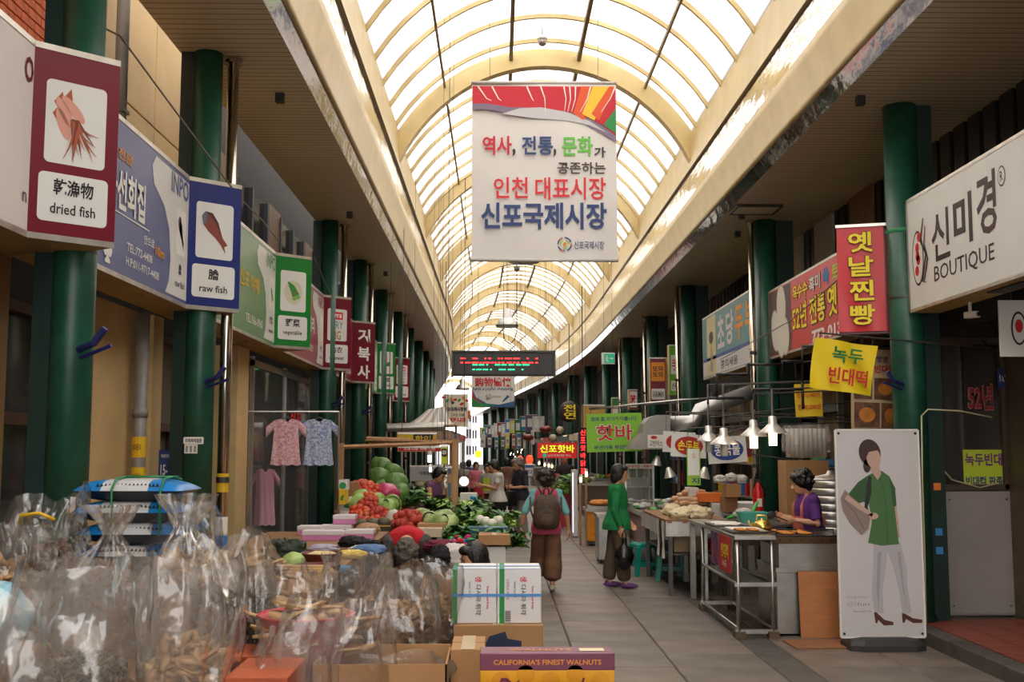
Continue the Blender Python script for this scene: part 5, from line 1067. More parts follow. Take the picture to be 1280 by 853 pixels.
# walnut boxes
plumc = flat('walnut_purple', 116, 46, 74, 0.4, var=0.05); yelc = flat('walnut_yellow', 236, 170, 20, 0.4, var=0.06, scale=12)
carton('plain carton under the taped carton of the walnut boxes', -0.09, 0.37, 3.26, 3.72, 0, 0.46, kraft); carton('taped carton directly under the walnut boxes', -0.09, 0.38, 3.26, 3.72, 0.46, 0.788, kraft_d); carton('thin tray under the rear walnut box', -0.05, 0.37, 3.54, 3.70, 0.79, 0.858, kraft_d, tape=False)
for i, (x0_, x1_, y0_, z0_, lb) in enumerate(((-0.10, 0.355, 3.30, 0.79, 'purple and yellow walnut box standing in front of its twin'), (-0.055, 0.378, 3.56, 0.86, 'purple and yellow walnut box with a white label on its purple top'))):
    h_ = 0.28
    t = thing('walnut_box', lb, 'box', ((x0_+x1_)/2, y0_+0.06, z0_)); a = (x1_-x0_)/2
    MB().box(-a, a, -0.06, 0.06, 0, h_-0.053).build('box_body', yelc, t, bevel=0.002); MB().box(-a-0.001, a+0.001, -0.061, 0.061, h_-0.053, h_).build('lid', plumc, t, bevel=0.002)
    f = Face(t, (0, -0.0615, h_-0.027)); f.text("CALIFORNIA'S FINEST WALNUTS", -0.0, 0.0, 2*a*0.8, 0.017, orange_t, 0.02, 0.001)
    f2 = Face(t, (0, -0.0605, (h_-0.053)/2)); f2.text('Diamond', -0.03, 0.045, 0.27, 0.09, plumc, 0.0, 0.001, slant=0.35)
    for q in range(5): f2.oval('print_swirl', -0.15+q*0.08, 0.08+0.02*(q % 2), 0.03, 0.03, flat('walnut_gold', 226, 156, 16), 0.0005)
    ft = Face(t, (0, 0, h_+0.0005), (1,0,0), (0,1,0)); ft.rect('label', a*0.68, 0.0, 0.08, 0.05, flat('label_cream', 222, 206, 170), 0.001); ft.text('WALNUTS', -0.02, 0.0, 0.2, 0.03, orange_t, 0.01, 0.001)
# ---- blue and white sacks
sw_m = flat('sack_silver', 196, 196, 196, 0.35, var=0.08, scale=10); sb_m = flat('sack_blue', 26, 120, 190, 0.3, var=0.1); sk_m = flat('sack_black', 30, 30, 34, 0.3)
def sack(label, x, y, z, rz=0, w_=0.54, d=0.36, h=0.115, seed=0):
    t = thing('rice_sack', label, 'sack', (x, y, z), rz, None)
    def surf(u, v, lo):
        X_ = (u-0.5)*w_; Yy = (v-0.5)*d
        q = max(0, 1-abs(2*u-1)**3.2)**0.5*max(0, 1-abs(2*v-1)**3.0)**0.5
        return (X_, Yy, (h/2)*(1 + (-1 if lo else 1)*q*(1+0.12*noise.noise(Vector((u*4, v*4, seed))))))
    def part(nm, m, u0, u1, v0, v1, lo): MB().grid(lambda u, v: surf(u0+(u1-u0)*u, v0+(v1-v0)*v, lo), 10, 8).build(nm, m, t, True)
    part('blue_end', sb_m, 0, 0.26, 0, 1, False); part('silver_middle', sw_m, 0.26, 0.70, 0.0, 0.75, False); part('black_panel', sk_m, 0.26, 0.70, 0.75, 1, False); part('blue_end', sb_m, 0.70, 1, 0, 1, False); part('black_underside', sk_m, 0, 1, 0, 1, True)
    f = Face(t, (0, -d*0.42, h*0.62), (1,0,0), (0, 0.55, 0.83)); 
    for q in range(16): f.poly('zigzag', [(-0.16+q*0.02, 0.0), (-0.15+q*0.02, 0.022), (-0.14+q*0.02, 0.0)], sk_m, 0.012)
    return t
base = at(170, 668, 5.6)
ordn = ('topmost', 'second from the top', 'third from the top', 'fourth from the top', 'lowest')
for i in range(5): sack('%s blue and silver sack of the stack on the tall table' % ordn[4-i], base.x+0.012*((i*7) % 3-1), 5.62, 1.10+i*0.107, R((i*37) % 7-3), seed=i)
tw = thing('green_twine', 'green twine tied round the topmost blue sack', 'twine', (base.x, 5.62, 1.10+5*0.107+0.01))
for x_ in (-0.07, 0.17): MB().tube([(x_, -0.19, -0.28), (x_, -0.195, -0.05), (x_+0.005, -0.15, 0.0), (x_, 0.0, 0.006), (x_, 0.16, -0.01)], 0.006, 6).build('strand', flat('twine_green', 40, 130, 80), tw, True)
MB().tube([(-0.08, 0.0, 0.006), (0.06, -0.02, 0.008), (0.2, 0.0, 0.006)], 0.006, 6).build('strand', MATS['twine_green'], tw, True)
yt = tag(MB().tube([(-0.07, 0, 0), (-0.06, -0.02, 0.04), (0.02, -0.02, 0.05), (0.08, 0, 0.02)], 0.008, 6).build('yellow_tie', yel, None, True), 'yellow tie lying across the clear bag of curled seafood', 'tie'); yt.location = at(45, 656, 4.78)
# red basin
rbm = flat('basin_red', 178, 28, 36, 0.35); p = at(383, 768, 4.15)
t = thing('plastic_basin', 'round bright red basin among the clear bags', 'basin', (p.x, 4.15, 0.72)); MB().lathe([(0.0, 0.0), (0.12, 0.0), (0.17, p.z-0.72-0.01), (0.185, p.z-0.72), (0.18, p.z-0.715), (0.155, p.z-0.74), (0.11, 0.015), (0.0, 0.015)], n=28, cap=False).build('bowl', rbm, t, True)
fill('slab', 'tan dried pollack slabs heaped in the red basin', p.x, 4.15, 0.76, 0.36, 0.34, p.z-0.72, 40, 21, 0.2)
# ================================================================ LEFT STALLS further in
rr = random.Random(21)
table('long table with basins and folded goods', -2.35, -1.12, 6.4, 9.3, 0.94); table('long table with garment boxes', -2.35, -1.12, 9.4, 11.3, 0.94)
table('small table with colourful cartons behind the bending woman', -0.56, -0.06, 9.9, 11.2, 0.62)
table('vegetable stall table heaped with onion nets', -2.2, -1.15, 11.7, 14.6, 0.80); table('vegetable stall table along the aisle', -1.1, 0.02, 11.7, 14.2, 0.58); table('rear vegetable stall table', -2.2, -1.2, 14.7, 18.5, 0.95); table('rear vegetable table with foam boxes', -0.75, -0.15, 15.0, 19.5, 0.70)
basin_m = flat('basin_maroon', 96, 34, 28, 0.4); 
def basin(label, px, py, Y, r, h, m, z=0.94, content=None, clab=None):
    p = at(px, py, Y); t = thing('plastic_basin', label, 'basin', (p.x, Y, z)); h = max(h, 0.04)
    MB().lathe([(0, 0), (r*0.8, 0), (r*0.97, h-0.01), (r, h), (r*0.96, h), (r*0.78, 0.012), (0, 0.012)], n=28, cap=False).build('bowl', m, t, True)
    if content: o = tag(MB().ell((0, 0, 0), (r*0.82, r*0.82, 0.045), 20, 8, amp=0.15, fr=6).build('heap_of_beans', content, None, True), clab, 'beans', None, 'stuff'); o.location = (p.x, Y, z+h*0.7)
    return t
basin('wide maroon basin of pale beans', 402, 690, 7.9, 0.15, 0.11, basin_m, content=flat('pale_beans', 222, 196, 140, 0.7, var=0.2, scale=40, bump=0.6, bscale=60), clab='pale beans in the wide maroon basin')
basin('empty maroon basin in front of the bean basin', 398, 702, 7.2, 0.15, 0.10, basin_m)
basin('small sky blue dish beside the maroon basins', 427, 694, 7.6, 0.065, 0.045, flat('dish_blue', 60, 150, 200, 0.35))
def heap(label, name, cat, px, py, Y, r, m, seed=0, z=None, amp=0.35, fr=3):
    p = at(px, py, Y); mb = MB()
    if amp < 0.15: mb.ell((0, 0, 0), r, 22, 14, amp=amp, fr=fr, seed=seed)
    else:
        S = Vector((seed*3.3, seed*1.7, seed))
        def fn(u, v):
            a = 6.2832*u; e = (v-0.5)*math.pi; d = Vector((math.cos(a)*math.cos(e), math.sin(a)*math.cos(e), math.sin(e)))
            k = 1 + amp*(0.7*noise.noise(d*2.2+S) + 0.8*(0.5-abs(noise.noise(d*4.5+S*2))*2) + 0.3*noise.noise(d*9+S))
            q = Vector((math.copysign(abs(d.x)**0.8, d.x), math.copysign(abs(d.y)**0.8, d.y), d.z))*k
            return (q.x*r[0], q.y*r[1], max(q.z, -0.75)*r[2])
        mb.grid(fn, 40, 22)
    zz = p.z if z is None else z+r[2]*0.78
    o = tag(mb.build(name, m, None, True), label, cat); o.location = (p.x, Y, zz); return o
heap('dark seaweed heap at the end of the bean table', 'seaweed_heap', 'seaweed', 358, 680, 8.4, (0.16, 0.16, 0.09), flat('seaweed_dark', 40, 52, 34, 0.6, var=0.5, scale=20, bump=0.6), 1, 0.94)
heap('pale green cabbage beside the seaweed heap', 'cabbage', 'cabbage', 367, 690, 7.8, (0.085, 0.085, 0.07), flat('cabbage_pale', 168, 196, 110, 0.5, var=0.15, scale=10), 2, 0.94, 0.12)
heap('yellow folded cloth on the bean table', 'folded_cloth', 'cloth', 440, 688, 8.6, (0.12, 0.1, 0.035), flat('cloth_yellow', 226, 196, 90, 0.85), 3, 0.94, 0.2)
heap('white folded cloth behind the yellow cloth', 'folded_cloth', 'cloth', 455, 683, 9.0, (0.13, 0.1, 0.035), flat('cloth_white', 214, 206, 198, 0.85), 4, 0.94, 0.2)
heap('lilac folded cloth behind the dark seaweed', 'folded_cloth', 'cloth', 405, 681, 9.0, (0.13, 0.1, 0.04), flat('cloth_lilac', 178, 168, 186, 0.85), 5, 0.94, 0.25)
heap('black socks heaped beside the white cloth', 'sock_heap', 'socks', 441, 676, 9.6, (0.12, 0.12, 0.05), flat('cloth_black', 30, 27, 30, 0.85, bump=0.5), 6, 0.94, 0.3)
heap('black socks heaped next to the blue sheet', 'sock_heap', 'socks', 459, 679, 9.4, (0.10, 0.10, 0.045), MATS['cloth_black'], 7, 0.94, 0.3)
heap('blue sheet bundled beside the bending woman', 'sheet_bundle', 'cloth', 462, 692, 8.9, (0.14, 0.14, 0.045), flat('sheet_blue', 84, 116, 158, 0.7, bump=0.3), 8, 0.94, 0.15)
heap('grey foam block beside the pale cabbage', 'foam_block', 'block', 362, 694, 7.3, (0.1, 0.08, 0.05), flat('foam_grey', 186, 178, 168, 0.8), 9, 0.94, 0.1)
heap('orange net of beans on the garment table', 'bean_net', 'net bag', 460, 664, 11.0, (0.12, 0.08, 0.06), flat('net_tan', 180, 140, 110, 0.8, var=0.3, scale=40), 10, 0.94, 0.15)
# tan slabs beside the bags
for i in range(9):
    t = tag(MB().loft([[(x*w_, y*0.045, z) for x, y in ((-1, -1), (1, -1), (1, 1), (-1, 1))] for z, w_ in ((0, 0.2), (0.006, 0.21), (0.018, 0.2))]).build('dried_pollack_slab', fishm['slab'], None), 'flat dried pollack slab fanned beside the maroon basin', 'dried fish', 'fanned pollack slabs')
    t.location = (-1.22-0.03*(i % 3), 6.6+0.05*i, 0.94+0.012*i); t.rotation_euler = (0, 0, R(rr.uniform(-18, 18)))
# garment boxes in white and pink
gb_p = flat('garment_pink', 206, 130, 176, 0.5); gb_w = flat('garment_white', 220, 214, 214, 0.5)
for i, (px0, px1, py, Y, lb) in enumerate(((402, 440, 661, 11.0, 'upper white and pink garment box'), (374, 402, 666, 10.9, 'end white and pink garment box by the window'), (430, 468, 672, 10.4, 'white and pink garment box under the socks'), (380, 432, 674, 10.3, 'long white and pink garment box'), (418, 445, 656, 11.1, 'small white garment box atop the others'))):
    a = at(px0, py, Y); b = at(px1, py, Y); zb = 0.94 if i != 4 else 1.035
    t = thing('garment_box', lb, 'box', ((a.x+b.x)/2, Y, zb)); w_ = b.x-a.x
    MB().box(-w_/2, w_/2, -0.1, 0.1, 0, 0.05).build('tray', gb_p, t, bevel=0.004); MB().box(-w_/2-0.003, w_/2+0.003, -0.103, 0.103, 0.05, 0.09).build('lid', gb_w, t, bevel=0.004)
# colourful cartons behind the bending woman
t, f, W_, H_ = carton('red printed carton behind the dark-haired seller', -0.52, -0.16, 10.0, 10.4, 0.62, 0.92, flat('carton_red', 176, 52, 40, 0.6, var=0.15)); f.rect('print', 0.1, 0, 0.12, 0.2, flat('carton_orange', 214, 110, 50), 0.003); f.text('신선', -0.08, 0.02, 0.12, 0.08, wht, 0.02)
for i in range(16):
    o = tag(MB().ell((0,0,0), (0.05, 0.03, 0.02), 10, 6, amp=0.3, seed=i).build('candy_packet', (flat('pk_magenta', 206, 30, 120), flat('pk_green', 30, 150, 80), flat('pk_blue', 60, 90, 170), flat('pk_red', 200, 40, 50), MATS['cloth_black'])[i % 5], None, True), 'small shiny packet in the red carton heap', 'packet', 'packets on the red carton'); o.location = (rr.uniform(-0.5, -0.18), rr.uniform(10.05, 10.35), 0.93+0.02*(i % 2)); o.rotation_euler = (rr.random(), rr.random(), rr.random()*6)
heap('maroon cloth spilling beside the red carton', 'folded_cloth', 'cloth', 553, 683, 9.5, (0.16, 0.14, 0.05), flat('cloth_maroon', 112, 24, 54, 0.85, bump=0.4), 11, None, 0.3)
heap('white sheet hanging in front of the maroon cloth', 'sheet_bundle', 'cloth', 566, 697, 9.2, (0.13, 0.1, 0.11), flat('sheet_white', 214, 206, 200, 0.8, bump=0.3), 12, None, 0.2)
heap('black bundled bag beside the bending woman', 'bundle', 'bag', 550, 698, 9.0, (0.08, 0.08, 0.1), MATS['cloth_black'], 13, None, 0.3)
sup = carton('carton under the white sheet', -0.52, -0.26, 9.0, 9.6, 0, 0.78, kraft_d)
# ---- vegetables
leaf_g = [flat('leaf_green', 104, 152, 60, 0.5, var=0.35, scale=14), flat('leaf_fresh', 160, 194, 88, 0.5, var=0.3, scale=14), flat('leaf_deep', 66, 116, 52, 0.5, var=0.35, scale=14)]
def leafy(m, n=16, ln=0.26, wd=0.045, up=0.35, seed=0, spread=0.5):
    q = random.Random(seed); mb = MB()
    for i in range(n):
        a = q.gauss(0, spread); rise = q.uniform(0.1, 1)*up; l = ln*q.uniform(0.7, 1.1); w_ = wd*q.uniform(0.6, 1.2); y0 = q.uniform(-0.05, 0.05); z0 = q.uniform(0, 0.05)
        def fn(u, v, a=a, rise=rise, l=l, w_=w_, y0=y0, z0=z0):
            s_ = u; wid = w_*(0.25 if s_ < 0.35 else math.sin(math.pi*min(1, (s_-0.2)/0.8))**0.7+0.08)
            xx = s_*l*math.cos(a); yy = y0+s_*l*math.sin(a)+(v-0.5)*2*wid; zz = z0+rise*l*math.sin(s_*2.2)+abs(v-0.5)*wid*0.8+0.008*math.sin(s_*20+v*9)
            return (xx-l*0.4, yy, zz)
        mb.grid(fn, 6, 3)
    return mb.mesh('leafy_greens', m, True)
LEAF = [leafy(leaf_g[i % 3], 18+2*i, 0.24+0.02*i, 0.04+0.006*(i % 3), 0.4, i) for i in range(6)]
def greens(px, py, Y, k, label, grp, z=None, sc=1.0, rz=None):
    p = at(px, py, Y); o = place(LEAF[k % 6], 'leafy_greens', None, (p.x, Y, p.z if z is None else z), (0, 0, rz if rz is not None else rr.uniform(0, 6.28)), sc); tag(o, label, 'greens', grp); return o
zt = 0.60
for i in range(34):
    px = rr.uniform(562, 640); Y = rr.uniform(11.8, 14.0); greens(px, 0, Y, i, 'bunch of leafy greens on the aisle table', 'greens on the aisle table', 0.60+rr.uniform(0.05, 0.22)+0.05*(Y-11.8), 1.0)
for i in range(20):
    px = rr.uniform(540, 600); Y = rr.uniform(14.8, 18); p = at(px, 600, Y); greens(px, 0, Y, i, 'bunch of leafy greens around the foam boxes', 'greens around the foam boxes', 0.75+rr.uniform(0, 0.2), 1.1)
for i in range(16):
    px = rr.uniform(503, 530); Y = rr.uniform(14.8, 16.8); greens(px, 0, Y, i, 'bunch of leafy greens beside the stall keeper', 'greens beside the stall keeper', 0.97+rr.uniform(0, 0.1), 1.0)
onion_m = flat('onion_orange', 206, 98, 48, 0.4, var=0.2, scale=6); net_m = flat('onion_net_red', 176, 56, 40, 0.55, var=0.3, scale=50, bump=0.5, bscale=90)
def onion_bag(m1, r=0.16, n=26, seed=0):
    q = random.Random(seed); mb = MB()
    for i in range(n):
        a = q.uniform(0, 6.28); e = math.acos(q.uniform(-1, 1)); mb.ell((math.cos(a)*math.sin(e)*r*0.85, math.sin(a)*math.sin(e)*r*0.75, math.cos(e)*r*0.6+r*0.6), 0.046, 8, 6)
    mb.ell((0, 0, r*0.6), (r*0.8, r*0.7, r*0.6), 12, 8)
    return mb.mesh('onion_net', m1, True)
ONI = [onion_bag(onion_m, 0.17, 46, 1), onion_bag(net_m, 0.2, 56, 2), onion_bag(flat('onion_net_bright', 196, 66, 40, 0.5, var=0.25, scale=40), 0.18, 50, 3)]
for i, (px, py, Y) in enumerate(((455, 606, 14.2), (447, 611, 14.0), (464, 612, 13.8), (458, 622, 13.4), (462, 632, 13.2), (449, 640, 13.0), (462, 645, 12.9), (474, 645, 12.8), (484, 648, 12.8), (455, 655, 12.5), (446, 660, 12.5), (470, 655, 12.4), (480, 656, 12.4))):
    p = at(px, py+9, Y); o = place(ONI[i % 3], 'onion_net', None, (p.x, Y, max(0.8, p.z-0.04)), (0, 0, i*1.1), 0.85); tag(o, 'red net of onions in the heap on the stall', 'onion net', 'heaped onion nets')
p = at(511, 660, 12.4); o = place(ONI[1], 'onion_net', None, (p.x, 12.4, 0.80), (0, 0, 0.4), (1.15, 1, 1.1)); tag(o, 'large dark red onion net lying alone at the table edge', 'onion net')
cab_m = flat('cabbage_green', 140, 172, 88, 0.5, var=0.25, scale=8); napa_m = flat('napa_leaf', 196, 208, 142, 0.5, col2=(0.12, 0.24, 0.05), scale=7)
def cabbage_mesh(m, rx, ry, rz_, seed, k=7):
    mb = MB(); mb.ell((0, 0, 0), (rx*0.93, ry*0.93, rz_*0.93), 16, 12)
    for i in range(k):
        a0 = i*2.4; 
        mb.grid(lambda u, v: Vector((math.cos(a0+(u-0.5)*2.2)*math.sin(0.25+v*2.0)*rx*(1.0+0.10*v+0.04*math.sin(u*9+i)), math.sin(a0+(u-0.5)*2.2)*math.sin(0.25+v*2.0)*ry*(1.0+0.10*v+0.04*math.sin(u*9+i)), -math.cos(0.25+v*2.0)*rz_*(1.02+0.08*v))), 8, 6)
    return mb.mesh('cabbage', m, True)
CAB = cabbage_mesh(cab_m, 0.11, 0.11, 0.09, 1); NAP = cabbage_mesh(napa_m, 0.085, 0.085, 0.17, 2)
netg = flat('cabbage_green_net', 92, 128, 62, 0.4, var=0.35, scale=18, bump=0.4); CABN = cabbage_mesh(netg, 0.13, 0.13, 0.11, 3)
for i, (px, py, Y, me, s_, lb) in enumerate(((478, 583, 15.6, CABN, 1.25, 'topmost netted green cabbage of the rear stack'), (492, 590, 15.4, CABN, 1.1, 'netted green cabbage beside the topmost one'), (475, 598, 15.2, CABN, 1.2, 'netted green cabbage in the middle of the rear stack'), (495, 606, 15.0, CABN, 1.25, 'netted green cabbage at the edge of the rear stack'), (480, 614, 15.0, CABN, 1.2, 'netted green cabbage at the foot of the rear stack'), (500, 618, 14.9, CABN, 1.2, 'netted green cabbage low beside the pink bag'))):
    p = at(px, py, Y); o = place(me, 'cabbage', None, p, (0.3*i, 0.4, i), s_); tag(o, lb, 'cabbage')
carton('carton stack base under the netted cabbages', -1.95, -1.3, 14.85, 15.9, 0.95, 1.22, kraft)
for i, (px, py, Y) in enumerate(((470, 624, 13.6), (476, 632, 13.3), (452, 622, 13.5), (446, 628, 13.3), (484, 636, 13.2), (490, 630, 13.6))):
    p = at(px, py, Y); o = place(CAB, 'cabbage', None, p, (0, 0.3*i, i), 1.0); tag(o, 'pale round cabbage among the onion nets', 'cabbage', 'cabbages among the onions')
for i, (px, py, Y) in enumerate(((537, 650, 12.4), (545, 653, 12.2), (552, 648, 12.6), (560, 655, 12.3), (530, 646, 13.0))):
    p = at(px, py, Y); o = place(NAP, 'napa_cabbage', None, (p.x, Y, max(0.74, p.z)), (R(80), 0.2, i*0.9), 1.05); tag(o, 'long napa cabbage lying on the vegetable stall', 'cabbage', 'napa cabbages')
for i, (px, py, Y) in enumerate(((607, 652, 12.6), (615, 655, 12.4), (600, 650, 12.8), (623, 651, 12.7))):
    p = at(px, py, Y); o = tag(MB().ell((0,0,0), (0.06, 0.06, 0.055), 14, 10, amp=0.05).build('white_radish', flat('radish_white', 226, 222, 206, 0.4), None, True), 'round white radish among the aisle greens', 'radish', 'white radishes'); o.location = (p.x, Y, p.z)
pk = tag(MB().ell((0,0,0), (0.17, 0.15, 0.13), 18, 12, amp=0.25, fr=2.5).build('plastic_sack', flat('sack_magenta', 186, 60, 104, 0.3, bump=0.4, bscale=12), None, True), 'magenta plastic sack behind the onion nets', 'sack'); pk.location = at(483, 617, 14.4)
gs = tag(MB().tube([(0, 0, 0), (0.12, -0.02, -0.03), (0.25, -0.1, -0.12), (0.33, -0.15, -0.25)], [0.08, 0.075, 0.07, 0.05], 12, 0.5).build('green_onion_bundle', flat('bundle_green', 30, 130, 70, 0.4), None, True), 'green wrapped bundle draped between the onion nets', 'bundle'); gs.location = at(486, 641, 12.9)
ws = tag(MB().ell((0,0,0), (0.1, 0.09, 0.14), 16, 12, amp=0.2).build('grain_sack', flat('sack_white', 206, 200, 186, 0.6, bump=0.3), None, True), 'white grain sack beside the green bundle', 'sack'); ws.location = at(492, 653, 12.4)
def crate(label, px0, px1, py0, py1, Y, d, m, txt=None, tm=None, z0=None, name='carton'):
    a = at(px0, py1, Y); b = at(px1, py0, Y); t, f, w_, h_ = carton(label, a.x, b.x, Y, Y+d, a.z if z0 is None else z0, b.z, m, name=name)
    if txt: f.text(txt, 0, 0, w_*0.6, h_*0.4, tm or ink, 0.01)
    return t, f, w_, h_
foam = flat('foam_white', 224, 222, 216, 0.6)
gp = flat('print_leaf_green', 0, 0, 0)
for i, (a_, b_, c_, d_, Y, m, lb) in enumerate(((424, 447, 640, 662, 13.2, foam, 'bottom white vegetable carton beside the onions'), (424, 444, 622, 640, 13.3, foam, 'middle white vegetable carton beside the onions'), (423, 432, 612, 631, 13.0, yel, 'yellow printed box beside the white vegetable cartons'))):
    t, f, w_, h_ = crate(lb, a_, b_, c_, d_, Y, 0.25, m, z0=0.8 if i == 0 else None); f.oval('leaf_print', 0.0, -h_*0.1, w_*0.22, h_*0.16, gp); f.oval('leaf_print', w_*0.15, h_*0.05, w_*0.14, h_*0.1, gp)
t, f, w_, h_ = crate('carton with broccoli picture at the top of the stall end', 423, 434, 600, 613, 13.1, 0.2, foam); f.oval('broccoli_print', 0, -0.01, w_*0.4, h_*0.34, gp)
t, f, w_, h_ = crate('brown open carton behind the broccoli carton', 422, 446, 603, 632, 13.6, 0.25, kraft_d)
crate('upper foam box at the rear vegetable table', 575, 596, 617, 631, 16.2, 0.3, foam); crate('middle foam box at the rear vegetable table', 575, 596, 631, 640, 16.2, 0.3, foam)
t, f, w_, h_ = crate('white carton with green plant print under the foam boxes', 575, 604, 640, 658, 16.0, 0.35, foam, z0=0.70); f.oval('leaf_print', 0.07, 0.02, 0.05, 0.06, gp); f.oval('leaf_print', -0.1, 0.04, 0.03, 0.03, gp); f.strip('leaf_print', [(0.05, -0.09), (0.07, 0.0)], 0.03, gp); f.strip('script_print', [(-0.14, -0.05), (-0.06, -0.02), (0.0, -0.06)], 0.015, flat('pk_magenta', 0, 0, 0))
bb = tag(MB().ell((-0.03, 0, 0.04), (0.05, 0.04, 0.03), 10, 8, amp=0.3).ell((0.03, 0, -0.02), (0.05, 0.04, 0.03), 10, 8, amp=0.3).solid('ribbon_roll', flat('ribbon_blue', 30, 140, 190, 0.4), None, 0.01, 1), 'bright blue ribbon roll on the foam boxes', 'ribbon'); bb.location = at(594, 626, 15.95)
t, f, w_, h_ = crate('brown carton of greens at the aisle corner', 598, 638, 669, 682, 11.5, 0.4, kraft); crate('white carton under the aisle corner carton', 603, 632, 684, 712, 11.55, 0.35, foam, z0=0.0)
crate('brown tray of mushrooms on the vegetable stall', 522, 558, 655, 664, 12.0, 0.35, kraft); crate('pale tray of garlic on the vegetable stall', 520, 552, 661, 672, 11.75, 0.2, flat('tray_pale', 206, 190, 160, 0.7))
crate('brown tray of bundles beside the red onion net', 523, 545, 646, 655, 12.9, 0.3, kraft)
t, f, w_, h_ = crate('dark crate with yellow stripe below the onion nets', 446, 488, 656, 668, 11.9, 0.25, flat('crate_dark', 60, 52, 36, 0.6)); f.rect('stripe', 0, h_*0.35, w_, 0.012, yel)
for i in range(3): heap('grey green pumpkin on the dark crate', 'pumpkin', 'pumpkin', 452+i*14, 655-i, 12.0, (0.075, 0.07, 0.055), flat('pumpkin_green', 92, 90, 66, 0.6, var=0.2), 30+i, None, 0.06)['group'] = 'pumpkins on the crate'
tb = tag(MB().loft([[(x*w_, y*0.16, z) for x, y in ((-1, -1), (1, -1), (1, 1), (-1, 1))] for z, w_ in ((0, 0.2), (0.06, 0.22))]).build('plastic_tray', flat('tray_teal', 30, 96, 116, 0.4), None), 'teal plastic tray under the aisle greens', 'tray'); tb.location = at(610, 665, 12.2)
# clear wrapped goods beyond (white bags)
for i in range(10): bag('small clear bag of goods on the rear vegetable table', -0.62+0.1*(i % 5), 17.2+0.4*(i//5), 0.72, 0.14, 0.14, 0.24, style='tied', seed=40+i, nu=20, nv=16, group='small clear bags')
# ---- stall posts, beams and awning
post_m = flat('raw_timber', 172, 132, 92, 0.7, var=0.2, scale=4, stretch=(6, 6, 1))
t = thing('timber_stand', 'raw timber posts and beams over the vegetable stall', 'stand', (0, 0, 0))
def bar(p0, p1, r=0.022): return MB().tube([p0, p1], r*1.25, 4).build('beam', post_m, t)
pA = at(564, 640, 15.5); pB = at(569, 640, 14.0)
MB().box(pA.x-0.03, pA.x+0.03, 15.47, 15.53, 0, at(564, 549, 15.5).z).build('post', post_m, t); MB().box(pB.x-0.035, pB.x+0.035, 13.97, 14.03, 0, at(569, 549, 14.0).z).build('post', post_m, t)
bar(at(427, 559, 14.5), at(565, 554, 14.5)); bar(at(458, 551, 16.5), at(568, 553, 14.6)); bar(at(458, 548, 17), at(512, 550, 17)); bar((pA.x, 15.5, at(564, 552, 15.5).z), (pB.x, 14.0, at(569, 552, 14).z))
p = at(427, 559, 14.5); MB().box(p.x-0.03, p.x+0.03, 14.45, 14.51, 0.0, p.z+0.05).build('post', post_m, t)
# hanging bulbs
bulb_on = flat('bulb_glow', 255, 226, 176, emit=5.0); bulb_w = flat('bulb_white', 255, 246, 232, emit=5.0)
def cfl(label, px, py, Y, h=0.2, up=0.5, m=bulb_w, rot=0, group=None):
    p = at(px, py, Y); t = thing('bare_bulb', label, 'lamp', p, 0, group); MB().cyl((0,0,0), (0,0,h*0.6), h*0.16, n=12).build('tube', m, t, True); MB().cyl((0,0,h*0.6), (0,0,h), h*0.2, n=12).build('socket', wht, t); MB().cyl((0,0,h), (0,0,(roof_z(p.x, Y)-p.z) if Y > 16 else h+up), 0.0025, n=5).build('cord', blk, t); return t
cfl('bright spiral bulb over the onion stall', 537, 578, 14.5, 0.15, 0.25); cfl('bright round bulb below the spiral bulb', 538, 590, 14.6, 0.10, 0.4)
# stacked awnings of the next stalls
can_s = flat('awning_white', 214, 208, 200, 0.6); can_r = flat('awning_stripe', 186, 90, 60, 0.6)
t = thing('awning', 'pale striped awning over the further left stall', 'awning', (0, 0, 0))
a0, a1, b0, b1 = at(483, 538, 22), at(570, 532, 22), at(535, 512, 24.5), at(556, 508, 24.5)
def aw(u, v): return (a0.lerp(a1, u)).lerp(b0.lerp(b1, u), v) + Vector((0, 0, -0.1*math.sin(math.pi*v)))
for i in range(8): MB().grid(lambda u, v: aw((i+u)/8, v), 2, 8).build('canopy_strip', can_s if i % 2 else flat('awning_grey', 170, 158, 146, 0.6), t, True)
MB().tube([a0, a1], 0.03, 8).build('front_bar', post_m, t); MB().tube([(a1.x, 22, 0), a1], 0.025, 8).build('post', steel, t); MB().tube([(a0.x, 22, 0), a0], 0.025, 8).build('post', steel, t); MB().tube([(b1.x, 24.5, 0), b1], 0.025, 8).build('post', steel, t)
d0 = at(483, 535, 20); d1 = at(560, 533, 20)
t = thing('metal_duct', 'ribbed silver duct crossing above the further left stall', 'duct', d0); L_ = (d1-d0).length
MB().tube([(i*0.03, 0, (d1.z-d0.z)*i*0.03/L_) for i in range(int(L_/0.03))], [0.085 if i % 2 else 0.078 for i in range(int(L_/0.03))], 14).build('duct', mat('duct_metal', (0.6, 0.57, 0.52), 0.3, 0.9, var=0.1), t, True)
MB().tube([(0.05, 0, 0), (0.05, 0, 5.27-d0.z)], 0.008, 5).build('hanger', dsteel, t); MB().tube([(L_-0.05, 0, 0), (L_-0.05, 0, 5.27-d0.z)], 0.008, 5).build('hanger', dsteel, t)
px_sign('yellow and black banner on the further left stall frame', 497, 541, 546, 557, 19, yel, [(0.15, 0, 0.5, 0.9, blk, '할인', yel)], name='stall_banner', th=0.02); px_sign('red banner strip below the yellow banner', 497, 558, 552, 565, 19, redp, [(0, 0, 0.9, 0.8, None, '신포시장 야채 직판', wht)], name='stall_banner', th=0.02)
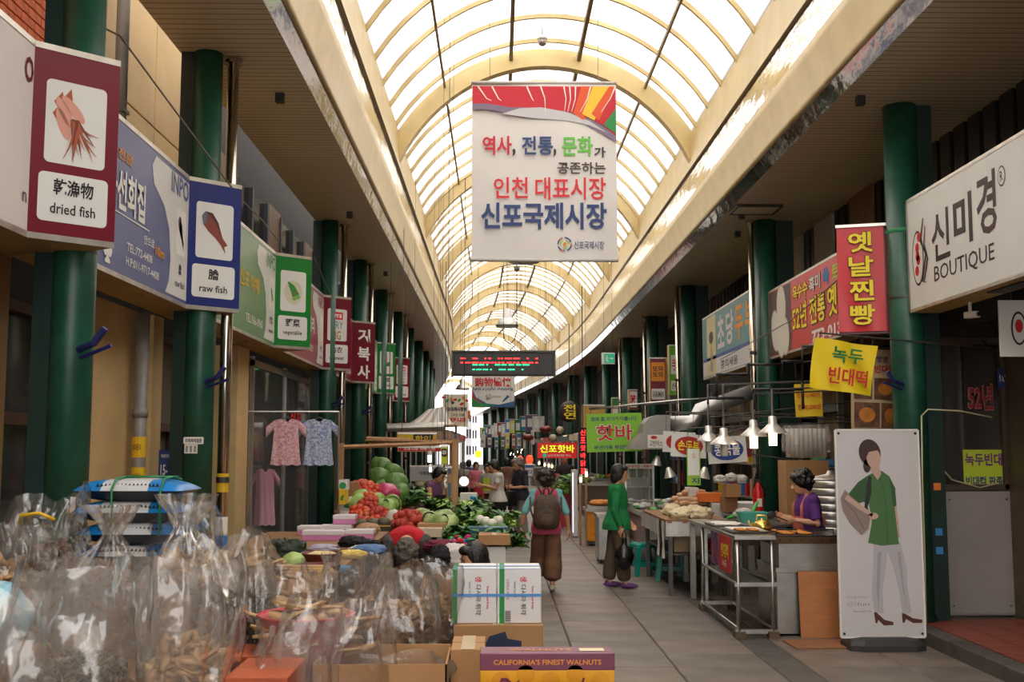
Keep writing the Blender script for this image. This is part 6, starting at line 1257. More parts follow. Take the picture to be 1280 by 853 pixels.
px_sign('pale board standing behind the stall keeper', 512, 582, 553, 602, 20, flat('board_pale', 178, 180, 178, 0.6), [(0, 0, 0.5, 0.4, None, '야채과일', ink)], name='notice_board', th=0.03); px_sign('lime and black notice hung from the timber post', 551, 556, 560, 581, 14.3, flat('notice_lime', 196, 210, 50), [(0, 0.1, 0.8, 0.4, blk, '대파', wht)], name='notice_board', th=0.01)
px_sign('orange banner across the street beyond the welcome banner', 535, 513, 588, 524, 41, flat('banner_orange', 226, 96, 50, 0.6), [(-0.25, 0.1, 0.5, 0.7, None, '회원이하주차', ink)], name='street_banner', th=0.02); px_sign('blue framed poster on the timber post', 559, 583, 565, 622, 15.4, flat('poster_blue', 86, 110, 140), [(0, 0.1, 0.7, 0.3, flat('poster_peach', 190, 140, 110), '', None)], name='poster', th=0.01)
gl = thing('globe_lamp', 'round glowing lamp before the distant crowd', 'lamp', at(580, 602, 24)); MB().ell((0,0,0), 0.1, 16, 12).build('globe', flat('globe_glow', 255, 236, 190, emit=4.0), gl, True); MB().cyl((0,0,0.09), (0,0,roof_z(gl.location.x, 24)-gl.location.z), 0.008, n=6).build('cord', blk, gl)
# ---- clothes on hangers
def blouse(label, px, py, Y, m, w_=0.42, h_=0.46, dress=False, name='blouse', hook=True):
    p = at(px, py, Y); t = thing(name, label, 'garment', (p.x, Y, p.z-h_), R(18))
    def fn(sgn):
        return lambda u, v: (((u-0.5)*w_*(0.62+0.12*(1-v)**2*1.4+(0.0 if v < 0.7 else 0.10*(v-0.7)))), sgn*(0.035*math.cos((u-0.5)*2.6)+0.008*math.sin(u*22+v*4)*(1-v)), h_*v-(0.06 if abs(u-0.5) < 0.18 else 0.0)*(v > 0.97)*(1-abs(u-0.5)/0.18)+0.008*math.sin(u*20)*(v < 0.04)-0.03*max(0, abs(u-0.5)*2-0.4)*(v > 0.9))
    mb = MB(); mb.grid(fn(-1), 20, 18); mb.grid(fn(1), 20, 18); mb.build('front_and_back', m, t, True)
    for s in (-1, 1): MB().grid(lambda u, v: (s*(w_*0.31+u*w_*0.2), 0.032*math.cos(v*6.283), h_*0.96-u*h_*0.16+0.055*math.sin(v*6.283)*(1+0.2*u)-0.05), 5, 12).build('sleeve', m, t, True)
    hg = MB(); hg.tube([(-w_*0.3, 0, h_-0.04), (0, 0, h_+0.02), (w_*0.3, 0, h_-0.04)], 0.006, 6); hg.tube([(0, 0, h_+0.02), (0, 0, h_+0.07), (0.02, 0, h_+0.1), (0.0, 0, h_+0.12)], 0.004, 6); hg.build('hanger', dsteel, t)
    return t
fl_p = flat('floral_pink', 224, 206, 204, 0.8, col2=(0.55, 0.12, 0.2), scale=45); fl_b = flat('floral_blue', 214, 212, 216, 0.8, col2=(0.06, 0.16, 0.42), scale=45)
blouse('pink floral blouse hanging outside the clothes shop', 358, 524, 13.0, fl_p, 0.46, 0.55); blouse('blue floral blouse hanging beside the pink one', 399, 524, 13.2, fl_b, 0.47, 0.56)
dr = blouse('pale pink dress hanging low in the shop window', 332, 586, 13.6, flat('dress_pink', 214, 160, 176, 0.8), 0.34, 0.7, name='dress'); blouse('dusky pink blouse inside the shop window', 318, 520, 14.2, flat('blouse_dusky', 150, 118, 124, 0.8), 0.36, 0.6)
rl = thing('clothes_rail', 'thin rail carrying the floral blouses', 'rail', (0, 0, 0)); q0 = at(300, 515, 12.9); q1 = at(424, 515, 13.2); MB().tube([q0, q1], 0.012, 8).build('rail', steel, rl); MB().tube([(q0.x, q0.y, q0.z), (q0.x, q0.y, 2.95)], 0.006, 6).tube([q1, (q1.x, q1.y, 0)], 0.012, 6).build('support', steel, rl)
# ================================================================ RIGHT STALLS
# ---- standing advertising banner
a = at(1052, 797, 9.9); b = at(1147, 538, 9.9); W_, H_ = b.x-a.x, b.z-a.z
t = thing('standing_banner', 'tall standing advertisement of a woman in green shirt and pale jeans', 'banner', ((a.x+b.x)/2, 9.9, 0)); zb = a.z
MB().box(-W_/2, W_/2, 0, 0.012, zb, zb+H_).build('sheet', flat('banner_photo_grey', 212, 206, 204, 0.45, var=0.03, scale=2), t)
MB().box(-W_/2-0.01, -W_/2+0.004, -0.004, 0.02, zb, zb+H_).box(W_/2-0.004, W_/2+0.01, -0.004, 0.02, zb, zb+H_).box(-W_/2, W_/2, -0.004, 0.02, zb+H_-0.004, zb+H_+0.01).box(-W_/2, W_/2, -0.004, 0.02, zb-0.01, zb+0.004).build('frame', wht, t)
MB().loft([[(x*w_, 0.02+y*d_, z) for x, y in ((-1, -0.7), (-0.7, -1), (0.7, -1), (1, -0.7), (1, 0.7), (0.7, 1), (-0.7, 1), (-1, 0.7))] for z, w_, d_ in ((0.0, 0.34, 0.2), (0.05, 0.34, 0.2), (0.09, 0.30, 0.16), (0.105, 0.2, 0.1))]).build('weight_base', flat('base_black', 52, 50, 50, 0.6), t)
for x_ in (-W_/2+0.025, W_/2-0.025):
    for z in (zb+0.03, zb+H_-0.03): MB().cyl((x_, -0.006, z), (x_, 0.0, z), 0.012, n=10).build('corner_clip', blk, t)
MB().tube([(0, 0.02, 0.09), (0, 0.03, zb+H_*0.9)], 0.012, 6).build('pole', dsteel, t)
f = Face(t, (0, -0.001, zb+H_/2))
def cp(p): return ((p[0]-348)/210*W_, (449-p[1])/558*H_)
def fig(nm, pts, m, off): f.poly(nm, [cp(p) for p in pts], m, off)
pg = flat('shirt_leaf_green', 74, 116, 66); pgd = flat('shirt_green_fold', 54, 90, 52); pj = flat('jeans_pale', 190, 184, 188); pjs = flat('jeans_fold', 168, 162, 168); psk = flat('printed_skin', 204, 168, 150); phr = flat('printed_hair', 70, 46, 44); pbg = flat('printed_bag', 150, 130, 120); psh = flat('printed_shoe', 88, 44, 36); pdk = flat('printed_dark_strap', 44, 44, 42)
fig('trouser_print', [(330, 478), (366, 482), (362, 530), (350, 600), (350, 664), (328, 666), (322, 610), (328, 540)], pj, 0.001); fig('trouser_print', [(358, 482), (398, 474), (412, 540), (413, 600), (421, 664), (398, 668), (390, 600), (378, 540)], pj, 0.0015)
fig('trouser_print', [(340, 500), (350, 500), (342, 600), (338, 660), (334, 600)], pjs, 0.002); fig('trouser_print', [(390, 500), (398, 500), (404, 600), (412, 660), (400, 600)], pjs, 0.002)
fig('shoe_print', [(326, 662), (332, 662), (352, 682), (374, 688), (374, 696), (350, 697), (336, 682), (333, 692), (329, 690)], psh, 0.002); fig('shoe_print', [(396, 664), (404, 666), (424, 678), (447, 682), (447, 690), (424, 691), (406, 680), (402, 690), (397, 690)], psh, 0.002)
fig('shirt_print', [(338, 284), (318, 296), (296, 312), (276, 338), (296, 360), (322, 372), (328, 420), (317, 476), (350, 484), (395, 480), (390, 420), (386, 372), (391, 330), (376, 296), (358, 282)], pg, 0.003)
fig('sleeve_print', [(296, 312), (270, 345), (262, 352), (290, 372), (312, 364), (326, 330), (318, 300)], pgd, 0.0035); fig('sleeve_print', [(376, 300), (390, 330), (392, 376), (384, 380), (380, 340)], pgd, 0.0035); f.strip('button_line', [cp((352, 300)), cp((362, 340)), cp((366, 400)), cp((366, 480))], 0.006, pgd, 0.004)
fig('bag_print', [(262, 332), (250, 356), (254, 388), (272, 424), (300, 454), (318, 440), (326, 400), (300, 372), (276, 350)], pbg, 0.005); f.strip('bag_fold', [cp((258, 360)), cp((284, 392)), cp((308, 440))], 0.012, flat('printed_bag_fold', 126, 108, 100), 0.006)
f.strip('strap_print', [cp((326, 296)), cp((322, 340)), cp((314, 380)), cp((322, 404))], [0.03, 0.05, 0.03, 0.02], pdk, 0.006)
f.strip('arm_print', [cp((264, 352)), cp((296, 378)), cp((330, 402))], [0.045, 0.045, 0.03], psk, 0.007); f.oval('hand_print', *cp((332, 404)), 0.045, 0.03, psk, 0.007); f.strip('arm_print', [cp((388, 378)), cp((392, 420)), cp((392, 462))], [0.03, 0.03, 0.04], psk, 0.002)
fig('neck_print', [(326, 264), (350, 264), (356, 290), (346, 306), (334, 288)], psk, 0.004)
f.oval('hair_print', *cp((328, 232)), 0.10, 0.125, phr, 0.005, 0.2); f.oval('hair_print', *cp((320, 268)), 0.035, 0.06, phr, 0.005); f.oval('face_print', *cp((337, 246)), 0.064, 0.098, psk, 0.006, 0.1); f.poly('fringe_print', [cp(q) for q in ((308, 236), (318, 212), (340, 208), (356, 226), (344, 226), (326, 230), (314, 254))], phr, 0.007)
f.text('신미경 부띠끄', *cp((285, 622)), 0.2, 0.022, flat('print_grey', 0, 0, 0), 0.0, 0.002); f.text('ⓢhin', *cp((288, 640)), 0.2, 0.04, flat('print_grey', 0, 0, 0), 0.0, 0.002, slant=0.3); f.text('BOUTIQUE  772', *cp((298, 660)), 0.16, 0.014, ink, 0.0, 0.002)
# ---- shop front right of the column
t = thing('steel_cabinet', 'tall grey metal panel cabinet right of the green column', 'cabinet', (4.86, 11.0, 0.12)); gpn = flat('panel_grey', 150, 140, 134, 0.5, var=0.08, scale=2)
z1 = at(1200, 612, 11.0).z-0.12
MB().box(-0.56, 0.36, 0, 0.2, 0, z1).build('cabinet_body', gpn, t, bevel=0.01); MB().box(-0.5, -0.34, -0.012, 0, 0.02, z1-0.02).build('side_panel', gpn, t, bevel=0.004); MB().box(-0.32, 0.34, -0.012, 0, 0.02, z1-0.02).build('door', gpn, t, bevel=0.004)
for z in (0.1, z1-0.1):
    for x_ in (-0.28, 0.3): MB().cyl((x_, -0.018, z), (x_, -0.01, z), 0.01, n=8).build('screw', dsteel, t)
wn = bpy.data.objects.new('window_3', None); COL.objects.link(wn); struct(wn, 'dark shop window with red lettering right of the column')
zt_ = z1+0.12
MB().box(4.32, 5.22, 11.05, 11.07, zt_, 3.1).build('pane', mat('shop_glass_dark', (0.06, 0.05, 0.04), 0.06, 0, var=0, alpha=0.6), wn)
MB().box(4.3, 5.25, 11.0, 11.12, zt_-0.02, zt_+0.05).box(4.3, 4.36, 11.0, 11.12, zt_, 3.1).box(5.16, 5.25, 11.0, 11.12, zt_, 3.1).box(4.3, 5.25, 11.0, 11.12, 2.86, 2.93).build('frame', flat('window_frame_brown', 74, 58, 42, 0.5), wn)
MB().box(4.3, 5.3, 12.6, 12.7, 0, 3.1).build('back_wall', flat('shop_wall_brown', 104, 80, 54, 0.7, var=0.4, scale=3), wn); MB().box(4.35, 4.5, 11.3, 11.4, 0.1, 3.0).build('inner_post', flat('inner_post', 120, 88, 58, 0.6), wn)
f = Face(wn, (4.95, 11.048, 2.3)); outlined(f, '52년 전', 0.1, 0.02, 0.42, 0.26, flat('print_dull_red', 150, 30, 36), flat('print_pinkish', 190, 120, 120)); f.rect('notice', 0.02, -0.72, 0.42, 0.40, flat('notice_lime', 0, 0, 0), 0.002); f.text('녹두빈대', 0.02, -0.62, 0.38, 0.13, flat('print_purple', 110, 40, 110), 0.03, 0.004); f.text('빈대떡 판족', 0.02, -0.84, 0.38, 0.1, navy, 0.03, 0.004)
bx('wall_right', flat('steel_post_brown', 92, 76, 58, 0.4, var=0.2), 5.2, 5.3, 9.6, 11.05, 0.1, 3.1)['kind'] = 'structure'
for x_, y_ in ((5.18, 10.2), (5.16, 9.7)):
    o = MB().box(x_-0.05, x_, y_-0.03, y_+0.03, 0.1, 3.1).build('trim_3', steel); struct(o, 'steel door post beside the boutique')
bx('wall_right', flat('boutique_inner', 120, 104, 88, 0.7, var=0.2), 5.3, 5.4, 5, 9.6, 0.1, 3.1)['kind'] = 'structure'
t = thing('hanging_sign', 'small white hanging sign with ring emblem under the boutique sign', 'sign', at(1268, 446, 9.4), 0); MB().box(-0.12, 0.25, 0, 0.02, 0, 0.5).build('board', wht, t); f = Face(t, (0.06, 0, 0.25)); f.oval('ring', -0.01, 0.0, 0.07, 0.15, ink, 0.003); f.oval('ring_field', -0.01, 0.0, 0.055, 0.13, wht, 0.005); f.oval('flower', -0.01, 0.02, 0.035, 0.06, redp, 0.007)
MB().tube([(0.0, 0.01, 0.5), (0.0, 0.01, 0.8)], 0.006, 6).tube([(0.2, 0.01, 0.5), (0.2, 0.01, 0.8)], 0.006, 6).build('hanger', dsteel, t)
t = thing('house_number', 'dark blue number plate on the brown post', 'plate', at(1253, 473, 10.98)); MB().box(-0.05, 0.05, 0, 0.01, -0.1, 0.1).build('plate', navy, t); Face(t, (0, 0, 0)).text('18', 0, 0, 0.06, 0.07, wht, 0.02, 0.003)
for i, pts in enumerate(([(1152, 520), (1160, 512), (1200, 514), (1240, 522)], [(1152, 520), (1153, 600), (1156, 700), (1158, 792)], [(1172, 580), (1190, 600), (1225, 610), (1248, 604)], [(1225, 420), (1245, 445), (1258, 480), (1260, 500)])):
    o = tag(MB().tube([at(x_, y_, 10.97 if i > 1 else 10.4) for x_, y_ in pts], 0.008, 6).build('power_cable', flat('cable_cream', 190, 176, 140) if i < 3 else blk, None, True), ('pale cable looped from the green column to the shop window', 'pale cable running down the green column', 'pale cable sagging along the window sill', 'black cable curving down beside the number plate')[i], 'cable')
for i, pts in enumerate(([(60, 0), (150, 45), (290, 235)], [(298, 246), (330, 278), (347, 300)], [(900, 450), (990, 400), (1115, 290), (1180, 245)], [(393, 322), (405, 350), (412, 366)])):
    ys = ((7.0, 7.3, 8.9), (9.5, 11, 12.6), (17, 14, 11.0, 10.3), (13, 15, 16.3))[i]
    o = tag(MB().tube([at(x_, y_, q) for (x_, y_), q in zip(pts, ys)], 0.007, 6).build('guy_wire', flat('wire_grey', 120, 110, 96), None, True), ('thin wire from the first column to the raw fish sign', 'thin wire between the blue and green left signs', 'thin wire along the red bun sign to the column', 'thin wire between the green and maroon left signs')[i], 'wire')
# ---- griddle stall
stl = mat('stainless', (0.46, 0.44, 0.41), 0.3, 0.95, var=0.12, scale=7, bump=0.04)
t = thing('steel_table', 'stainless table with lower shelf at the griddle stall corner', 'table', (2.465, 11.35, 0)); zt2 = 0.96
MB().box(-0.2, 0.2, -0.92, 0.95, zt2-0.04, zt2).build('tabletop', stl, t, bevel=0.006)
for sx in (-1, 1):
    for y_ in (-0.88, 0.9): MB().cyl((sx*0.165, y_, 0.02), (sx*0.165, y_, zt2-0.04), 0.022, n=12).build('leg', stl, t, True)
    MB().cyl((sx*0.165, -0.88, 0.5), (sx*0.165, 0.9, 0.5), 0.016, n=8).build('side_rail', stl, t, True); MB().cyl((sx*0.165, -0.88, 0.08), (sx*0.165, 0.9, 0.08), 0.016, n=8).build('side_rail', stl, t, True)
for y_, z in ((-0.88, 0.5), (-0.88, 0.06), (0.9, 0.08)): MB().box(-0.2, 0.2, y_-0.02, y_+0.02, z-0.02, z+0.02).build('cross_rail', stl, t)
MB().box(-0.16, 0.16, -0.85, 0.88, 0.48, 0.495).build('lower_shelf', stl, t)
for x_ in (-0.16, 0.16):
    for y_ in (-0.88, 0.9): MB().box(x_-0.05, x_+0.05, y_-0.06, y_+0.06, 0, 0.06).build('foot_block', flat('block_wood', 96, 78, 58, 0.8), t)
MB().box(-0.205, -0.2, -0.75, -0.2, 0.58, 0.93).build('poster_board', flat('poster_red', 190, 48, 44, 0.5, var=0.2, scale=14), t); fp_ = Face(t, (-0.206, -0.475, 0.755), (0, -1, 0)); fp_.text('빈대떡', 0.02, 0.03, 0.34, 0.14, byel, 0.03, 0.002); fp_.text('녹두', 0.0, -0.1, 0.2, 0.08, wht, 0.02, 0.002)
MB().box(-0.205, -0.2, -0.18, 0.2, 0.6, 0.93).build('poster_board', flat('poster_blue_dark', 40, 60, 130, 0.5, col2=(0.3, 0.05, 0.05), scale=7), t)
pan_m = flat('pancake_gold', 206, 128, 44, 0.6, var=0.25, scale=12, bump=0.3)
tr = thing('serving_tray', 'flat steel tray of fried patties on the stainless table', 'tray', (2.48, 10.95, 0.96)); MB().loft([[(x*w_, y*d_, z) for x, y in ((-1, -1), (1, -1), (1, 1), (-1, 1))] for z, w_, d_ in ((0, 0.16, 0.26), (0.025, 0.19, 0.29))]).build('tray', stl, tr); MB().box(-0.15, 0.16, -0.1, 0.25, 0.026, 0.032).build('paper_liner', wht, tr)
def patties(x, y, z, n, lab, grp, r=0.055, dx=0.12):
    for i in range(n):
        o = tag(MB().lathe([(0, 0), (r*0.9, 0), (r, 0.008), (r*0.9, 0.016), (0, 0.018)], n=14, cap=False).build('fried_patty', pan_m, None, True), lab, 'patty', grp); o.location = (x+(i % 2)*dx, y+(i//2)*dx, z)
patties(2.40, 10.72, 0.988, 4, 'golden fried patty on the steel tray', 'patties on the tray')
tr2 = thing('serving_tray', 'white paper lined tray behind the patty tray', 'tray', (2.46, 11.75, 0.96)); MB().loft([[(x*w_, y*d_, z) for x, y in ((-1, -1), (1, -1), (1, 1), (-1, 1))] for z, w_, d_ in ((0, 0.16, 0.3), (0.03, 0.19, 0.33))]).build('tray', stl, tr2); MB().grid(lambda u, v: ((u-0.5)*0.3, (v-0.5)*0.55, 0.035+0.015*noise.noise(Vector((u*4, v*5, 2)))), 10, 12).build('paper_liner', wht, tr2, True)
# griddle cabinet
t = thing('griddle_stove', 'stainless griddle stove with black hotplate', 'stove', (3.02, 11.0, 0)); 
MB().box(-0.33, 0.30, -0.45, 0.3, 0.02, 0.62).build('lower_body', stl, t, bevel=0.006); MB().box(-0.30, 0.30, -0.43, 0.3, 0.62, 0.88).build('upper_body', stl, t, bevel=0.006); MB().box(-0.34, 0.32, -0.47, 0.3, 0.60, 0.65).build('ledge', stl, t, bevel=0.004)
MB().box(-0.40, 0.36, -0.5, 0.34, 0.88, 0.94).build('hotplate_rim', flat('rim_brown_steel', 88, 66, 40, 0.4, metal=0.6, var=0.3), t, bevel=0.004); MB().box(-0.38, 0.34, -0.48, 0.32, 0.94, 0.955).build('hotplate', flat('hotplate_black', 26, 22, 20, 0.3), t)
for i in range(7): MB().cyl((-0.3+i*0.1, -0.502, 0.91), (-0.3+i*0.1, -0.498, 0.91), 0.014, n=10).build('vent_hole', blk, t)
for x_ in (-0.28, 0.08): MB().tube([(x_, -0.3, 0.955), (x_, -0.3, 1.0), (x_+0.2, -0.3, 1.0), (x_+0.2, -0.3, 0.955)], 0.008, 8).build('grill_handle', blk, t)
patties(2.85, 10.72, 0.956, 6, 'golden mung bean pancake frying on the hotplate', 'pancakes on the hotplate', 0.075, 0.17)
pl = thing('plywood_board', 'plywood board leaning on the griddle stove', 'board', (3.13, 10.43, 0)); MB().cbox((0, 0.03, 0.31), (0.5, 0.015, 0.62), rx=R(-5)).build('board', flat('plywood', 176, 112, 62, 0.6, var=0.12, scale=3, stretch=(1, 1, 6)), pl)
cbd = tag(MB().box(-0.33, 0.33, -0.22, 0.2, 0, 0.012).build('cardboard_sheet', flat('cardboard_floor', 146, 96, 62, 0.8, var=0.15), None), 'flattened cardboard on the floor before the griddle', 'cardboard'); cbd.location = (3.0, 10.1, 0.002); cbd.rotation_euler = (0, 0, 0.05)
kt = thing('kettle', 'small brass kettle beside the hotplate', 'kettle', (2.72, 11.2, 0.957)); br = mat('brass', (0.72, 0.48, 0.12), 0.25, 0.9, var=0.1)
MB().lathe([(0, 0), (0.085, 0), (0.1, 0.03), (0.09, 0.07), (0.05, 0.1), (0.015, 0.105), (0.015, 0.12), (0, 0.125)], n=20, cap=False).build('body', br, kt, True); MB().tube([(-0.09, 0, 0.04), (-0.13, 0, 0.07), (-0.14, 0, 0.1)], 0.012, 8).build('spout', br, kt, True); MB().tube([(-0.06, 0, 0.09), (-0.05, 0, 0.15), (0.05, 0, 0.15), (0.06, 0, 0.09)], 0.008, 8).build('handle', br, kt, True)
table('steel side table behind the griddle stall table', 2.3, 3.3, 12.35, 13.2, 0.94, stl); tq = flat('tub_turquoise', 90, 186, 168, 0.4)
def tub(lab, px, py, Y, wx, dy, h, m, z): 
    p = at(px, py, Y); o = thing('plastic_tub', lab, 'tub', (p.x, Y, z)); MB().loft([[(x*a_, y*b_, zz) for x, y in ((-1, -0.8), (-0.8, -1), (0.8, -1), (1, -0.8), (1, 0.8), (0.8, 1), (-0.8, 1), (-1, 0.8))] for zz, a_, b_ in ((0, wx*0.85, dy*0.85), (h, wx, dy), (h, wx*0.93, dy*0.93), (0.02, wx*0.8, dy*0.8))]).build('tub', m, o); return o
tub('turquoise tub of batter behind the kettle', 941, 650, 12.6, 0.17, 0.15, 0.12, tq, 0.94); tub('blue plastic tub under the cook table', 1046, 690, 11.6, 0.12, 0.12, 0.14, flat('tub_blue', 30, 120, 170), 0.62)
carton('carton under the blue plastic tub', 3.5, 3.85, 11.4, 11.8, 0, 0.62, kraft_d)
heap('crumpled white towel beside the turquoise tub', 'towel', 'cloth', 930, 640, 12.9, (0.12, 0.1, 0.08), flat('cloth_white', 0, 0, 0), 50, 0.94, 0.3)
spt = tag(MB().tube([(0, 0, 0), (0.09, 0, 0.1)], 0.008, 8).ell((0.12, 0, 0.14), (0.04, 0.008, 0.05), 12, 8).solid('spatula', blk, None, 0.006, 0), 'black spatula in the hand of the griddle cook', 'spatula'); spt.location = at(985, 652, 11.3); spt.rotation_euler = (0, R(-110), 0)
# steamers
p = at(1040, 660, 12.2); t = thing('steamer_stack', 'tall stack of round aluminium steamer trays', 'steamer', (p.x, 12.2, 0)); al = mat('aluminium', (0.62, 0.60, 0.57), 0.35, 0.9, var=0.08)
MB().box(-0.25, 0.25, -0.25, 0.25, 0, 0.85).build('stand', stl, t)
for i in range(7): MB().lathe([(0.0, 0.85+i*0.085), (0.24, 0.85+i*0.085), (0.245, 0.86+i*0.085), (0.245, 0.91+i*0.085), (0.235, 0.93+i*0.085), (0, 0.935+i*0.085)], n=28, cap=False).build('steamer_tray', al, t, True)
MB().lathe([(0.245, 0.85+7*0.085), (0.2, 0.88+7*0.085), (0.05, 0.91+7*0.085), (0.03, 0.95+7*0.085), (0, 0.95+7*0.085)], n=28, cap=False).build('lid', al, t, True)
ex = thing('fire_extinguisher', 'red fire extinguisher by the green column', 'extinguisher', (at(948, 630, 13.6).x, 13.6, 0.95)); MB().lathe([(0, 0), (0.06, 0), (0.065, 0.02), (0.065, 0.32), (0.03, 0.38), (0.02, 0.42), (0, 0.42)], n=18, cap=False).build('bottle', flat('extinguisher_red', 196, 24, 28, 0.25), ex, True); MB().box(-0.05, 0.03, -0.015, 0.015, 0.42, 0.46).build('valve', blk, ex); MB().tube([(0.03, 0, 0.43), (0.09, 0, 0.36), (0.085, 0, 0.15)], 0.01, 8).build('hose', blk, ex, True); Face(ex, (0, -0.066, 0.17)).rect('label', 0, 0, 0.06, 0.1, wht)
table('rear shelf table along the right shop wall', 3.0, 4.6, 13.4, 14.6, 0.94, stl); 
t, f, w_, h_ = carton('large brown carton with black lettering behind the cook', *(lambda a, b: (a.x, b.x, 13.5, 13.9, 0.945, b.z))(at(984, 640, 13.5), at(1036, 576, 13.5)), kraft); f.text('떡 산', -0.05, 0.0, 0.3, 0.14, ink, 0.02); f.text('A', 0.2, 0.06, 0.08, 0.09, ink, 0.0)
o = bag('clear wrapped pack of stacked cups above the brown carton', at(1008, 570, 13.6).x, 13.6, at(1008, 573, 13.6).z, 0.56, 0.3, 0.42, seed=61, m=film_b, wr=0.03)
for i in range(9): 
    c_ = tag(MB().cyl((0, 0, 0), (0, 0, 0.36), 0.028, 0.03, n=12).build('cup_stack', flat('cup_white', 226, 222, 214, 0.4), None, True), 'stack of white cups in the clear pack', 'cups', 'cup stacks'); c_.location = (at(1008, 570, 13.6).x-0.23+i*0.058, 13.6, at(1008, 573, 13.6).z+0.01)
# prices and posters over the griddle
def sheet_sign(lab, px0, py0, px1, py1, Y, m, texts, rz=0, tilt=0, name='hanging_notice', wave=0.01, wires=True, hang=None):
    a = at(px0, py1, Y); b = at(px1, py0, Y); w_, h_ = b.x-a.x, b.z-a.z
    t = thing(name, lab, 'sign', ((a.x+b.x)/2, Y, a.z), rz); t.rotation_euler = (0, tilt, rz)
    MB().grid(lambda u, v: ((u-0.5)*w_, wave*math.sin(u*7+v*3), v*h_), 12, 8).build('sheet', m, t, True)
    f = Face(t, (0, -wave-0.003, h_/2))
    for s_, x_, y_, tw_, th_, tm in texts: f.text(s_, x_*w_, y_*h_, tw_*w_, th_*h_, tm, 0.02, 0.004)
    if wires:
        hz_ = h_+(hang or 0.25)
        for q in (-w_*0.42, w_*0.42): MB().tube([(q, 0, h_), (q, 0, hz_)], 0.004, 5).build('cord', dsteel, t)
        if t.location.x <= 1.5:
            for q in (-w_*0.42, w_*0.42): MB().tube([(q, 0, hz_), (q, 0, roof_z(t.location.x, Y)-t.location.z)], 0.003, 5).build('hanging_wire', dsteel, t)
        else: MB().tube([(-w_*0.45, 0, hz_), (5.02-t.location.x, 0, hz_+0.1)], 0.01, 6).build('support_arm', dsteel, t)
    return t, f, w_, h_
pgreen = flat('print_pine_green', 20, 120, 60)
t, f, w_, h_ = sheet_sign('bright yellow flag with green and red brush letters', 1012, 427, 1088, 490, 10.5, flat('flag_yellow', 246, 214, 30, 0.6), [('녹두', 0.02, 0.22, 0.5, 0.3, pgreen), ('빈대떡', 0.06, -0.2, 0.62, 0.34, redp)], tilt=R(8), wave=0.05, hang=0.05)
sheet_sign('yellow price sheet with red prices behind the flag', 995, 480, 1028, 521, 12.6, flat('sheet_yellow', 236, 200, 40, 0.6), [('반(小):1000원', 0, 0.15, 0.85, 0.2, redp), ('한(大):2000원', 0, -0.22, 0.85, 0.2, redp)], tilt=R(-2))
t, f, w_, h_ = sheet_sign('menu poster with pancake photographs behind the column', 1064, 437, 1124, 540, 11.4, flat('poster_beige', 216, 192, 150, 0.5), [('KBS-TV방영', -0.1, 0.38, 0.6, 0.08, navy), ('녹두빈대떡', 0.0, 0.26, 0.7, 0.1, redp)], tilt=R(2))
ph = flat('photo_dark', 70, 48, 40, 0.5, col2=(0.3, 0.12, 0.05), scale=16)
for x_, y_, ww, hh in ((-0.28, 0.02, 0.36, 0.26), (0.16, 0.02, 0.44, 0.26), (-0.2, -0.3, 0.5, 0.3), (0.26, -0.3, 0.36, 0.3)): f.rect('photo', x_*w_, y_*h_, ww*w_, hh*h_, ph, 0.004); f.oval('pancake_photo', x_*w_, y_*h_, ww*w_*0.32, hh*h_*0.3, pan_m, 0.006)
# black pipe rack with lamps
t = thing('pipe_rack', 'black pipe rack holding the stall lamps', 'rack', (0, 0, 0))
def pipe(*pts, Y=12.0, r=0.016): MB().tube([at(x_, y_, Y) for x_, y_ in pts], r, 8).build('pipe', blackp, t, True)
pipe((1003, 478), (1003, 433), (1112, 433)); pipe((978, 470), (978, 452), (1003, 452)); pipe((934, 456), (978, 456)); pipe((896, 500), (896, 468), (934, 468), (934, 456)); pipe((940, 500), (940, 487), (1003, 487)); pipe((885, 505), (885, 498), (930, 498)); pipe((905, 500), (905, 496)); pipe((966, 505), (966, 487)); pipe((943, 512), (943, 487))
MB().tube([at(1003, 478, 12.0), at(1003, 478, 12.0)+Vector((0.0, 0, -0.3))], 0.016, 8).build('pipe', blackp, t, True); MB().tube([at(1112, 433, 12.0), (4.95, 12.0, at(1112, 433, 12.0).z)], 0.016, 8).build('pipe', blackp, t, True)
shade_m = mat('lamp_shade_metal', (0.72, 0.7, 0.66), 0.3, 0.6, var=0.06)
def cone_lamp(label, px, py, Y, w_=0.17, on=True, up=0.3):
    p = at(px, py, Y); t = thing('pendant_lamp', label, 'lamp', p)
    MB().lathe([(w_, 0), (w_*0.98, 0.015), (w_*0.5, 0.075), (w_*0.3, 0.11), (w_*0.28, 0.18), (0.01, 0.19)], n=24, cap=False).build('shade', shade_m, t, True)
    MB().cyl((0, 0, -0.13), (0, 0, 0.06), 0.042, n=14).build('bulb', bulb_on if on else flat('bulb_off', 206, 200, 190, 0.3), t, True)
    MB().cyl((0, 0, 0.18), (0, 0, 0.18+up), 0.012, n=6).build('stem', steel, t); MB().tube([(0, 0, 0.17+up), (5.02-p.x, 0, 0.27+up)], 0.010, 6).build('support_arm', dsteel, t); return t
cone_lamp('lit cone lamp above the griddle cook', 966, 542, 11.6, 0.15); cone_lamp('lit cone lamp above the griddle beside its neighbour', 942, 546, 12.0, 0.15); cone_lamp('unlit cone lamp in front of the blue oval board', 905, 556, 12.2, 0.16, False, 0.5); cone_lamp('unlit cone lamp in front of the red oval board', 886, 552, 12.8, 0.14, False, 0.5)
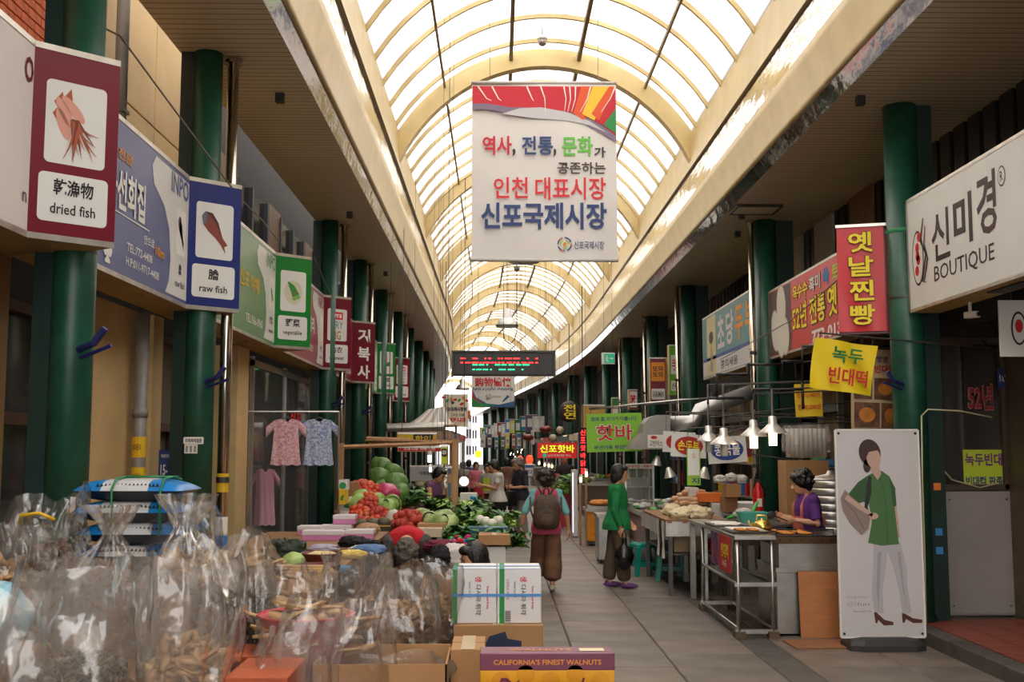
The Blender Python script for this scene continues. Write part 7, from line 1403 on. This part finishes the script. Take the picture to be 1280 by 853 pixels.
def spot(label, px, py, Y, ang):
    p = at(px, py, Y); t = thing('spot_lamp', label, 'lamp', p); t.rotation_euler = (0, R(ang), 0); MB().lathe([(0.085, 0), (0.08, 0.02), (0.05, 0.09), (0.03, 0.14), (0.0, 0.15)], n=18, cap=False).build('shade', shade_m, t, True); MB().lathe([(0.0, 0.01), (0.075, 0.01)], n=18, cap=False).build('lens', bulb_w, t); MB().cyl((0, 0, 0.14), (0, 0, 0.4), 0.01, n=6).build('stem', dsteel, t); MB().tube([(0, 0, 0.4), (5.1-p.x, 0, 0.55)], 0.010, 6).build('support_arm', dsteel, t)
spot('small lit spot lamp over the tofu counter', 879, 598, 14.0, 12); spot('small lit spot lamp over the sausage heap', 838, 597, 15.5, -12); spot('small lit spot lamp by the glass case', 820, 582, 16.5, 10)
# oval boards
t, f, w_, h_ = sheet_sign('white board with red oval and yellow letters', 838, 543, 882, 572, 13.6, white_s, [], tilt=R(4), wave=0.0); f.oval('red_oval', 0, 0, w_*0.40, h_*0.40, flat('oval_red', 176, 30, 36), 0.003); f.text('손두부', 0, 0, w_*0.62, h_*0.44, byel, 0.02, 0.006)
t, f, w_, h_ = sheet_sign('white board with blue oval beside the red one', 886, 546, 934, 579, 13.5, white_s, [], tilt=R(-4), wave=0.0); f.oval('blue_oval', 0, 0, w_*0.42, h_*0.40, flat('oval_blue', 34, 64, 140), 0.003); f.text('콩국물', 0, 0, w_*0.66, h_*0.44, wht, 0.02, 0.006)
t, f, w_, h_ = sheet_sign('second white board with red oval behind the first', 828, 540, 868, 566, 14.2, white_s, [], tilt=R(3), wave=0.0); f.oval('red_oval', 0, 0, w_*0.40, h_*0.40, MATS['oval_red'], 0.003)
t, f, w_, h_ = sheet_sign('narrow white and lime sign hanging under the oval boards', 859, 561, 875, 607, 13.4, flat('sheet_lime', 150, 200, 40, 0.5), [('지', 0.1, -0.38, 0.6, 0.16, navy)], wave=0.0); f.rect('paper', 0, h_*0.13, w_*0.86, h_*0.72, wht, 0.002); f.text('ㅇ', 0, h_*0.3, 0.03, 0.06, redp, 0.0, 0.005)
# prep counters further along
wrap = flat('plastic_wrap_white', 206, 202, 196, 0.35, var=0.1, bump=0.3, bscale=14)
t = thing('prep_counter', 'low counter wrapped in white plastic with floury bundles', 'counter', (2.42, 13.9, 0)); MB().box(-0.36, 0.42, -0.55, 1.6, 0.88, 0.92).build('top_board', wood, t); MB().grid(lambda u, v: (-0.37+0.012*math.sin(v*30), -0.55+2.1*v, 0.70+0.2*u), 4, 30).build('plastic_skirt', wrap, t, True); MB().grid(lambda u, v: (-0.36+0.78*v, -0.555+0.01*math.sin(v*26), 0.72+0.18*u), 4, 24).build('plastic_skirt', wrap, t, True)
for x_ in (-0.3, 0.36):
    for y_ in (-0.5, 1.5): MB().box(x_-0.025, x_+0.025, y_-0.025, y_+0.025, 0, 0.88).build('leg', dsteel, t)
dough = flat('dough_pale', 222, 206, 168, 0.7, var=0.1, bump=0.3)
for i, (x_, y_, r_) in enumerate(((2.28, 13.6, 0.14), (2.52, 13.62, 0.15), (2.38, 13.95, 0.14), (2.64, 14.0, 0.14), (2.3, 14.3, 0.13), (2.58, 14.4, 0.14), (2.36, 14.7, 0.13))): o = tag(MB().ell((0,0,0), (r_, r_, 0.075), 24, 14, amp=0.5, fr=5, seed=i).build('dough_bundle', dough, None, True), 'pale floury noodle bundle on the wrapped counter', 'noodles', 'noodle bundles'); o.location = (x_, y_, 0.965)
t, f, w_, h_ = carton('printed carton with a red seal under the wrapped counter', 2.2, 2.75, 13.6, 14.0, 0.51, 0.70, flat('carton_printed', 196, 178, 150, 0.7, col2=(0.5, 0.3, 0.12), scale=6)); f.oval('seal', 0.15, 0.0, 0.07, 0.07, redp)
MB().box(-0.3, 0.36, -0.5, 1.5, 0.49, 0.508).build('lower_shelf', dsteel, bpy.data.objects['prep_counter'])
for i in range(3): o = tag(MB().grid(lambda u, v: ((u-0.5)*0.12+0.01*math.sin(v*8), 0.01*math.sin(u*9+v*5), -0.45*v), 6, 10).build('hanging_cloth', (wht, flat('cloth_grey_dark', 60, 56, 56), wht)[i], None, True), ('white rag hanging beside the stainless table', 'dark rag hanging between two white rags', 'white rag hanging beside the plastic skirt')[i], 'rag'); o.location = (2.035, 13.42+0.2*i, 0.9); o.rotation_euler = (0, 0, R(90))
# long counter of goods
t = thing('food_counter', 'long steel counter of packed food behind the woman in green', 'counter', (2.55, 16.6, 0)); MB().box(-0.45, 0.75, -1.0, 3.2, 0.80, 0.86).build('counter_top', stl, t); MB().box(-0.42, -0.40, -0.98, 3.18, 0.35, 0.80).build('front_panel', flat('panel_floral', 170, 160, 150, 0.6, col2=(0.25, 0.1, 0.12), scale=14), t)
for x_ in (-0.4, 0.7):
    for y_ in (-0.9, 1.1, 3.1): MB().box(x_-0.02, x_+0.02, y_-0.02, y_+0.02, 0, 0.8).build('leg', steel, t)
pal = [flat('tofu_white', 226, 220, 206, 0.5), flat('pack_clear', 196, 196, 190, 0.25), flat('pack_green', 90, 170, 90, 0.4), flat('pack_brown', 120, 80, 52, 0.5), flat('pack_white', 214, 214, 214, 0.3)]
for i in range(46):
    x_ = 2.16+rr.random()*0.85; y_ = 15.75+rr.random()*3.2; m_ = pal[i % 5]; k_ = i % 3
    mb = MB()
    if k_ == 0: mb.loft([[(x*w_, y*0.06, z) for x, y in ((-1, -1), (1, -1), (1, 1), (-1, 1))] for z, w_ in ((0, 0.07), (0.035, 0.085), (0.05, 0.08))])
    elif k_ == 1: mb.ell((0, 0, 0.035), (0.08, 0.06, 0.04), 12, 8, amp=0.3, seed=i)
    else: mb.lathe([(0, 0), (0.05, 0), (0.07, 0.05), (0.065, 0.05), (0.0, 0.03)], n=16, cap=False)
    o = tag(mb.build(('food_tray', 'food_pack', 'food_bowl')[k_], m_, None, k_ > 0), ('shallow tray of side dishes on the long counter', 'wrapped food pack on the long counter', 'small round bowl on the long counter')[k_], ('tray', 'pack', 'bowl')[k_], ('trays on the long counter', 'packs on the long counter', 'bowls on the long counter')[k_]); o.location = (x_, y_, 0.862); o.rotation_euler = (0, 0, rr.random()*3)
saus = flat('sausage_tan', 206, 160, 120, 0.4, var=0.2, scale=8)
for i in range(28):
    l = 0.11+0.04*rr.random(); o = tag(MB().tube([(-l, 0, 0), (-l*0.9, 0, 0.0), (0, 0.015, 0.01), (l*0.9, 0, 0), (l, 0, 0)], [0.012, 0.035, 0.042, 0.035, 0.012], 10).build('rice_sausage', saus, None, True), 'plump tan rice sausage in the heap', 'sausage', 'heaped rice sausages'); o.location = (2.72+rr.uniform(-0.2, 0.2)*(1-i/40), 15.1+rr.uniform(-0.2, 0.25), 1.03+0.05*(i//8)); o.rotation_euler = (0, rr.uniform(-0.1, 0.1), rr.uniform(-0.5, 0.5))
table('raised table under the sausage heap', 2.50, 3.0, 14.75, 15.5, 0.99, stl)
t, f, w_, h_ = crate('orange plastic box of goods beside the white cups', 874, 905, 617, 628, 14.8, 0.4, flat('box_orange', 226, 112, 30, 0.4)); carton('foam carton beneath the orange box', 2.9, 3.6, 14.7, 15.3, 0.6, at(880, 629, 14.8).z, foam); table('shelf table beneath the foam carton', 2.85, 3.9, 14.65, 15.4, 0.6, stl)
crate('white carton beside the orange box', 861, 873, 610, 628, 15.0, 0.3, foam); crate('brown carton with white labels by the column', 908, 926, 606, 622, 14.2, 0.3, kraft); crate('lower brown carton by the column', 906, 922, 622, 640, 14.3, 0.3, kraft_d)
gb_ = tag(MB().tube([(0, 0, 0), (0.1, 0, 0.04), (0.3, 0, 0.05), (0.36, 0, 0.18), (0.38, 0, 0.2)], [0.03, 0.05, 0.06, 0.04, 0.01], 10, 0.5).build('garden_scoop', flat('scoop_green', 60, 170, 50, 0.4), None, True), 'lime green plastic basket edge near the extinguisher', 'basket'); gb_.location = (at(908, 634, 12.9).x, 12.9, 0.965)
for i, (px, py) in enumerate(((900, 600), (914, 598), (926, 600))): heap('white bundled plastic bag above the brown cartons', 'plastic_bundle', 'bag', px, py, 14.3, (0.08, 0.08, 0.06), flat('bundle_white', 206, 202, 196, 0.4, bump=0.3), 70+i, None, 0.3)['group'] = 'white plastic bundles'
# stools
tst = flat('stool_teal', 20, 140, 122, 0.4, var=0.06)
def stool(label, x, y, rz):
    t = thing('plastic_stool', label, 'stool', (x, y, 0), rz); MB().loft([[(x_*a_, y_*a_, z) for x_, y_ in ((-1, -0.7), (-0.7, -1), (0.7, -1), (1, -0.7), (1, 0.7), (0.7, 1), (-0.7, 1), (-1, 0.7))] for z, a_ in ((0.39, 0.165), (0.43, 0.165), (0.45, 0.15))]).build('seat', tst, t)
    for sx in (-1, 1):
        for sy in (-1, 1): MB().loft([[(sx*c_+x_*w_, sy*c_+y_*w_, z) for x_, y_ in ((-1, -1), (1, -1), (1, 1), (-1, 1))] for z, c_, w_ in ((0, 0.185, 0.028), (0.4, 0.135, 0.034))]).build('leg', tst, t)
    for s in (-1, 1): MB().box(-0.17, 0.17, s*0.165-0.012, s*0.165+0.012, 0.13, 0.19).build('stretcher', tst, t); MB().box(s*0.165-0.012, s*0.165+0.012, -0.17, 0.17, 0.13, 0.19).build('stretcher', tst, t)
stool('teal plastic stool next to the woman in green', 2.08, 15.6, 0.3); stool('teal plastic stool tucked under the wrapped counter', 2.38, 15.05, -0.1)
# lime hotbar sign
t, f, w_, h_ = sheet_sign('lime green board with red brush letters above the food stall', 734, 517, 803, 565, 17.2, flat('board_lime', 136, 200, 30, 0.45), [], tilt=R(-1.5), wave=0.0, name='stall_sign', hang=0.1)
f.text('맛과 질 크기가 다릅니다', 0, h_*0.36, w_*0.82, h_*0.11, navy, 0.02, 0.004); f.text('핫바', 0.0, 0.0, w_*0.68, h_*0.44, wht, 0.045, 0.004); f.text('핫바', 0.0, 0.0, w_*0.65, h_*0.41, redp, 0.02, 0.008); f.text('부산어묵 부산어묵', -0.02, -h_*0.38, w_*0.7, h_*0.12, navy, 0.02, 0.004)
q0 = at(745, 512, 17.2); q1 = at(850, 500, 17.2); o = tag(MB().tube([(q0.x-0.1, 17.2, q0.z), (q1.x, 17.2, q1.z), (4.0, 17.0, q1.z+0.05)], 0.014, 8).build('hanging_bar', steel, None, True), 'thin bar carrying the lime green board', 'bar')
hd = thing('range_hood', 'grey sheet metal cooker hood with curved duct', 'hood', (0, 0, 0)); prof = [(786, 562), (788, 558), (803, 542), (805, 530), (812, 522), (822, 519), (838, 519), (838, 562)]; hz = [at(x_, y_, 16.4) for x_, y_ in prof]; MB().prism([(p.x, p.z) for p in hz], 16.4, 17.0, 'xz').build('hood_body', flat('hood_grey', 150, 146, 140, 0.4, var=0.1, metal=0.3), hd); p0 = at(838, 530, 16.7); MB().tube([p0, p0+Vector((0.35, 0, 0.02)), p0+Vector((0.45, 0, 0.2)), p0+Vector((1.3, 0, 0.5))], 0.12, 14).build('duct', galv, hd, True)
f = Face(hd, (at(820, 552, 16.39).x, 16.395, at(820, 552, 16.39).z)); f.rect('notice', 0, 0, 0.25, 0.2, wht, 0.003); f.oval('emblem', -0.03, 0.06, 0.05, 0.025, redp, 0.005); f.text('고반어스', 0, -0.03, 0.2, 0.09, ink, 0.01, 0.005)
gc = thing('display_case', 'glass display case with steel frame on the food counter', 'case', (2.28, 17.9, 0.86)); 
for x_ in (-0.2, 0.25):
    for y_ in (-0.25, 0.25): MB().box(x_-0.015, x_+0.015, y_-0.015, y_+0.015, 0, 0.62).build('post', steel, gc)
MB().box(-0.22, 0.27, -0.27, 0.27, 0.6, 0.64).build('top', steel, gc); MB().box(-0.2, 0.25, -0.252, -0.248, 0.02, 0.6).build('pane', mat('case_glass', (0.5, 0.52, 0.5), 0.05, 0, var=0, alpha=0.3), gc); MB().box(-0.2, 0.25, -0.25, 0.25, 0.3, 0.31).build('shelf', steel, gc); f = Face(gc, (0.03, -0.272, 0.62)); f.rect('sign_strip', 0, 0.02, 0.46, 0.08, wht, 0.003); f.text('순대국밥 · 떡볶이', 0, 0.02, 0.4, 0.05, redp, 0.02, 0.005)
MB().box(-0.1, 0.2, -0.1, 0.1, 0.31, 0.45).build('inner_box', foam, gc)
sc_ = thing('steel_cart', 'small stainless cart standing beyond the woman in green', 'cart', (1.72, 17.4, 0)); MB().box(-0.14, 0.3, -0.3, 0.3, 0.06, 0.72).build('cart_body', stl, sc_, bevel=0.01); MB().box(-0.16, 0.32, -0.32, 0.32, 0.72, 0.76).build('cart_top', stl, sc_)
for x_ in (-0.1, 0.26):
    for y_ in (-0.25, 0.25): MB().cyl((x_-0.012, y_, 0.03), (x_+0.012, y_, 0.03), 0.03, n=12).build('wheel', blk, sc_)
# ================================================================ FURTHER DOWN THE STREET
# right side: carts, boards, lanterns and sign boxes
t = thing('food_cart', 'orange and yellow food cart with swirl pattern', 'cart', (at(744, 650, 20.5).x, 20.5, 0)); oc = flat('cart_orange', 236, 150, 24, 0.4, var=0.1)
MB().box(-0.17, 0.35, -0.3, 0.4, 0.08, 0.62).build('cart_body', oc, t, bevel=0.01); MB().box(-0.2, 0.4, -0.33, 0.43, 0.62, 0.68).build('cart_top', stl, t); MB().box(-0.15, 0.33, -0.28, 0.38, 0.02, 0.08).build('base', dsteel, t)
f = Face(t, (0.09, -0.301, 0.36)); f.strip('swirl', [(0.09*math.cos(k*0.5)*(1-k/16), 0.05+0.12*math.sin(k*0.5)*(1-k/16)) for k in range(14)], 0.018, redp, 0.003); f.strip('swirl', [(-0.14, -0.16), (-0.05, -0.08), (0.02, -0.2), (0.12, -0.1)], 0.018, redp, 0.003)
MB().box(-0.16, 0.36, -0.28, 0.3, 0.68, 0.72).build('food_tray', stl, t); MB().ell((0.1, 0, 0.76), (0.22, 0.22, 0.07), 16, 10, amp=0.3).build('fried_heap', pan_m, t, True)
for x_ in (-0.19, -0.3): MB().box(x_-0.02, x_+0.02, -0.3, -0.26, 0, 1.25).build('timber_post', post_m, t)
t = thing('light_frame', 'white lit frame of the snack kiosk', 'frame', (at(719, 640, 22).x, 22, 0)); MB().box(-0.05, 0.05, 0, 0.5, 0.02, 1.35).build('panel', flat('kiosk_white', 216, 212, 206, 0.4), t); MB().box(-0.052, -0.04, -0.01, 0.0, 0.1, 1.3).build('light_strip', flat('strip_glow', 236, 226, 255, emit=1.5), t)
t, f, w_, h_ = sheet_sign('red lit board with yellow green letters', 672, 554, 721, 573, 25, flat('board_red', 200, 24, 28, 0.4, emit=0.25), [], wave=0.0, name='stall_sign', hang=0.6); f.text('신포핫바', 0, h_*0.12, w_*0.88, h_*0.52, flat('letter_lime', 200, 230, 40, emit=0.7), 0.02, 0.004); f.text('신포국제시장 핫바', 0.05, -h_*0.33, w_*0.6, h_*0.16, wht, 0.02, 0.004); f.oval('emblem', -w_*0.32, -h_*0.33, 0.05, 0.05, flat('exit_green', 0, 0, 0), 0.004)
t = thing('led_pillar', 'narrow vertical red lit pillar sign', 'sign', (at(729, 595, 23).x, 23, at(729, 595, 23).z)); hh = at(729, 535, 23).z-at(729, 595, 23).z
MB().box(-0.09, 0.09, 0, 0.1, 0, hh).build('case', blk, t); f = Face(t, (0, 0, hh/2))
for i, ch in enumerate('신포핫바닭강'): f.text(ch, 0, hh*(0.4-0.16*i), 0.11, hh*0.12, led_r, 0.0, 0.004)
MB().tube([(0, 0.05, hh), (0, 0.05, 5.27-t.location.z)], 0.012, 6).build('hanger', dsteel, t)
def lantern(label, px, py, Y, r, m, sq=0.6):
    p = at(px, py, Y); t = thing('lantern', label, 'lantern', p); MB().ell((0, 0, 0), (r, r, r*sq), 18, 12).build('globe', m, t, True); MB().lathe([(r*0.3, r*sq*0.92), (r*0.3, r*sq*1.1)], n=12).build('cap', dsteel, t); MB().cyl((0, 0, r*sq*1.05), (0, 0, roof_z(p.x, Y)-p.z), 0.003, n=5).build('cord', dsteel, t); MB().cyl((0, 0, -r*sq*1.25), (0, 0, -r*sq*0.9), r*0.25, n=10).build('skirt', dsteel, t)
lm = flat('lantern_oxblood', 116, 34, 28, 0.35)
lantern('large oxblood lantern above the red lit board', 682, 537, 24, 0.14, lm); lantern('smaller oxblood lantern beside the large one', 660, 547, 26, 0.14, lm); lantern('pale glass lantern beside the large oxblood one', 700, 538, 25, 0.09, flat('lantern_pale', 190, 176, 150, 0.3), 1.0); lantern('pale glass lantern lower behind the oxblood lanterns', 691, 548, 27, 0.1, MATS['lantern_pale'], 1.0)
rl_m = flat('lantern_red_glow', 236, 60, 30, emit=1.6); lantern('glowing red paper lantern', 650, 576, 28, 0.09, rl_m, 1.4); lantern('glowing red paper lantern beside its twin', 662, 575, 27.5, 0.09, rl_m, 1.4)
for i in range(11):
    px, py = 637+rr.random()*20, 563+rr.random()*10; cfl('small bright bulb in the distant cluster', px, py, 33+rr.random()*2, 0.06, 0.6, bulb_on, group='distant bulbs')
for i, (px, py) in enumerate(((674, 581), (681, 583), (686, 584), (690, 585))): cfl('warm bulb hanging below the red lit board', px, py, 25.5, 0.11, 0.5, bulb_on, group='bulbs under the red board')
for i, (px, py, Y) in enumerate(((726, 603, 19.5), (733, 596, 19.5))): cfl(('warm bulb over the orange cart', 'warm bulb beside the timber posts')[i], px, py, Y, 0.14, 0.3, bulb_on)
cols = [(206, 204, 200), (90, 60, 110), (40, 130, 160), (30, 110, 60), (226, 210, 80), (60, 120, 180), (200, 196, 190), (150, 40, 40), (210, 206, 200)]
for i, (x0_, x1_, y0_, y1_, Y) in enumerate(((600, 607, 543, 560, 44), (609, 615, 542, 560, 42), (618, 623, 546, 562, 40), (626, 631, 545, 562, 37), (632, 637, 541, 561, 36), (646, 652, 541, 562, 34), (654, 657, 541, 561, 34), (640, 644, 543, 561, 35), (664, 668, 538, 556, 32))):
    m_ = flat('far_sign_%d' % i, *cols[i], 0.5); px_sign(('white', 'violet', 'turquoise', 'dark green', 'yellow', 'mid blue', 'pale grey', 'brick red', 'cream')[i]+' projecting box sign far down the right row', x0_, y0_, x1_, y1_, Y, m_, [(0, -0.05, 0.7, 0.5, white_s, '市', ink)])
bb_ = thing('bar_sign', 'dark round sign with yellow letters near the far columns', 'sign', at(712, 515, 30)); MB().ell((0, 0.1, 0), (0.3, 0.12, 0.3), 20, 12).build('disc', flat('disc_dark', 44, 36, 30, 0.5), bb_, True); Face(bb_, (0, -0.03, 0)).text('전\n연', 0, 0, 0.34, 0.4, byel, 0.02, 0.002); MB().tube([(0, 0.1, 0.25), (0, 0.1, 5.27-bb_.location.z)], 0.014, 6).build('hanger', dsteel, bb_)
for i in range(14):
    y = 62+i*3.4; m_ = flat('far_sign_%d' % (i % 9), 0, 0, 0); box_sign('small projecting box sign at the far bend of the right row', 3.7+bend(y), y, 2.7+0.1*(i % 3), 0.7, 0.9+0.1*(i % 2), m_, [(0, 0, 0.7, 0.5, white_s, '', None)], 0, 'signs at the far bend')
# red crates and vegetables of the far right greengrocer
crm = flat('crate_crimson', 176, 30, 38, 0.4)
for i, (px, py, Y) in enumerate(((694, 626, 25), (706, 626, 25), (712, 622, 25.6))): crate(('crimson crate of greens', 'crimson crate of greens beside the kiosk', 'crimson crate behind the greens')[i]+' at the far right greengrocer', px-6, px+6, py-9, py+6, Y, 0.35, crm, z0=0.0, name='plastic_crate')
t, f, w_, h_ = crate('bright red plastic crate on edge behind the greens', 691, 700, 593, 606, 26.2, 0.2, flat('crate_red', 206, 34, 44, 0.4)); crate('counter block under the red plastic crate', 686, 716, 606, 640, 26.3, 0.5, kraft_d, z0=0.0)
for i in range(14): greens(688+rr.random()*28, 0, 24.8+rr.random()*1.2, i, 'bunch of leafy greens at the far right greengrocer', 'greens at the far right greengrocer', 0.62+rr.random()*0.4, 1.3)
for i in range(3): o = place(CABN, 'cabbage', None, at(700+i*6, 606+i*3, 25.2), (0.2*i, 0.3, i), 1.1); tag(o, 'netted green cabbage at the far right greengrocer', 'cabbage', 'far right cabbages')
px_sign('blue and white notice board beside the red lanterns', 656, 580, 667, 597, 27, flat('board_blue', 60, 110, 180, 0.5), [(0, -0.1, 0.85, 0.6, wht, '안내', navy)], name='notice_board', th=0.03)
ylw = flat('lamp_yellow', 240, 220, 40, emit=0.8); t = thing('square_lamp', 'yellow square lantern over the distant crowd', 'lantern', at(598, 568, 32)); MB().cbox((0, 0, 0), (0.18, 0.18, 0.2)).build('shade', ylw, t, bevel=0.02); MB().cyl((0, 0, 0.1), (0, 0, roof_z(t.location.x, 32)-t.location.z), 0.003, n=5).build('cord', dsteel, t)
# kiosks filling both sides further on
kcol = [(150, 110, 80), (110, 100, 96), (170, 60, 50), (70, 90, 84), (190, 170, 140), (96, 78, 66)]
def kiosk(label, x, y, w_, d, m, am, side):
    t = thing('market_stall', label, 'stall', (x, y, 0))
    MB().box(-w_/2, w_/2, -d/2, d/2, 0, 0.82).build('counter', m, t, bevel=0.01); MB().box(-w_/2-0.03, w_/2+0.03, -d/2-0.03, d/2+0.03, 0.82, 0.86).build('counter_top', stl, t)
    for sx in (-1, 1):
        for sy in (-1, 1): MB().box(sx*w_/2-0.02, sx*w_/2+0.02, sy*d/2-0.02, sy*d/2+0.02, 0.86, 2.2).build('post', steel, t)
    MB().grid(lambda u, v: ((u-0.5)*(w_+0.3), (v-0.5)*(d+0.2), 2.2+0.25*(u if side > 0 else 1-u)-0.05*math.sin(v*3.14)), 6, 6).build('canopy', am, t, True)
    MB().box(-w_/2-0.12, w_/2+0.12, -d/2-0.12, -d/2-0.1, 2.02, 2.2).build('valance', am, t)
    q = random.Random(int(y*10)); 
    for i in range(6): MB().ell((q.uniform(-w_*0.4, w_*0.4), q.uniform(-d*0.4, d*0.4), 0.9), (0.12, 0.12, 0.09), 10, 8, amp=0.3, seed=i).build('goods', (leaf_g[0], onion_m, dough, pal[3], pal[0], leaf_g[1])[i], t, True)
    return t
adj = ('tan', 'grey', 'brick red', 'slate green', 'cream', 'umber')
for i, y in enumerate((27.5, 32, 36.5, 41.5, 47, 53)): kiosk('%s canopied stall along the left side beyond the awning' % adj[i], -1.75+bend(y)*1.05, y, 1.1, 2.6, flat('kiosk_l%d' % i, *kcol[i], 0.6), flat('canopy_l%d' % i, *[min(235, v+60) for v in kcol[i]], 0.6), -1)
for i, y in enumerate((29.5, 34.5, 40, 46, 53)): kiosk('%s canopied stall along the right side beyond the greengrocer' % adj[i], 2.95+bend(y)*1.05, y, 1.3, 2.8, flat('kiosk_r%d' % i, *kcol[5-i], 0.6), flat('canopy_r%d' % i, *[min(235, v+40) for v in kcol[5-i]], 0.6), 1)
# dim shop interiors along the right wall
for i, (y0_, y1_) in enumerate(((14.8, 16.0), (17.2, 22.4), (23.6, 27.9), (29, 33.5))):
    t = thing('shop_shutter', ('half open shop front behind the orange box', 'dim shop front under the teal sign', 'dim shop front under the maroon box sign', 'dim shop front behind the red lit board')[i], 'shop front', (4.75, (y0_+y1_)/2, 0)); L_ = y1_-y0_
    MB().box(0.0, 0.1, -L_/2, L_/2, 0, 3.0).build('back_panel', flat('shop_glow_%d' % i, 104+i*6, 84+i*5, 62, 0.7, var=0.5, scale=2.5), t)
    for k in range(int(L_/0.9)+1): MB().box(-0.08, 0.0, -L_/2+k*0.9-0.03, -L_/2+k*0.9+0.03, 0, 3.0).build('frame_post', steel, t)
    MB().box(-0.1, 0.0, -L_/2, L_/2, 2.3, 2.4).build('lintel', steel, t); MB().box(-0.3, 0.0, -L_/2, L_/2, 0.9, 0.93).box(-0.3, 0.0, -L_/2, L_/2, 1.5, 1.53).build('shelves', steel, t)
    q = random.Random(i)
    for k in range(int(L_*5)): MB().box(-0.25, -0.08, -L_/2+k*0.2+0.02, -L_/2+k*0.2+0.16, 0.93+0.6*(k % 2), 0.93+0.6*(k % 2)+q.uniform(0.1, 0.34)).build('boxed_goods', (kraft, foam, pal[2], crm, flat('far_sign_5', 0, 0, 0), yel)[q.randrange(6)], t)
bpy.data.scenes.remove(BENCH)
